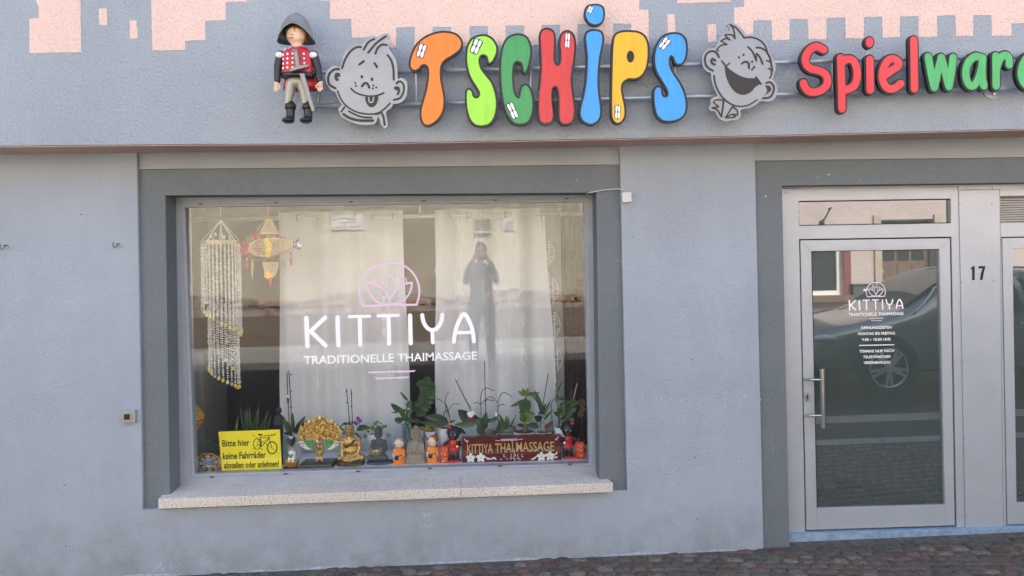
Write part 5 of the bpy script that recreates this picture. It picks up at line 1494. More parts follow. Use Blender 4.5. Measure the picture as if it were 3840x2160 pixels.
# ------------------------------------------------------------------ things standing on the display board
M['gold'] = mat('bright_gold', (.92, .62, .18), .22, metal=1.0)
M['oldgold'] = mat('aged_gold', (.55, .34, .10), .36, metal=.7, noise=.45, nscale=70)
M['darkbronze'] = mat('dark_bronze', (.10, .065, .035), .5, metal=.4, noise=.3, nscale=60)
M['slate'] = mat('slate_grey_stone', (.075, .082, .092), .7, noise=.2, nscale=90)
M['stone'] = mat('sandstone_beige', (.30, .245, .185), .85, noise=.15, nscale=110)
M['robe'] = mat('orange_robe', (.95, .25, .012), .42)
M['dollskin'] = mat('doll_skin', (.88, .66, .48), .4)
M['dollhair'] = mat('doll_stubble', (.40, .33, .20), .5)
M['brownhair'] = mat('doll_brown_hair', (.23, .085, .018), .5)
M['blackgloss'] = mat('black_gloss', (.012, .012, .013), .3)
M['redgloss'] = mat('red_gloss', (.62, .012, .012), .35)
M['porcelain'] = mat('white_porcelain', (.82, .81, .78), .2)
M['leafgreen'] = mat('leaf_green', (.045, .11, .025), .4, noise=.2, nscale=25, objrand=.35)
M['leafdark'] = mat('leaf_dark_green', (.022, .055, .024), .38, noise=.2, nscale=25, objrand=.3)
M['leaflight'] = mat('leaf_light_green', (.13, .23, .035), .42, noise=.2, nscale=25, objrand=.25)
M['leafyel'] = mat('leaf_yellowing', (.24, .25, .05), .5, noise=.25, nscale=25, objrand=.25)
M['stick'] = mat('black_stick', (.012, .010, .010), .6)
M['twig'] = mat('dark_twig', (.035, .028, .02), .7)
M['cane'] = mat('brown_cane', (.20, .12, .07), .7)
M['soil'] = mat('bark_soil', (.05, .035, .025), .9, noise=.3, nscale=90)
M['potwhite'] = mat('white_pot', (.72, .74, .73), .4)
M['potpink'] = mat('pale_pink_pot', (.68, .56, .64), .4)
M['potgreen'] = mat('green_tin', (.16, .24, .18), .45)

class Fig:
    def __init__(s, zoom, base=None, depth=.05, Y=None):
        s.ox, s.oy, s.sc = zoom
        s.Y = Y if Y is not None else on_board(s.ox + base[0] / s.sc, s.oy + base[1] / s.sc).y + depth
        s.k = (s.Y + 5.2) / F_ / s.sc
        s.th = None
    def p(s, x, y, dy=0.0): return P(s.ox + x / s.sc, s.oy + y / s.sc, s.Y) + Vector((0, dy, 0))
    def thing(s, name, label, cat, x, group=None):
        q = s.p(x, 0); s.th = thing(name, label, cat, (q.x, s.Y, ZB), group); return s.th
    def ell(s, mb, x, y, rx, ry, rd=None, dy=0.0, rot=0, n=12):
        rd = rx if rd is None else rd
        R = Matrix.Rotation(math.radians(rot), 3, 'Y') if rot else None
        return mb.ell(s.p(x, y, dy * s.k), rx * s.k, rd * s.k, ry * s.k, n, max(6, n * 2 // 3), R)
    def cap(s, mb, pts, n=10):
        """tapered limb through (x, y, dy, r)"""
        pt = [s.p(a, b, c * s.k) for a, b, c, r in pts]; rs = [r * s.k for *_, r in pts]
        mb.tube(pt, rs, n)
        for q, r in zip(pt, rs): mb.ell(q, r, r, r, 8, 6)
        return mb
    def lathe(s, mb, x, prof, n=20, sy=1.0, dy=0.0):
        """prof = [(radius, y)] in zoom pixels, bottom first"""
        c = s.p(x, prof[0][1], dy * s.k); z0 = c.z
        return mb.lathe([(r * s.k, (prof[0][1] - y) * s.k) for r, y in prof], c, n, 1.0, sy)
    def blob(s, name, mb, m, vox=None, par=None): return mb.build(name, m, par or s.th, remesh=vox or 5.0 * s.k)
    def plain(s, name, mb, m, par=None, smooth=True): return mb.build(name, m, par or s.th, smooth=smooth)
    def leaf(s, base, tip, w, m=None, bend=0.0, dy0=0.0, dy1=0.0, blunt=.8, par=None, fold=.18):
        m = m or M['leafgreen']
        a, b = s.p(*base, dy0 * s.k), s.p(*tip, dy1 * s.k)
        ax = b - a; L = ax.length
        side = Vector((-ax.z, 0, ax.x)).normalized()
        n = 8; vs = []
        for i in range(n + 1):
            t = i / n
            c = a + ax * t + side * (bend * s.k * 4 * t * (1 - t)) + Vector((0, -.10 * L * math.sin(math.pi * t), 0))
            h = w * s.k * .5 * math.sin(math.pi * min(1, max(.02, t)) ** blunt) ** .75 if 0 < t < 1 else .0006
            vs += [c + side * h, c + Vector((0, fold * h * 2, 0)), c - side * h]
        fs = []
        for i in range(n):
            o = 3 * i
            fs += [(o, o + 1, o + 4, o + 3), (o + 1, o + 2, o + 5, o + 4)]
        return MB().add(vs, fs).build('leaf', m, par or s.th, smooth=True)
    def stick(s, pts, r, m=None, name='stake', n=6, sm=True):
        q = [tuple(s.p(x, y, (d[0] if d else 0) * s.k)) for x, y, *d in pts]
        if sm and len(q) > 2: q = smooth(q, 4, False)
        return MB().tube(q, r * s.k, n).build(name, m or M['stick'], s.th, smooth=True)
    def pot(s, x, y0, y1, r0_, r1_, m, dy=0.0):
        """y0 rim, y1 foot (zoom px); r at rim and foot"""
        mb = MB(); s.lathe(mb, x, [(r1_, y1), (r1_ * 1.02, y1 - 5), (r0_, y0), (r0_ * .93, y0), (r0_ * .88, y0 + 10 if y1 > y0 else y0)], 28, dy=dy)
        o = s.plain('pot', mb, m)
        mb = MB(); s.lathe(mb, x, [(r0_ * .89, y0 + 9), (r0_ * .89, y0 + 8)], 20, dy=dy); s.plain('soil', mb, M['soil'])
        return o
    def foot(s): # photo row of the board under this depth, as zoom y
        q = PX((s.p(0, 0).x, s.Y, ZB)); return (q[1] - s.oy) * s.sc
    def footat(s, x):
        q0 = s.p(x, 0); q = PX((q0.x, s.Y, ZB)); return (q[1] - s.oy) * s.sc
ZA = (700, 1480, 4.527); ZBb = (1230, 1480, 4.83); ZC = (1640, 1400, 3.917); ZD = (1100, 1530, 5.796); ZE = (1460, 1400, 4.83)

# octagonal mirror
f = Fig(ZA, (390, 1330), .012)
f.thing('octagon_mirror', 'small octagonal wooden mirror with gold trigrams leaning at the window corner', 'mirror', 375)
outer = [(265, 998), (440, 992), (556, 1075), (575, 1188), (482, 1322), (322, 1337), (195, 1225), (170, 1112)]
def sh(pts, k): cx_ = sum(a for a, b in pts) / len(pts); cy_ = sum(b for a, b in pts) / len(pts); return [(cx_ + (a - cx_) * k, cy_ + (b - cy_) * k) for a, b in pts]
def fxz(f, pts, dy=0): return [(q.x, q.z) for q in (f.p(a, b) for a, b in pts)]
bevel(MB().prism(fxz(f, outer), f.Y - .004, f.Y + .010, holes=[fxz(f, sh(outer, .86))]).build('frame', mat('orange_wood', (.46, .20, .07), .45), f.th), .002)
MB().prism(fxz(f, sh(outer, .87)), f.Y - .001, f.Y + .008, holes=[fxz(f, sh(outer, .5))]).build('trigram_plate', M['blackgloss'], f.th)
cx_, cy_ = 371, 1156
for i in range(8):
    for j in range(3):
        r_ = .58 + j * .085
        a, b = sh(outer, r_)[i], sh(outer, r_)[(i + 1) % 8]
        a, b = (a[0] * .84 + b[0] * .16, a[1] * .84 + b[1] * .16), (a[0] * .16 + b[0] * .84, a[1] * .16 + b[1] * .84)
        MB().stroke(fxz(f, [a, b]), 10 * f.k, f.Y - .0022, .001, cap=False).build('trigram_bar', mat('trigram_gold', (.55, .46, .24), .4) if i + j == 0 else bpy.data.materials['trigram_gold'], f.th)
MB().prism(fxz(f, [(cx_ + 98 * math.cos(t), cy_ + 76 * math.sin(t)) for t in [2 * math.pi * i / 24 for i in range(24)]]), f.Y - .003, f.Y).build('mirror_disc', mat('mirror', (.8, .8, .8), .03, metal=1), f.th)

# yellow no-bicycles notice
f = Fig(ZA, (1100, 1292), .004)
f.thing('notice_sign', 'yellow notice with black text and crossed out bicycle standing in the window', 'sign', 1100)
q4 = [(540, 630), (1580, 592), (1618, 1272), (597, 1306)]
ys = f.Y
MB().prism(fxz(f, q4), ys, ys + .004).build('panel', mat('signal_yellow', (.95, .80, .012), .45), f.th)
def atx(zf_, pts): return [(f.ox + a / f.sc, f.oy + b / f.sc) for a, b in pts]
for s_, l, r_, c in (('Bitte hier', (604, 882), (1068, 862), 104), ('keine Fahrräder', (614, 1098), (1348, 1070), 108), ('abstellen oder anlehnen!', (636, 1250), (1566, 1222), 100)):
    mb = MB(); a, b = atx(f, [l, r_]); put_text(mb, s_, a, b, c / f.sc, ys - .0012, .022); mb.build('notice_text', M['blackprint'], f.th)
mb = MB(); yb = ys - .0012
def st_(pts, w, dy=0): mb.stroke(fxz(f, pts), w * f.k, yb - dy, cap=False)
for (cx_, cy_, rx, ry, w) in ((1192, 838, 60, 90, 12), (1452, 900, 82, 102, 18)):
    st_([(cx_ + rx * math.cos(t), cy_ + ry * math.sin(t)) for t in [2 * math.pi * i / 28 for i in range(29)]], w)
st_([(1250, 705), (1270, 880)], 14); st_([(1262, 722), (1400, 730)], 10, .0001); st_([(1270, 880), (1395, 745)], 12, .0002); st_([(1395, 690), (1412, 790), (1452, 900)], 10, .0003); st_([(1192, 838), (1268, 885)], 9, .0004); st_([(1192, 838), (1255, 730)], 8, .0005)
st_([(1210, 678), (1290, 680)], 26, .0006); st_([(1312, 700), (1400, 686), (1515, 680)], 12, .0007); st_([(1240, 910), (1290, 930)], 10, .0008)
mb.build('bicycle_drawing', M['blackprint'], f.th)
for a, b in (((1105, 670), (1575, 995)), ((1112, 930), (1530, 638))):
    MB().stroke(fxz(f, [a, b]), 5 * f.k, yb - .001, cap=False).build('cross_line', M['blackprint'], f.th)

# lantern at the far left
f = Fig(ZA, Y=.61); fy = f.footat(110)
f.thing('lantern', 'yellow patterned lantern on a dark wooden stand at the left end of the window', 'lantern', 80)
mb = MB(); f.lathe(mb, 50, [(40, 690), (95, 660), (200, 530), (252, 420), (235, 350), (145, 210), (60, 150), (15, 120)], 20); f.plain('shade', mb, mat('yellow_batik', (.62, .36, .05), .7, noise=.5, nscale=45))
mb = MB(); f.lathe(mb, 50, [(258, 424), (262, 415), (258, 404)], 24); f.plain('rim', mb, mat('red_trim', (.30, .06, .03), .7))
mb = MB(); f.lathe(mb, 60, [(170, fy), (165, fy - 40), (60, fy - 90), (40, 900), (60, 720), (20, 690)], 16); f.plain('stand', mb, mat('dark_red_wood', (.07, .022, .014), .5))
for a in range(6): MB().tube([f.p(50 + 230 * math.cos(a), 500, -230 * f.k * math.sin(a)), f.p(60 + 120 * math.cos(a + .4), fy - 60, -120 * f.k * math.sin(a + .4))], .001, 4).build('string', M['cord'], f.th)

# snake plant behind the notice
f = Fig(ZA, Y=.70); fy = f.footat(1200)
f.thing('snake_plant', 'tall dark snake plant half hidden behind the yellow notice', 'plant', 1200)
f.pot(1190, 760, fy, 210, 170, mat('brown_pot', (.09, .06, .045), .6))
rr = random.Random(4)
for i in range(13):
    xb = 1050 + i * 24; xt = xb + (xb - 1190) * .8 + rr.uniform(-20, 20)
    f.leaf((xb, 770), (xt, 150 + rr.uniform(0, 320)), 46, M['leafgreen'] if i % 3 else M['leafdark'], dy0=rr.uniform(-60, 60), dy1=rr.uniform(-80, 80), blunt=.55)
f.leaf((840, 800), (880, 370), 50, M['leaflight'], blunt=.6, dy0=-60); f.leaf((620, 800), (608, 575), 40, M['leafgreen'])
f.leaf((560, 880), (345, 740), 70, M['leafgreen'], dy1=-40)

# black standing statue
f = Fig(ZA, Y=.50); fy = f.footat(1570)
f.thing('black_statue', 'slender black standing robed statue behind the yellow notice', 'statue', 1570)
mb = MB(); f.lathe(mb, 1575, [(70, fy), (66, fy - 40), (60, 900), (78, 620), (85, 450), (80, 380), (45, 345), (28, 330), (30, 310)], 16, sy=.7)
f.ell(mb, 1565, 265, 48, 62, 50); f.ell(mb, 1563, 205, 24, 20, 24); f.cap(mb, [(1498, 400, 0, 26), (1505, 480, -40, 24), (1560, 505, -70, 18)]); f.cap(mb, [(1645, 400, 0, 24), (1640, 490, -40, 22), (1580, 510, -70, 18)]); f.ell(mb, 1608, 270, 10, 30, 14); f.ell(mb, 1522, 270, 10, 30, 14)
f.blob('figure', mb, M['blackgloss'])

# orchid in white pot with two sticks
f = Fig(ZA, Y=.62); fy = f.footat(1810)
f.thing('potted_orchid', 'orchid without flowers in a white pot with two black sticks, left of the gold garuda', 'plant', 1810, 'orchids on the board')
f.pot(1812, 672, fy, 150, 112, M['potwhite'])
f.stick([(1755, 700), (1725, 150), (1702, -395 + 20)], 8, sm=False); f.stick([(1785, 700), (1770, 150), (1735, -395)], 8, sm=False)
for y in (215, -60, -340): MB().box(f.p(1752, y).x, f.p(1790, y).x, f.Y - .003, f.Y + .003, f.p(1752, y + 6).z, f.p(1752, y - 6).z).build('stick_clip', M['stick'], f.th)
MB().prism(fxz(f, [(1700, 45), (1752, 60), (1740, 150), (1712, 150)]), f.Y - .008, f.Y - .006).build('plant_tag', mat('crimson_tag', (.25, .02, .05), .5), f.th)
MB().prism(fxz(f, [(1702, 0), (1750, 10), (1748, 58), (1700, 42)]), f.Y - .009, f.Y - .007).build('plant_tag', M['white'], f.th)
f.leaf((1830, 660), (2025, 350), 90, M['leafdark'], dy1=-30); f.leaf((1815, 660), (1795, 300), 70, M['leafgreen'], dy1=30); f.leaf((1800, 640), (1840, 830), 150, M['leafdark'], dy0=-120, dy1=-190, blunt=.9); f.leaf((1780, 670), (1665, 420), 110, M['leafgreen']); f.leaf((1850, 660), (2050, 420), 50, M['leafdark']); f.leaf((1790, 690), (1650, 640), 60, M['leafdark'])

# waving cat in a gold ingot boat
f = Fig(ZA, (1790, 1262), .03)
f.thing('lucky_cat', 'tiny white waving cat sitting in a golden ingot boat on a red stand', 'figurine', 1785)
mb = MB(); f.lathe(mb, 1787, [(145, 1268), (150, 1250), (140, 1232)], 24, sy=.6); f.plain('stand', mb, mat('dark_red_stand', (.20, .02, .02), .5))
mb = MB(); n = 20; vs = []
for r_, y, l in ((85, 1238, 0), (110, 1190, 0), (128, 1140, 18), (140, 1120, 36), (120, 1125, 30), (70, 1140, 0)):
    vs += [f.p(1783 + r_ * math.cos(t), y - l * math.cos(t) ** 2 * abs(math.cos(t)), -r_ * .55 * f.k * math.sin(t)) for t in [2 * math.pi * i / n for i in range(n)]]
mb.add(vs, [(j * n + i, j * n + (i + 1) % n, (j + 1) * n + (i + 1) % n, (j + 1) * n + i) for j in range(5) for i in range(n)] + [tuple(range(n))[::-1]]); f.plain('boat', mb, mat('ochre_gold', (.52, .26, .035), .35, metal=.5))
mb = MB(); f.ell(mb, 1785, 1085, 58, 62, 46); f.ell(mb, 1770, 985, 50, 46, 42); f.cap(mb, [(1818, 1050, -10, 20), (1838, 1010, -20, 18), (1838, 985, -25, 18)]); f.cap(mb, [(1740, 1060, -30, 17), (1745, 1100, -45, 15)])
for x in (1742, 1805): f.cap(mb, [(x, 955, 0, 16), (x + (x - 1772) * .12, 922, 0, 5)])
f.ell(mb, 1745, 1125, 22, 16, 30, -30); f.ell(mb, 1815, 1125, 22, 16, 30, -30); c = f.blob('cat', mb, M['porcelain'], vox=.0016)
for x in (1743, 1804): mb = MB(); f.ell(mb, x, 942, 9, 13, 5, -14); f.plain('ear_lining', mb, mat('pink_red', (.55, .03, .06), .5) if x == 1743 else bpy.data.materials['pink_red'], c)
for x in (1752, 1788): mb = MB(); f.ell(mb, x, 978, 7, 4, 4, -42); f.plain('eye', mb, M['blackgloss'], c)
mb = MB(); f.ell(mb, 1772, 997, 5, 4, 4, -44); f.plain('nose', mb, M['redgloss'], c)
mb = MB(); f.lathe(mb, 1775, [(48, 1045), (52, 1035), (46, 1022)], 18); f.plain('collar', mb, mat('green_collar', (.03, .30, .22), .4), c)
mb = MB(); f.ell(mb, 1772, 1052, 26, 16, 6, -44); f.plain('bib', mb, bpy.data.materials['green_collar'], c)
mb = MB(); f.ell(mb, 1770, 1092, 24, 26, 6, -46); f.plain('coin', mb, M['gold'], c)

# gilded garuda on black plinth
f = Fig(ZD, (560, 1330), .085)
f.thing('garuda_statue', 'ornate gilded winged garuda statue with green wings on a black plinth', 'statue', 570)
a, b = f.p(160, 1330), f.p(950, 1330)
zt_ = f.p(500, 1165).z
y0_, y1_ = f.Y - .083, f.Y + .10
xb0, xb1 = f.p(170, 1330).x, f.p(905, 1330).x
mb = MB().add([(xb0, y0_, ZB), (xb1 - .002, y0_, ZB), (xb1 + .004, y1_, ZB), (xb0 + .01, y1_, ZB), (xb0 + .004, y0_ + .008, zt_), (xb1 - .006, y0_ + .008, zt_), (xb1, y1_ - .008, zt_), (xb0 + .014, y1_ - .008, zt_)],
              [(0, 3, 2, 1), (4, 5, 6, 7), (0, 1, 5, 4), (1, 2, 6, 5), (2, 3, 7, 6), (3, 0, 4, 7)])
bevel(mb.build('plinth', mat('black_wood', (.012, .012, .012), .35, noise=.2, nscale=60), f.th), .003)
rg = random.Random(21)
mb = MB()
for s in (-1, 1):
    X = lambda x: 570 + s * x
    f.cap(mb, [(X(62), 900, 0, 34), (X(52), 985, -6, 26), (X(46), 1060, 0, 20), (X(50), 1120, -8, 24)])
    f.ell(mb, X(55), 1135, 34, 14, 40, -20)
f.ell(mb, 570, 830, 85, 90, 60); f.ell(mb, 575, 740, 60, 60, 55, -20); f.lathe(mb, 572, [(24, 1120), (20, 1000), (14, 930)], 8)
f.blob('body', mb, M['oldgold'], vox=.0026)
mb = MB(); f.cap(mb, [(535, 690, -55, 30), (535, 720, -75, 20), (540, 750, -70, 10)]); f.ell(mb, 530, 575, 45, 28, 40, -50); f.ell(mb, 535, 410, 50, 34, 40, -40); f.ell(mb, 530, 640, 40, 30, 40, -40); f.blob('beak_mask', mb, M['gold'], vox=.002)
# filigree screen: two scroll-edged plates of many small curls, and spires
def inside(x, y):
    u = abs(x - 572)
    top = 185 + .25 * u if u < 160 else (255 + (u - 160) * .62 if u < 320 else 380 + (u - 320) * .55)
    bot = 700 - 0.04 * u if u > 110 else 690
    return u < 465 and top < y < bot + (40 if u > 330 else 0)
def edge_top(u): return 185 + .25 * u if u < 160 else (255 + (u - 160) * .62 if u < 320 else 380 + (u - 320) * .55)
for sgn in (-1, 1):
    pl_ = [(572, 200)] + [(572 + sgn * u, edge_top(u) + 18) for u in range(30, 470, 20)] + [(572 + sgn * 450, 730), (572 + sgn * 330, 700), (572 + sgn * 240, 640), (572 + sgn * 120, 650), (572, 690)]
    MB().prism(fxz(f, pl_), f.Y + 8 * f.k, f.Y + 30 * f.k).build('filigree_back', mat('darker_gold', (.40, .22, .05), .35, metal=.8, noise=.5, nscale=120) if 'darker_gold' not in bpy.data.materials else bpy.data.materials['darker_gold'], f.th)  # backing plates in a darker gold than the curls
for side in range(2):
    mb = MB()
    cnt = 0
    while cnt < 190:
        x, y = rg.uniform(110, 1040), rg.uniform(160, 760)
        if (x < 572) != (side == 0) or not inside(x, y): continue
        cnt += 1
        r_ = rg.uniform(13, 24); a0 = rg.uniform(0, 6.28); dz = rg.uniform(-40, 0)
        pts = [f.p(x + r_ * (1 - .06 * i) * math.cos(a0 + i * .7), y + r_ * (1 - .06 * i) * math.sin(a0 + i * .7), (dz - 2 * i) * f.k) for i in range(8)]
        mb.tube(pts, [f.k * (9 - .6 * i) for i in range(8)], 5)
    f.plain('filigree', mb, M['gold'] if side == 0 else M['gold'])
for s in (0, 1):
    mb = MB(); pts = []
    for i in range(9):
        t = i / 8; u = 60 + 400 * t
        pts.append((572 + (u if s else -u), 470 + 200 * t * t, 0, 14))
    f.cap(mb, pts, 6); f.plain('scroll_arm', mb, M['gold'])
for x, y0, y1, r_ in ((578, 270, 120, 44), (345, 370, 205, 38), (840, 370, 205, 38), (172, 510, 345, 30), (990, 510, 340, 30), (440, 330, 200, 28), (738, 330, 205, 28), (255, 430, 290, 26), (915, 430, 290, 26)):
    mb = MB(); f.lathe(mb, x, [(r_, y0), (r_ * .75, y0 - (y0 - y1) * .2), (r_ * .85, y0 - (y0 - y1) * .28), (r_ * .5, y0 - (y0 - y1) * .45), (r_ * .55, y0 - (y0 - y1) * .52), (r_ * .2, y0 - (y0 - y1) * .75), (1, y1)], 10); f.plain('spire', mb, M['gold'])
M['wgreen'] = mat('green_enamel', (.10, .33, .07), .3); M['wwhite'] = mat('white_enamel', (.80, .78, .66), .3)
tips = [(95, 742), (140, 805), (190, 845), (238, 872), (275, 890), (330, 892), (385, 893)]
for s in (0, 1):
    for i, (tx, ty) in enumerate(tips):
        bx, by = 425 - i * 2, 705 + i * 26
        T = lambda x: (1144 - x if s else x)
        mx_, my_ = bx + (tx - bx) * .52, by + (ty - by) * .52
        mb = MB(); f.cap(mb, [(T(bx), by, -20, 20), (T(mx_), my_, -24, 21)], 6); f.plain('wing_feather', mb, M['wgreen'])
        mb = MB(); f.cap(mb, [(T(mx_), my_ + 2, -26, 19), (T(tx * .75 + mx_ * .25), ty * .75 + my_ * .25, -26, 18), (T(tx), ty, -24, 9)], 6); f.plain('feather_tip', mb, M['wwhite'])
    mb = MB(); f.cap(mb, [(T(440), 690, -16, 12), (T(400), 668, -14, 12), (T(330), 664, -12, 12), (T(270), 690, -10, 12), (T(225), 740, -10, 11)], 6); f.plain('wing_edge', mb, M['gold'])

# golden seated buddha
f = Fig(ZBb, (410, 1310), .06)
f.thing('golden_buddha', 'seated golden buddha statue with jewelled hair between garuda and grey buddha', 'statue', 410)
mb = MB(); f.lathe(mb, 415, [(265, 1312), (268, 1290), (245, 1275), (250, 1245), (235, 1235), (255, 1205), (262, 1195), (240, 1188)], 28, sy=.55); f.plain('base', mb, M['darkbronze'])
mb = MB()
f.ell(mb, 415, 1135, 215, 62, 115); f.ell(mb, 250, 1130, 95, 62, 90, -20); f.ell(mb, 590, 1125, 95, 66, 90, -20); f.ell(mb, 405, 1010, 135, 130, 85); f.ell(mb, 405, 860, 150, 105, 80); f.ell(mb, 275, 800, 45, 42, 50); f.ell(mb, 545, 800, 45, 42, 50)
f.cap(mb, [(265, 810, 0, 44), (258, 930, -10, 38), (265, 1030, -60, 32), (275, 1110, -100, 26)]); f.cap(mb, [(555, 810, 0, 44), (572, 940, -10, 40), (545, 1050, -70, 34), (450, 1105, -105, 28)])
f.cap(mb, [(300, 1160, -90, 30), (420, 1165, -118, 32), (560, 1130, -90, 34)]); f.ell(mb, 275, 1120, 22, 30, 20, -118)
f.lathe(mb, 390, [(62, 790), (52, 740), (50, 700)], 12); f.ell(mb, 390, 650, 82, 98, 80); f.ell(mb, 390, 700, 58, 58, 66, -8); f.ell(mb, 390, 655, 14, 34, 22, -76)
f.ell(mb, 305, 680, 14, 60, 20); f.ell(mb, 476, 680, 14, 60, 20); f.cap(mb, [(350, 622, -68, 8), (378, 630, -74, 7)]); f.cap(mb, [(402, 630, -74, 7), (432, 622, -68, 8)]); f.ell(mb, 390, 706, 24, 7, 12, -72)
f.blob('figure', mb, M['oldgold'], vox=.0024)
mb = MB(); f.cap(mb, [(500, 800, -78, 20), (420, 880, -92, 20), (330, 930, -84, 18)], 8); f.plain('sash', mb, M['darkbronze'])
mb = MB(); f.ell(mb, 390, 590, 84, 62, 84); f.ell(mb, 388, 520, 38, 34, 38); f.plain('hair', mb, M['darkbronze'])
mb = MB()
for i in range(9):
    for j in range(3):
        a = math.radians(-90 + (i - 4) * 21); x = 390 + 84 * math.sin(math.radians((i - 4) * 21)) * (1 - .16 * j); f.ell(mb, x, 590 - j * 26 + 6 * abs(i - 4) * .6, 11, 11, 11, -84 * math.cos(math.radians((i - 4) * 21)) * (1 - .16 * j), n=6)
f.ell(mb, 388, 480, 17, 19, 17); f.ell(mb, 490, 800, 26, 22, 10, -76); f.plain('gilt_bead', mb, mat('pale_gilt', (.85, .68, .36), .25, metal=.9))

# grey seated buddha with lotus candle
f = Fig(ZBb, (930, 1300), .09)
f.thing('grey_buddha', 'slate grey seated buddha holding a golden lotus candle bowl', 'statue', 930)
mb = MB(); f.lathe(mb, 942, [(225, 1296), (236, 1285), (236, 1212), (230, 1202), (205, 1200)], 32, sy=.62); f.plain('base', mb, M['slate'])
mb = MB(); f.ell(mb, 900, 1130, 170, 66, 110); f.ell(mb, 770, 1130, 60, 60, 70, -30); f.ell(mb, 1030, 1130, 62, 62, 70, -30); f.ell(mb, 925, 990, 120, 130, 80); f.ell(mb, 925, 870, 118, 76, 70)
f.cap(mb, [(818, 850, 0, 40), (800, 960, -10, 42), (820, 1040, -70, 34), (870, 1065, -105, 24)]); f.cap(mb, [(1025, 850, 0, 40), (1040, 960, -10, 44), (1000, 1050, -70, 34), (910, 1070, -105, 24)])
f.lathe(mb, 915, [(48, 810), (40, 770), (40, 740)], 12); f.ell(mb, 912, 705, 66, 84, 68); f.ell(mb, 905, 750, 46, 40, 56, -8); f.ell(mb, 900, 715, 10, 26, 18, -66); f.ell(mb, 850, 730, 10, 44, 16); f.ell(mb, 976, 730, 10, 44, 16)
f.ell(mb, 915, 640, 70, 48, 70); f.ell(mb, 915, 590, 36, 34, 36); f.ell(mb, 870, 1210, 55, 14, 40, -90)
f.blob('figure', mb, M['slate'], vox=.0024)
mb = MB()
for j in range(4):
    for i in range(9): t = math.radians((i - 4) * 20); f.ell(mb, 915 + 70 * math.sin(t) * (1 - .12 * j), 655 - j * 18, 8, 8, 8, -70 * math.cos(t) * (1 - .12 * j), n=6)
f.plain('curls', mb, M['slate'])
mb = MB(); f.lathe(mb, 888, [(30, 1075), (50, 1060), (85, 1020), (88, 985), (80, 985), (70, 1015)], 18, dy=-130); bw = f.plain('lotus_bowl', mb, mat('lotus_gold', (.55, .33, .07), .3, metal=.8))
for i in range(9):
    t = 2 * math.pi * i / 9 + .2
    mb = MB(); f.cap(mb, [(888 + 70 * math.cos(t), 1030, -130 - 70 * math.sin(t), 22), (888 + 96 * math.cos(t), 975, -130 - 96 * math.sin(t), 14), (888 + 96 * math.cos(t), 935 if i % 2 else 950, -130 - 96 * math.sin(t), 3)], 6); f.plain('petal', mb, bpy.data.materials['lotus_gold'], bw)
mb = MB(); f.ell(mb, 890, 985, 62, 22, 55, -130); f.plain('candle', mb, M['porcelain'])

# two small monks
def monk(zoom, cx, base, top, hairm, label, cap_hair):
    f = Fig(zoom, (cx, base), .05)
    f.thing('monk_figurine', label, 'figurine', cx, 'small orange robed monks')
    X = lambda v: cx + v
    mb = MB(); f.lathe(mb, cx, [(98, base), (104, base - 40), (102, base - 160), (106, base - 250), (92, base - 300), (50, base - 325)], 22, sy=.75)
    f.cap(mb, [(X(78), base - 270, 0, 36), (X(84), base - 190, -30, 34), (X(40), base - 160, -78, 26)]); f.blob('robe', mb, M['robe'], vox=.0024)
    mb = MB(); f.cap(mb, [(X(-72), base - 275, -10, 30), (X(-88), base - 195, -30, 26), (X(-72), base - 165, -72, 20)]); f.ell(mb, X(-60), base - 290, 40, 24, 44, -18, rot=-20); f.ell(mb, X(20), base - 165, 24, 20, 22, -92); f.ell(mb, X(-66), base - 162, 20, 22, 20, -86); f.blob('arms', mb, M['dollskin'], vox=.002)
    mb = MB(); f.ell(mb, cx, base - 415, 80, 92, 78); f.ell(mb, cx, base - 375, 66, 58, 66, -10); f.lathe(mb, cx, [(44, base - 310), (40, base - 340)], 12); f.ell(mb, X(-82), base - 400, 16, 26, 14); f.ell(mb, X(82), base - 400, 16, 26, 14); f.ell(mb, X(-8), base - 395, 8, 10, 12, -76)
    h = f.blob('head', mb, M['dollskin'], vox=.0024)
    mb = MB()
    if cap_hair: f.ell(mb, X(18), base - 440, 90, 84, 78, 16)
    else: f.ell(mb, X(4), base - 448, 80, 66, 76, 12)
    f.plain('hair', mb, hairm, h)
    for x in (-34, 26): mb = MB(); f.ell(mb, X(x), base - 405, 8 if cap_hair else 12, 9 if cap_hair else 4, 5, -80); f.plain('eye', mb, M['blackgloss'], h)
    mb = MB(); f.ell(mb, X(-8), base - 350, 8, 12, 6, -76); f.plain('mouth', mb, mat('dark_red_mouth', (.20, .03, .02), .5), h)
    mb = MB(); f.lathe(mb, X(-30), [(26, base - 135), (44, base - 160), (42, base - 190), (34, base - 205)], 16, dy=-100); f.plain('alms_bowl', mb, M['blackgloss'])
    mb = MB(); f.ell(mb, X(30), base - 205, 44, 20, 26, -84, rot=-12); f.plain('bowl_cloth', mb, mat('ochre_cloth', (.30, .15, .03), .6))
    for x in (-26, 26): mb = MB(); f.ell(mb, X(x), base - 8, 30, 10, 34, -60); f.plain('foot', mb, M['dollskin'])
monk(ZBb, 1285, 1286, 775, M['dollhair'], 'small shaven headed monk figurine in orange robe left of the beige buddha', False)
monk(ZBb, 1892, 1256, 775, M['brownhair'], 'small brown haired monk figurine in orange robe right of the beige buddha', True)

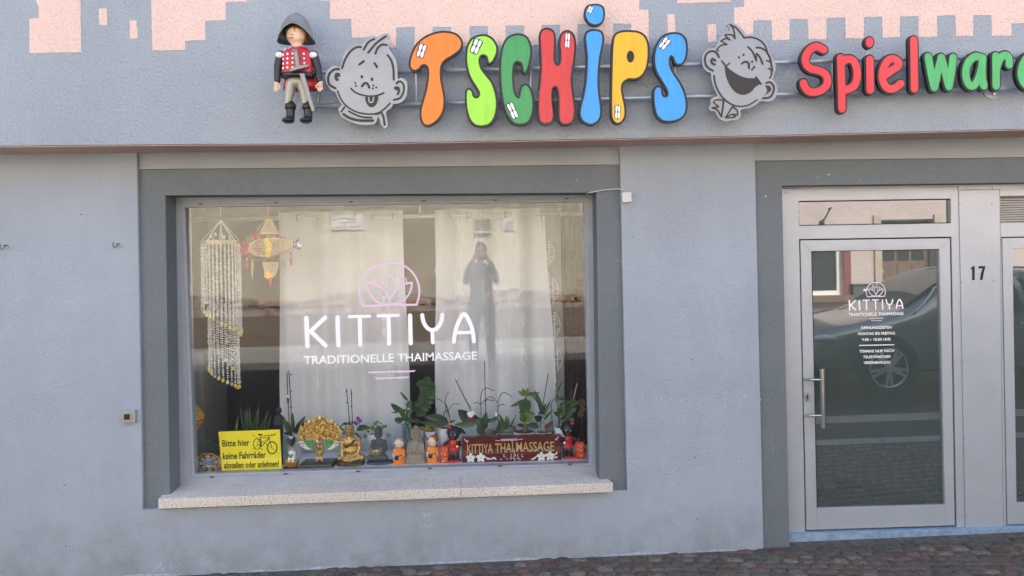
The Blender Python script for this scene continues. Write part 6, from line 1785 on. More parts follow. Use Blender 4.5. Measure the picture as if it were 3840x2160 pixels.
# beige praying buddha
f = Fig(ZBb, (1580, 1272), .065)
f.thing('beige_buddha', 'beige stone buddha with praying hands between the two small monks', 'statue', 1582)
mb = MB(); f.lathe(mb, 1585, [(185, 1276), (194, 1240), (190, 1190), (170, 1130), (150, 1060), (146, 960), (140, 880), (105, 840), (60, 828)], 26, sy=.62)
f.ell(mb, 1450, 1210, 66, 56, 80, -20); f.ell(mb, 1715, 1205, 66, 58, 80, -20); f.ell(mb, 1580, 1230, 150, 40, 100, -30)
f.cap(mb, [(1470, 900, -10, 40), (1455, 1010, -40, 40), (1520, 1035, -100, 26), (1560, 960, -112, 16)]); f.cap(mb, [(1705, 900, -10, 40), (1718, 1010, -40, 40), (1650, 1035, -100, 26), (1608, 960, -112, 16)]); f.cap(mb, [(1582, 1040, -108, 22), (1584, 960, -118, 16), (1584, 920, -118, 7)])
f.lathe(mb, 1585, [(58, 835), (52, 800), (50, 780)], 12); f.ell(mb, 1586, 725, 86, 100, 86); f.ell(mb, 1580, 775, 62, 56, 72, -6); f.ell(mb, 1572, 735, 12, 36, 20, -86); f.ell(mb, 1586, 660, 92, 58, 90); f.ell(mb, 1584, 600, 40, 42, 40); f.ell(mb, 1500, 745, 12, 50, 18); f.ell(mb, 1674, 745, 12, 50, 18)
f.cap(mb, [(1525, 712, -78, 7), (1556, 718, -86, 6)]); f.cap(mb, [(1594, 718, -86, 6), (1630, 710, -78, 7)]); f.ell(mb, 1574, 786, 24, 7, 12, -76)
f.blob('figure', mb, M['stone'], vox=.0026)
mb = MB()
for j in range(5):
    for i in range(11): t = math.radians((i - 5) * 17); f.ell(mb, 1586 + 90 * math.sin(t) * (1 - .1 * j), 672 - j * 20 + 1.5 * abs(i - 5), 8, 8, 8, -90 * math.cos(t) * (1 - .1 * j), n=6)
f.plain('curls', mb, M['stone'])

# two lucky children with signs
def thai(f, x, y, mb, k=1.0):
    """three short lines of gold script"""
    def s_(pts, w=7.5): mb.stroke(fxz(f, [(x + a * k, y + b * k) for a, b in pts]), w * k * f.k, f.Y + ydy, ramp=.0002)
    ydy = -92 * f.k
    L1 = [(-40, -10), (-30, -30), (-18, -22), (-30, -8), (-28, 12), (-6, 14), (0, -10), (4, -30)]
    L2 = [(20, -22), (34, -32), (46, -18), (44, 14), (26, 14), (28, -2)]
    s_(smooth(L1, 3, False)); s_(smooth(L2, 3, False))
    s_(smooth([(-50, 62), (-38, 48), (-34, 66), (-40, 96), (-44, 110)], 3, False)); s_(smooth([(-16, 66), (-10, 56), (0, 70), (-2, 104), (14, 90), (22, 62), (30, 76), (22, 108), (34, 108)], 3, False)); s_(smooth([(0, 40), (12, 30), (26, 34), (36, 22)], 3, False), 7)
    s_(smooth([(-44, 150), (-30, 146), (-22, 158), (-30, 172), (-30, 192)], 3, False)); s_(smooth([(-12, 152), (4, 146), (14, 160), (12, 192)], 3, False)); s_(smooth([(24, 168), (24, 190), (40, 190), (44, 150)], 3, False))
def lucky(zoom, s, bx0, bx1, base, hx_, hy, hr, sx0, sx1, sy0, sy1, label):
    """s scales the drawing (1 = first zoom); bx base span, h head, s* sign span"""
    f = Fig(zoom, ((bx0 + bx1) / 2, base), .065)
    cx = (bx0 + bx1) / 2
    f.thing('child_figurine', label, 'figurine', cx, 'dark child figurines with red signs')
    left = sx0 < hx_
    mb = MB(); f.lathe(mb, cx, [((bx1 - bx0) / 2, base), ((bx1 - bx0) / 2 + 2 * s, base - 20 * s), ((bx1 - bx0) / 2 - 4 * s, base - 72 * s), ((bx1 - bx0) / 2 - 20 * s, base - 78 * s)], 24, sy=.6); f.plain('base', mb, M['redgloss'])
    bxc = hx_ + 10 * s * (1 if left else -1)
    mb = MB()
    for d in (-48, 48): f.cap(mb, [(bxc + d * s, base - 230 * s, 0, 50 * s), (bxc + d * s, base - 80 * s, 0, 46 * s)])
    f.blob('legs', mb, M['blackgloss'], vox=.0028)
    mb = MB(); f.ell(mb, bxc, base - 265 * s, 112 * s, 72 * s, 80 * s); f.ell(mb, bxc, base - 350 * s, 98 * s, 110 * s, 70 * s); f.ell(mb, bxc, base - 410 * s, 90 * s, 60 * s, 60 * s); f.blob('romper', mb, M['redgloss'], vox=.0028)
    mb = MB(); f.ell(mb, hx_, hy, hr, hr * 1.0, hr * .95); f.ell(mb, hx_, hy + hr * .55, hr * .8, hr * .5, hr * .78, -hr * .12); f.ell(mb, hx_ - hr * .15, hy + hr * .35, hr * .16, hr * .14, hr * .2, -hr * .88)
    sd = 1 if left else -1
    f.cap(mb, [(bxc - sd * 95 * s, base - 400 * s, 0, 34 * s), (bxc - sd * 150 * s, base - 370 * s, -30 * s, 30 * s), (bxc - sd * 175 * s, base - 350 * s, -60 * s, 26 * s)]); f.cap(mb, [(bxc + sd * 90 * s, base - 400 * s, 0, 34 * s), (bxc + sd * 110 * s, base - 350 * s, -50 * s, 30 * s), (bxc + sd * 70 * s, base - 400 * s, -95 * s, 26 * s)])
    h = f.blob('figure', mb, M['blackgloss'], vox=.0028)
    mb = MB(); rr = random.Random(int(hx_))
    for i in range(70):
        t = rr.uniform(0, 6.28); u = rr.uniform(-.1, 1); q = math.sqrt(max(0, 1 - u * u)); f.ell(mb, hx_ + hr * q * math.cos(t), hy - hr * u * .98, hr * .15, hr * .15, hr * .15, hr * q * .9 * math.sin(t) + hr * .1, n=6) if not (u < .45 and math.sin(t) < -.3) else None
    f.plain('curls', mb, mat('black_curls', (.01, .01, .011), .55) if 'black_curls' not in bpy.data.materials else bpy.data.materials['black_curls'], h)
    mb = MB(); f.ell(mb, hx_ - sd * hr * .55, hy - hr * .85, hr * .55, hr * .24, hr * .4, -hr * .1, rot=sd * 32); f.plain('cap', mb, M['redgloss'], h)
    for d in (-.38, .25): mb = MB(); f.ell(mb, hx_ + hr * d, hy + hr * .08, hr * .11, hr * .08, hr * .08, -hr * .9); f.plain('eye', mb, M['porcelain'], h)
    mb = MB(); f.ell(mb, hx_ - hr * .1, hy + hr * .58, hr * .2, hr * .09, hr * .1, -hr * .86); f.plain('mouth', mb, mat('mouth_red', (.45, .04, .04), .4) if 'mouth_red' not in bpy.data.materials else bpy.data.materials['mouth_red'], h)
    mb = MB(); f.ell(mb, bxc + sd * 62 * s, base - 330 * s, 32 * s, 40 * s, 22 * s, -112 * s); f.ell(mb, bxc + sd * 80 * s, base - 450 * s, 26 * s, 24 * s, 20 * s, -90 * s); f.plain('gold_bag', mb, M['gold'] if left else M['foil'])
    o = MB().prism(fxz(f, [(sx0, sy0), (sx1, sy0), (sx1, sy1), (sx0, sy1)]), f.Y - 90 * f.k, f.Y - 30 * f.k).build('sign_board', M['redgloss'], f.th); bevel(o, .002)
    mb = MB(); f.cap(mb, [((sx0 + sx1) / 2 - 8 * s, sy0 + 10, -60 * s, 12 * s), ((sx0 + sx1) / 2 - 8 * s, sy0 - 56 * s, -60 * s, 10 * s)]); f.plain('sign_post', mb, M['redgloss'])
    mb = MB(); thai(f, (sx0 + sx1) / 2, sy0 + 62 * s, mb, s); mb.build('sign_script', mat('script_gold', (.85, .55, .06), .4) if 'script_gold' not in bpy.data.materials else bpy.data.materials['script_gold'], f.th)
    mb = MB(); f.ell(mb, (sx0 + sx1) / 2 - 10 * s, sy1 - 34 * s, 34 * s, 16 * s, 10 * s, -92 * s); f.plain('gold_ingot', mb, M['gold'])
lucky(ZBb, 1.0, 2045, 2412, 1250, 2272, 695, 118, 2032, 2180, 905, 1215, 'dark curly haired child figurine in red left of the wooden massage sign')
lucky(ZC, .811, 1838, 2150, 1272, 1918, 815, 100, 2015, 2148, 990, 1245, 'dark curly haired child figurine in red at the right end of the window')

# carved massage sign
f = Fig(ZC, (1090, 1296), .0)
f.thing('massage_sign', 'dark red wooden sign with gold lettering and white frangipani flowers', 'sign', 1090)
q4 = [(358, 944), (1815, 906), (1820, 1278), (362, 1312)]
M['mahog'] = mat('lacquered_mahogany', (.115, .008, .008), .25, noise=.25, nscale=18)
fr_ = fxz(f, q4); ys = f.Y
o = MB().prism(fr_, ys, ys + .055).build('block', M['mahog'], f.th); bevel(o, .003)
def cpx(pts): return [(f.ox + a / f.sc, f.oy + b / f.sc) for a, b in pts]
for s_, l, r_ in (('KITTIYA', (438, 1182), (815, 1170)), ('THAI', (850, 1168), (1112, 1160)), ('MASSAGE', (1160, 1152), (1718, 1138))):
    mb = MB(); a, b = cpx([l, r_]); put_text(mb, s_, a, b, 136 / f.sc, ys - .0015, .005); mb.build('gold_lettering', mat('lettering_gold', (.60, .40, .10), .4) if 'lettering_gold' not in bpy.data.materials else bpy.data.materials['lettering_gold'], f.th)
def flower(x, y, r_):
    for i in range(5):
        t = 2 * math.pi * i / 5 - math.pi / 2
        c_ = (x + r_ * .55 * math.cos(t), y + r_ * .55 * math.sin(t)); u = (math.cos(t), math.sin(t)); v = (-u[1], u[0])
        pts = [(c_[0] + u[0] * r_ * .5 * math.cos(a) + v[0] * r_ * .36 * math.sin(a), c_[1] + u[1] * r_ * .5 * math.cos(a) + v[1] * r_ * .36 * math.sin(a)) for a in [2 * math.pi * k / 12 for k in range(12)]]
        MB().prism(fxz(f, pts), ys - .002 - .0004 * i, ys - .0005).build('flower_petal', M['porcelain'], f.th)
    MB().prism(fxz(f, oval(x, y, r_ * .2, r_ * .2)), ys - .005, ys - .001).build('flower_heart', mat('flower_yellow', (.75, .55, .12), .5) if 'flower_yellow' not in bpy.data.materials else bpy.data.materials['flower_yellow'], f.th)
for x, y in ((490, 1243), (638, 1238), (1528, 1222), (1655, 1212)): flower(x, y, 68)
def white(pts, w, name='white_ornament'):
    MB().stroke(fxz(f, smooth(pts, 4, False) if len(pts) > 2 else pts), [v * f.k for v in w] if isinstance(w, list) else w * f.k, ys - .0015).build(name, M['porcelain'], f.th)
def sw(pts): 
    q = smooth(pts, 4, False); n = len(q)
    MB().stroke(fxz(f, q), [max(2, 24 * math.sin(math.pi * (i + .5) / n)) * f.k for i in range(n)], ys - .0015, cap=False).build('white_leaf', M['porcelain'], f.th)
sw([(705, 1222), (745, 1255), (795, 1248)]); sw([(790, 1265), (830, 1240), (868, 1270)]); sw([(1375, 1268), (1420, 1250), (1462, 1215)]); sw([(1715, 1195), (1745, 1180), (1760, 1145)]); sw([(1700, 1225), (1735, 1235), (1770, 1220)])
white([(856, 988), (920, 985)], 7); white([(1188, 972), (1252, 969)], 7)
for i in range(9): white([(935 + i * 27, 990 - i * .7), (940 + i * 27, 968 - i * .7), (955 + i * 27, 972 - i * .7), (953 + i * 27, 992 - i * .7)], 7, 'script_mark')
white([(1088, 1002), (1108, 1010), (1100, 992)], 5)
white([(1130, 1110), (1131, 1180)], 7); white([(1120, 1200), (1142, 1192), (1148, 1210), (1122, 1222), (1118, 1250), (1145, 1255), (1130, 1280)], 7); white([(1085, 1185), (1085, 1225), (1070, 1240), (1080, 1258), (1100, 1240)], 6); white([(1180, 1183), (1182, 1225), (1200, 1238), (1188, 1255), (1165, 1240)], 6)
for x, y in ((978, 1200), (985, 1225), (935, 1262), (1020, 1255), (1245, 1198), (1248, 1225), (1208, 1270)): white([(x - 10, y), (x + 10, y - 4)], 9)
white([(395, 965), (430, 1000)], 10); white([(440, 985), (455, 1000), (435, 1015), (425, 1000)], 7); white([(1780, 930), (1745, 965)], 10); white([(1730, 965), (1745, 980), (1760, 968)], 8)
# ------------------------------------------------------------------ plants in the window
# small purple orchid and sticks behind the golden buddha
f = Fig(ZBb, Y=.66); fy = f.footat(500)
f.thing('purple_orchid', 'small orchid with purple blooms and two tall black sticks behind the golden buddha', 'plant', 500, 'orchids on the board')
f.pot(470, 740, fy, 110, 84, M['potwhite'])
f.stick([(420, 760), (345, 0), (335, -110)], 8, sm=False); f.stick([(450, 760), (425, 0), (415, -110)], 8, sm=False)
for x, y in ((342, 140), (415, 212), (338, -60), (420, -20)): MB().box(f.p(x - 18, y).x, f.p(x + 18, y).x, f.Y - .003, f.Y + .003, f.p(x, y + 6).z, f.p(x, y - 6).z).build('stick_clip', M['stick'], f.th)
f.stick([(480, 740), (540, 620), (575, 560), (560, 470), (575, 420)], 5, M['twig'], 'flower_stem')
M['purple'] = mat('orchid_purple', (.28, .04, .26), .5, objrand=.2)
for x, y in ((490, 500), (560, 455), (590, 470), (545, 420), (520, 520)):
    for a in range(5):
        t = 2 * math.pi * a / 5 + x; f.leaf((x, y), (x + 42 * math.cos(t), y + 42 * math.sin(t)), 30, M['purple'], dy0=-20, dy1=-30)
f.leaf((515, 640), (790, 600), 110, M['leafgreen'], bend=40, dy0=-20, dy1=-60); f.leaf((400, 640), (200, 620), 50, M['leafdark'], bend=-110); f.leaf((420, 700), (250, 760), 40, M['leafdark'], bend=-60); f.leaf((500, 690), (625, 790), 40, M['leafdark'], dy1=-40); f.leaf((380, 720), (150, 520), 30, M['leafdark'])
# pilea
f = Fig(ZBb, Y=.58); fy = f.footat(885)
f.thing('pilea_plant', 'round leaved pilea in a white pot behind the grey buddha', 'plant', 885)
f.pot(885, 700, fy, 170, 115, M['potwhite'])
for x, y, r_ in ((865, 515, 40), (905, 480, 30), (958, 510, 26), (1005, 570, 42), (1050, 560, 34), (690, 740, 46), (1100, 725, 40), (820, 590, 52), (810, 715, 40), (960, 660, 34), (740, 650, 30)):
    f.stick([(885, 720, 0), ((885 + x) / 2 + 10, (720 + y) / 2 - 30, -30), (x, y, -50)], 4, M['leaflight'], 'stem')
    f.leaf((x, y + r_ * (1 if x not in (690, 1100) else -1)), (x + (x - 885) * .04, y - r_ * (1 if x not in (690, 1100) else -1)), r_ * 1.8, M['leaflight'], dy0=-50, dy1=-60, blunt=1.0)
# glass vase with cuttings
f = Fig(ZE, Y=.62); fy = f.footat(320)
f.thing('vase_cuttings', 'tall clear glass vase with leafy green cuttings', 'vase', 320)
mb = MB(); f.lathe(mb, 322, [(70, fy), (76, fy - 10), (92, 900), (88, 900), (70, fy - 20)], 24); f.plain('vase', mb, M['clear'])
for pts in ([(300, fy - 30), (270, 1050), (290, 880), (240, 640)], [(350, fy - 30), (310, 1060), (350, 880), (400, 640)], [(280, fy - 20), (360, 1080), (300, 860), (330, 560)], [(340, fy - 20), (290, 1150), (280, 900)]): f.stick(pts, 9, M['leafdark'], 'stem')
for b, t, w, m_ in (((230, 700), (30, 535), 110, 0), ((240, 680), (25, 705), 40, 1), ((350, 500), (195, 315), 50, 1), ((330, 620), (400, 480), 110, 1), ((300, 760), (420, 630), 90, 1), ((250, 860), (95, 820), 120, 0), ((270, 800), (200, 600), 90, 1), ((310, 880), (320, 740), 130, 2), ((230, 690), (320, 640), 40, 0), ((380, 860), (540, 820), 60, 0), ((290, 870), (250, 700), 90, 0), ((340, 880), (420, 800), 110, 2)):
    f.leaf(b, t, w, (M['leafdark'], M['leafgreen'], M['leafyel'])[m_] if m_ < 2 else M['leafgreen'], dy0=-20, dy1=-50)
# zz plant
f = Fig(ZE, Y=.72); fy = f.footat(520)
f.thing('zz_plant', 'dark glossy zz plant frond rising between the two curtains', 'plant', 560)
f.pot(520, 1000, fy, 110, 90, M['potwhite'])
st_pts = [(470, 1000), (480, 760), (560, 620), (650, 490), (690, 350), (690, 230), (640, 150)]
f.stick(st_pts, 14, M['leafdark'], 'stem')
cur = smooth(st_pts, 6, False)
for i in range(9, len(cur), 3):
    x, y = cur[i]
    tx, ty = cur[min(i + 1, len(cur) - 1)][0] - cur[i - 1][0], cur[min(i + 1, len(cur) - 1)][1] - cur[i - 1][1]
    L = math.hypot(tx, ty); tx, ty = tx / L, ty / L
    for s in (-1, 1):
        nx, ny = -ty * s, tx * s
        f.leaf((x, y), (x + nx * 150 + tx * 60, y + ny * 130 + ty * 60 + 10), 105, M['leafgreen'] if (i + s) % 4 else M['leafdark'], dy0=0, dy1=-60 - 20 * s)
f.leaf((640, 150), (700, 70), 100, M['leafgreen']); f.leaf((480, 740), (645, 745), 60, M['leafgreen'], dy1=-60); f.leaf((480, 900), (545, 830), 60, M['leafgreen'])
# droopy plant in pink pot
f = Fig(ZE, Y=.58); fy = f.footat(750)
f.thing('pink_pot_plant', 'drooping yellowish plant with red bloom in a pale pink pot', 'plant', 750)
f.pot(752, 1040, fy, 115, 82, M['potpink'])
for b, t, w in (((740, 1040), (580, 940), 70), ((730, 1040), (500, 940), 60), ((760, 1040), (660, 900), 70), ((740, 1050), (590, 1180), 70), ((770, 1045), (830, 1165), 100), ((740, 1040), (700, 1180), 60), ((790, 1040), (900, 1160), 70), ((780, 1030), (880, 930), 60), ((700, 1030), (620, 1040), 60)):
    f.leaf(b, t, w, M['leafyel'], dy0=-40, dy1=-110)
for i in range(5): f.leaf((745, 995), (745 + 34 * math.cos(i * 1.26), 995 + 26 * math.sin(i * 1.26)), 26, M['ribbonred'], dy0=-60, dy1=-70)
# orchid in white pot with twigs
f = Fig(ZE, Y=.56); fy = f.footat(1000)
f.thing('bare_orchid', 'broad leaved orchid with bare dark twigs in a white pot behind the left child figurine', 'plant', 1010, 'orchids on the board')
f.pot(1010, 985, fy, 105, 80, M['potwhite'])
f.leaf((1080, 900), (640, 770), 165, M['leafdark'], bend=-40, dy0=-20, dy1=-60); f.leaf((1070, 920), (560, 850), 110, M['leafdark'], bend=20, dy1=-80); f.leaf((1090, 890), (1200, 850), 50, M['leafgreen']); f.leaf((1200, 990), (1390, 1080), 80, M['leafdark'], dy0=-40, dy1=-90, bend=20); f.leaf((1060, 960), (1220, 980), 70, M['leafdark'])
for pts in ([(1110, 900), (1060, 700), (1020, 580), (960, 510), (850, 445)], [(1100, 900), (1080, 720), (1030, 570)], [(1030, 600), (1015, 480), (1035, 400), (1080, 330)], [(1060, 690), (1110, 610), (1180, 550), (1270, 565)], [(1040, 830), (1040, 660), (990, 770)], [(860, 720), (845, 680), (855, 640), (840, 625)], [(1020, 590), (1010, 680), (985, 720)], [(985, 760), (965, 715)]): f.stick(pts, 6, M['twig'], 'twig')
# orchid with heart tag
f = Fig(ZC, Y=.56); fy = f.footat(760)
f.thing('tagged_orchid', 'large leaved orchid with white heart tag and bare arching stems', 'plant', 740, 'orchids on the board')
f.pot(745, 860, fy, 120, 95, mat('grey_pot', (.10, .105, .11), .5))
mb = MB(); rr = random.Random(8)
for i in range(40): f.cap(mb, [(750 + rr.uniform(-65, 65), 840 + rr.uniform(-45, 20), -110 + rr.uniform(-20, 20), 4), (750 + rr.uniform(-65, 65), 830 + rr.uniform(-45, 20), -110 + rr.uniform(-20, 20), 4)], 5)
f.plain('bark_roots', mb, mat('bark_fibre', (.30, .20, .13), .8))
f.leaf((640, 720), (300, 520), 190, M['leafdark'], bend=30, dy0=0, dy1=-60, blunt=.9); f.leaf((640, 680), (255, 735), 110, M['leafgreen'], bend=20, dy1=-80); f.leaf((660, 880), (720, 560), 120, M['leafdark'], dy1=-20); f.leaf((640, 890), (600, 720), 90, M['leafdark'], dy0=-80, dy1=-80); f.leaf((720, 700), (900, 600), 70, M['leafdark'], bend=-40); f.leaf((820, 880), (880, 640), 90, M['leafdark'], bend=-70, dy0=-60, dy1=-60); f.leaf((880, 640), (735, 660), 60, M['leafgreen'], bend=40); f.leaf((560, 640), (660, 780), 110, M['leafgreen'], dy0=-20, dy1=-40)
f.stick([(490, 530), (380, 320), (265, 88)], 7, sm=False); f.stick([(720, 880), (705, 400), (692, -180)], 7, sm=False)
for pts in ([(650, 880), (640, 480), (635, 380), (660, 260), (730, 215), (800, 250), (820, 255)], [(640, 460), (590, 430), (525, 440)], [(640, 460), (690, 400), (760, 390), (830, 410)], [(870, 640), (880, 520), (900, 400), (940, 300), (1000, 285), (1060, 320), (1100, 345)], [(890, 440), (830, 370), (770, 345), (720, 380), (700, 470)], [(890, 490), (950, 455), (990, 470)]): f.stick(pts, 6, M['twig'], 'flower_stem')
mb = MB(); f.ell(mb, 833, 250, 13, 11, 11); f.plain('bud', mb, M['leaflight'])
MB().prism(fxz(f, [(437, 570), (543, 560), (548, 690), (440, 688)]), f.Y - .062, f.Y - .060).build('plum_tag', mat('plum_card', (.13, .008, .06), .5), f.th)
hp = [(490, 540), (515, 530), (540, 550), (540, 580), (490, 625), (445, 585), (440, 555), (460, 535)]
MB().prism(fxz(f, smooth(hp, 3)), f.Y - .065, f.Y - .063).build('heart_tag', M['porcelain'], f.th)
MB().prism(fxz(f, oval(862, 592, 20, 32)), f.Y - .03, f.Y - .028).build('oval_tag', M['porcelain'], f.th)
f.stick([(488, 540, -115), (480, 470, -20), (440, 465, 0)], 3, M['stick'], 'tag_string')
# little snake plant in a green tin
f = Fig(ZC, Y=.60); fy = f.footat(1022)
f.thing('tin_snake_plant', 'little snake plant in a green tin pot behind the massage sign', 'plant', 1022)
f.pot(1025, 800, fy, 135, 120, M['potgreen'])
mb = MB(); f.lathe(mb, 1025, [(138, 845), (142, 835), (138, 822), (130, 790), (122, 786)], 28); f.plain('tin_rim', mb, mat('brown_tin_rim', (.13, .11, .09), .5))
for b, t, w in (((1020, 800), (1015, 605), 60), ((1005, 800), (900, 580), 50), ((1045, 800), (1050, 640), 34), ((1060, 800), (1160, 590), 24), ((990, 800), (955, 650), 44)): f.leaf(b, t, w, M['leafgreen'], dy0=-20, dy1=-30)
# upright leafy cane
f = Fig(ZC, Y=.58); fy = f.footat(1290)
f.thing('cane_plant', 'upright light green leafy cane plant behind the massage sign', 'plant', 1290)
f.pot(1285, 850, fy, 165, 130, M['potwhite'])
f.stick([(1285, 870), (1290, 600), (1298, 420), (1310, 300)], 16, mat('green_cane', (.22, .24, .07), .5), 'stem'); f.stick([(1310, 870), (1320, 740)], 18, M['cane'], 'stem'); f.stick([(1265, 870), (1262, 760)], 16, M['cane'], 'stem')
for b, t, w, m_ in (((1300, 320), (1180, 250), 60, 1), ((1300, 320), (1245, 210), 60, 1), ((1305, 310), (1330, 200), 50, 1), ((1310, 310), (1430, 270), 50, 0), ((1310, 320), (1500, 270), 60, 0), ((1295, 380), (1065, 480), 60, 0), ((1290, 520), (1290, 350), 140, 0), ((1270, 560), (1210, 420), 90, 0), ((1310, 560), (1350, 380), 90, 0), ((1290, 720), (1310, 540), 160, 1), ((1270, 720), (1230, 560), 90, 0), ((1290, 560), (1190, 560), 50, 0), ((1310, 560), (1435, 590), 60, 0), ((1280, 760), (1165, 740), 60, 0)):
    f.leaf(b, t, w, (M['leafgreen'], M['leaflight'])[m_], dy0=-20, dy1=-60)
# long leaved orchid with canes
f = Fig(ZC, Y=.54); fy = f.footat(1560)
f.thing('strap_leaf_orchid', 'strap leaved orchid with brown canes behind the right half of the massage sign', 'plant', 1560, 'orchids on the board')
f.pot(1560, 855, fy, 120, 95, M['potwhite'])
f.stick([(1505, 860), (1560, 400), (1630, 10)], 8, M['cane'], 'cane', sm=False); f.stick([(1500, 660), (1560, 640), (1700, 400), (1830, 120)], 6, M['twig'], 'cane'); f.stick([(1510, 860), (1530, 740), (1570, 700)], 7, mat('pale_root', (.35, .32, .24), .7), 'root'); f.stick([(1560, 870), (1590, 780), (1560, 720)], 7, bpy.data.materials['pale_root'], 'root')
for b, t, w, m_, bd_ in (((1540, 620), (1420, 235), 70, 0, -20), ((1540, 610), (1340, 285), 60, 1, -60), ((1560, 620), (1600, 430), 50, 0, 30), ((1570, 610), (1680, 375), 36, 1, 20), ((1500, 720), (1420, 620), 110, 0, -30), ((1500, 790), (1290, 780), 90, 0, -30), ((1580, 820), (1700, 690), 80, 2, 0), ((1590, 830), (1830, 860), 90, 1, -30), ((1560, 700), (1720, 520), 40, 1, 20), ((1520, 560), (1480, 600), 40, 1, 0), ((1400, 860), (1470, 860), 60, 0, -20)):
    f.leaf(b, t, w, (M['leafdark'], M['leafgreen'], mat('reddish_leaf', (.10, .02, .015), .5) if 'reddish_leaf' not in bpy.data.materials else bpy.data.materials['reddish_leaf'])[m_], bend=bd_, dy1=-40)
# dendrobium at the right
f = Fig(ZC, Y=.52); fy = f.footat(1840)
f.thing('cane_orchid', 'cane orchid with small leaves behind the right child figurine', 'plant', 1830, 'orchids on the board')
f.pot(1840, 780, fy, 110, 90, M['potwhite'])
M['palecane'] = mat('pale_dry_cane', (.36, .33, .20), .7, noise=.3, nscale=60)
for pts, r_, m_ in (([(1820, 800), (1810, 520), (1760, 300), (1735, 150)], 11, 'palecane'), ([(1830, 800), (1790, 480), (1730, 240)], 6, 'cane'), ([(1930, 700), (1980, 500), (2010, 330), (2055, 150)], 10, 'palecane'), ([(1960, 400), (1975, 235)], 6, 'cane'), ([(1840, 790), (1880, 600), (1990, 600), (1985, 690)], 5, 'leafgreen'), ([(1770, 280), (1830, 120)], 5, 'twig'), ([(1850, 800), (1890, 500), (1885, 370)], 7, 'leafgreen')): f.stick(pts, r_, M[m_], 'cane')
rr = random.Random(17)
for i in range(26):
    t = rr.random(); x, y = (1760 + 60 * t + rr.uniform(-20, 40), 340 + 380 * t) if i % 2 else (1860 + rr.uniform(-20, 90), 420 + rr.uniform(0, 260))
    a = rr.uniform(-2.6, .5); L = rr.uniform(70, 150); f.leaf((x, y), (x + L * math.cos(a), y + L * math.sin(a) * .7), rr.uniform(34, 70), (M['leafgreen'], M['leafdark'])[i % 3 == 0], dy0=-30, dy1=rr.uniform(-90, 30))
f.leaf((1900, 430), (2075, 415), 90, M['leafgreen'], dy1=-60); f.leaf((1900, 500), (2030, 540), 100, M['leafdark'], dy1=-50)
# dried swirl ornament
f = Fig(ZC, Y=.60); fy = f.footat(2120)
f.thing('dried_ornament', 'pale dried vine swirl on a stick in the right corner of the window', 'ornament', 2120)
for cx_, cy_, r_ in ((2125, 430, 60), (2105, 590, 48), (2135, 520, 40)):
    pts = [(cx_ + r_ * (1 - i / 34) * math.cos(i * .55), cy_ + r_ * (1 - i / 34) * math.sin(i * .55)) for i in range(28)]; f.stick(pts, 6, mat('dried_vine', (.32, .24, .12), .8) if 'dried_vine' not in bpy.data.materials else bpy.data.materials['dried_vine'], 'swirl', 5)
f.stick([(2120, fy), (2115, 600)], 6, M['cane'], 'stick')
mb = MB(); f.lathe(mb, 2120, [(60, fy), (60, fy - 60), (10, fy - 66)], 12); f.plain('foot', mb, M['darkbronze'])

# ------------------------------------------------------------------ toy guard on the end of the sign pipes (plain generic figure)
ZK = (980, 20, 3.019)
f = Fig(ZK, Y=FY - .17)
q = f.p(430, 1345)
f.th = thing('toy_guard_figure', 'large toy guard figure with grey helmet, red studded tunic and sword on the wall', 'figure', (q.x, FY - .17, q.z))
M['toyskin'] = mat('toy_skin', (.82, .56, .40), .35); M['toygrey'] = mat('toy_grey', (.21, .23, .23), .32, metal=.35); M['toyred'] = mat('toy_red', (.50, .015, .025), .35); M['toyblack'] = mat('toy_black', (.016, .016, .015), .35); M['toykhaki'] = mat('toy_khaki', (.36, .345, .28), .35, metal=.2)
mb = MB(); f.ell(mb, 395, 335, 112, 120, 105); f.ell(mb, 390, 385, 84, 66, 92, -8); f.lathe(mb, 405, [(62, 480), (58, 440), (56, 420)], 14); f.ell(mb, 368, 345, 15, 24, 20, -108); f.ell(mb, 295, 345, 14, 26, 18, 10)
h = f.blob('head', mb, M['toyskin'], vox=.007)
for x, y in ((320, 318), (405, 318)):
    mb = MB(); f.ell(mb, x, y, 15, 10, 7, -100 if x > 350 else -84); f.plain('eye', mb, M['white'], h)
    mb = MB(); f.ell(mb, x - 2, y, 7, 9, 6, -106 if x > 350 else -90); f.plain('pupil', mb, M['toyblack'], h)
    mb = MB(); f.cap(mb, [(x - 18, y - 26, -92 if x > 350 else -80, 5), (x + 16, y - 28, -98 if x > 350 else -86, 4)], 6); f.plain('brow', mb, M['brownhair'], h)
mb = MB(); f.cap(mb, [(330, 392, -88, 5), (358, 398, -98, 6), (388, 392, -96, 5)], 6); f.plain('mouth', mb, mat('toy_lip', (.42, .12, .09), .5), h)
mb = MB(); f.ell(mb, 395, 290, 118, 80, 108, 14); f.ell(mb, 300, 350, 20, 60, 50, 30); f.ell(mb, 500, 350, 24, 70, 50, 30); f.plain('hair', mb, M['brownhair'], h)
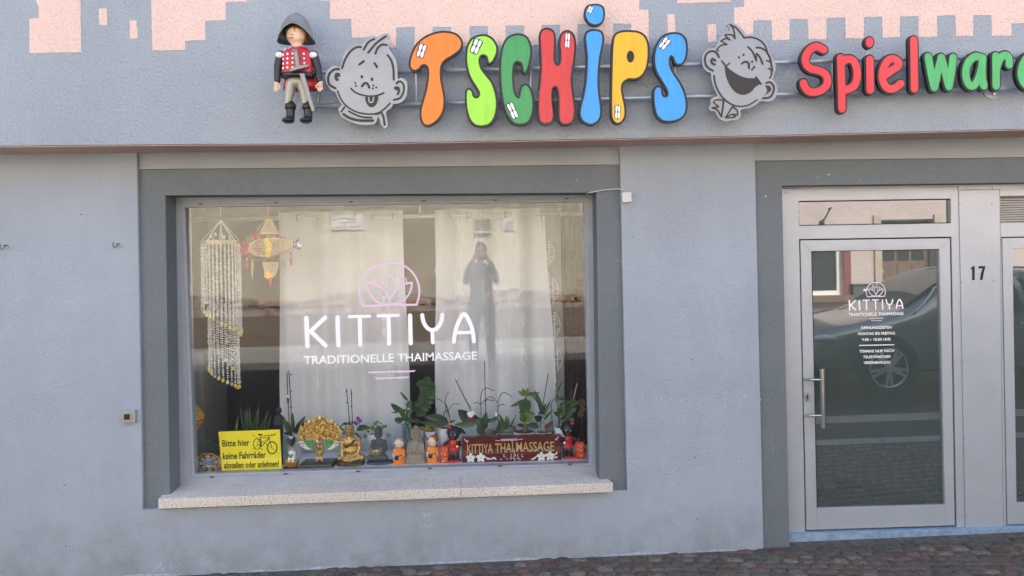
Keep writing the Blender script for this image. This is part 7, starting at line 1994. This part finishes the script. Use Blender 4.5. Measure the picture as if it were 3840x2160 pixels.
# helmet: pointed bowl with a sloping brim
mb = MB(); n = 28; vs = []
for r_, y, sag in ((4, 85, 0), (45, 100, 0), (100, 140, 0), (138, 190, 0), (155, 235, 5), (172, 290, 45), (190, 345, 80), (206, 390, 106), (208, 396, 106), (160, 300, 45), (140, 250, 5)):
    vs += [f.p(395 + r_ * math.cos(t) * (1.02 if math.cos(t) < 0 else 1.04), y - sag * 1.35 * (math.sin(t) > 0) * math.sin(t) ** 2 + sag * .25 * abs(math.cos(t)), -r_ * .82 * math.sin(t) * f.k) for t in [2 * math.pi * i / n for i in range(n)]]
mb.add(vs, [(j * n + i, j * n + (i + 1) % n, (j + 1) * n + (i + 1) % n, (j + 1) * n + i) for j in range(10) for i in range(n)]); hel = f.plain('helmet', mb, M['toygrey'])
mb = MB(); f.cap(mb, [(398, 88, -4, 9), (390, 150, -82, 8), (385, 235, -124, 7)], 8); f.plain('helmet_ridge', mb, M['toygrey'], hel)
# tunic
mb = MB(); f.lathe(mb, 412, [(170, 800), (176, 700), (168, 600), (160, 540), (120, 495), (70, 470)], 24, sy=.55); f.blob('tunic', mb, M['toyred'], vox=.006)
mb = MB(); f.lathe(mb, 425, [(196, 945), (190, 880), (178, 810), (160, 800)], 24, sy=.45, dy=75); f.plain('skirt', mb, M['toyred'])
mb = MB(); f.lathe(mb, 417, [(186, 825), (188, 800), (186, 772), (176, 768)], 24, sy=.56); f.plain('belt', mb, M['toyblack'])
for i in range(4):
    for j, x in enumerate((262, 317, 378, 500)):
        y = 572 + i * 51; u = (x + i * 3 - 412) / 170
        mb = MB(); f.ell(mb, x + (i * 3 if x > 450 else 0), y, 13, 14, 5, -170 * .56 * math.sqrt(max(.05, 1 - u * u)) - 2); f.plain('stud', mb, M['white'])
for i, x in enumerate((290, 345, 408, 475)):
    mb = MB(); f.ell(mb, x, 508, 34, 34, 16, -60 + abs(x - 385) * .35); f.plain('collar_plate', mb, mat('toy_silver', (.42, .44, .46), .3, metal=.5) if 'toy_silver' not in bpy.data.materials else bpy.data.materials['toy_silver'])
# arms, hands with five fingers
for s, pts, hx0, hy0 in ((-1, [(215, 560, 0, 50), (190, 700, -10, 44), (187, 860, -20, 36)], 180, 900), (1, [(595, 560, 0, 50), (640, 700, -10, 44), (662, 860, -20, 36)], 672, 900)):
    mb = MB(); f.cap(mb, pts, 14); f.blob('sleeve', mb, M['toyblack'], vox=.006)
    mb = MB(); f.ell(mb, pts[0][0], 572, 44, 36, 30, -36); f.plain('shoulder_plate', mb, M['white'])
    mb = MB(); f.cap(mb, [(hx0, hy0 - 30, -20, 26), (hx0, hy0 + 12, -22, 30)], 10)
    for k in range(4):
        dx = (k - 1.5) * 14; L = (42, 54, 50, 36)[k]
        f.cap(mb, [(hx0 + dx, hy0 + 28, -24, 9.5), (hx0 + dx * 1.05, hy0 + 28 + L * .55, -32, 9), (hx0 + dx, hy0 + 28 + L, -46, 8)], 8)
    f.cap(mb, [(hx0 - s * 26, hy0, -30, 11), (hx0 - s * 40, hy0 + 24, -44, 10), (hx0 - s * 38, hy0 + 46, -52, 9)], 8)
    f.plain('hand', mb, M['toyskin'])
mb = MB(); f.ell(mb, 395, 870, 118, 66, 72)
for s in (-1, 1): f.cap(mb, [(395 + s * 56, 880, 0, 62), (400 + s * 82, 980, 0, 54), (400 + s * 100 + (20 if s > 0 else -55) * 0, 1120, 0, 42)], 14)
f.blob('trousers', mb, M['toykhaki'], vox=.006)
for x in (330, 540 - 10):
    mb = MB(); f.cap(mb, [(x, 1130, 0, 54), (x, 1230, 0, 48), (x, 1285, 0, 50)], 14); f.ell(mb, x - 16, 1310, 72, 36, 90, -40); f.blob('boot', mb, M['toyblack'], vox=.006)
    mb = MB(); f.lathe(mb, x, [(58, 1180), (62, 1150), (58, 1116)], 18); f.plain('boot_cuff', mb, M['toyblack'])
# sword
sw_ = part('sword', f.th)
Ys = f.Y - 150 * f.k
def spz(pts): return [(q.x, q.z) for q in (f.p(a, b) for a, b in pts)]
bevel(MB().prism(spz([(465, 810), (520, 800), (640, 1215), (625, 1240), (600, 1220)]), Ys, Ys + .018).build('blade', M['toygrey'], sw_), .003)
bevel(MB().prism(spz([(362, 765), (440, 720), (575, 712), (572, 738), (450, 765), (366, 790)]), Ys - .006, Ys + .022).build('guard', M['toygrey'], sw_), .003)
bevel(MB().prism(spz([(400, 560), (445, 548), (472, 730), (432, 745)]), Ys - .003, Ys + .02).build('grip', M['toygrey'], sw_), .003)
mb = MB(); f.ell(mb, 412, 552, 34, 20, 20, -142); f.plain('pommel', mb, M['toygrey'], sw_)
MB().tube([f.p(500, 700, 90 * f.k), P(1228, 274.5, FY - .075)], .01, 6).build('fixing', M['rail'], f.th)
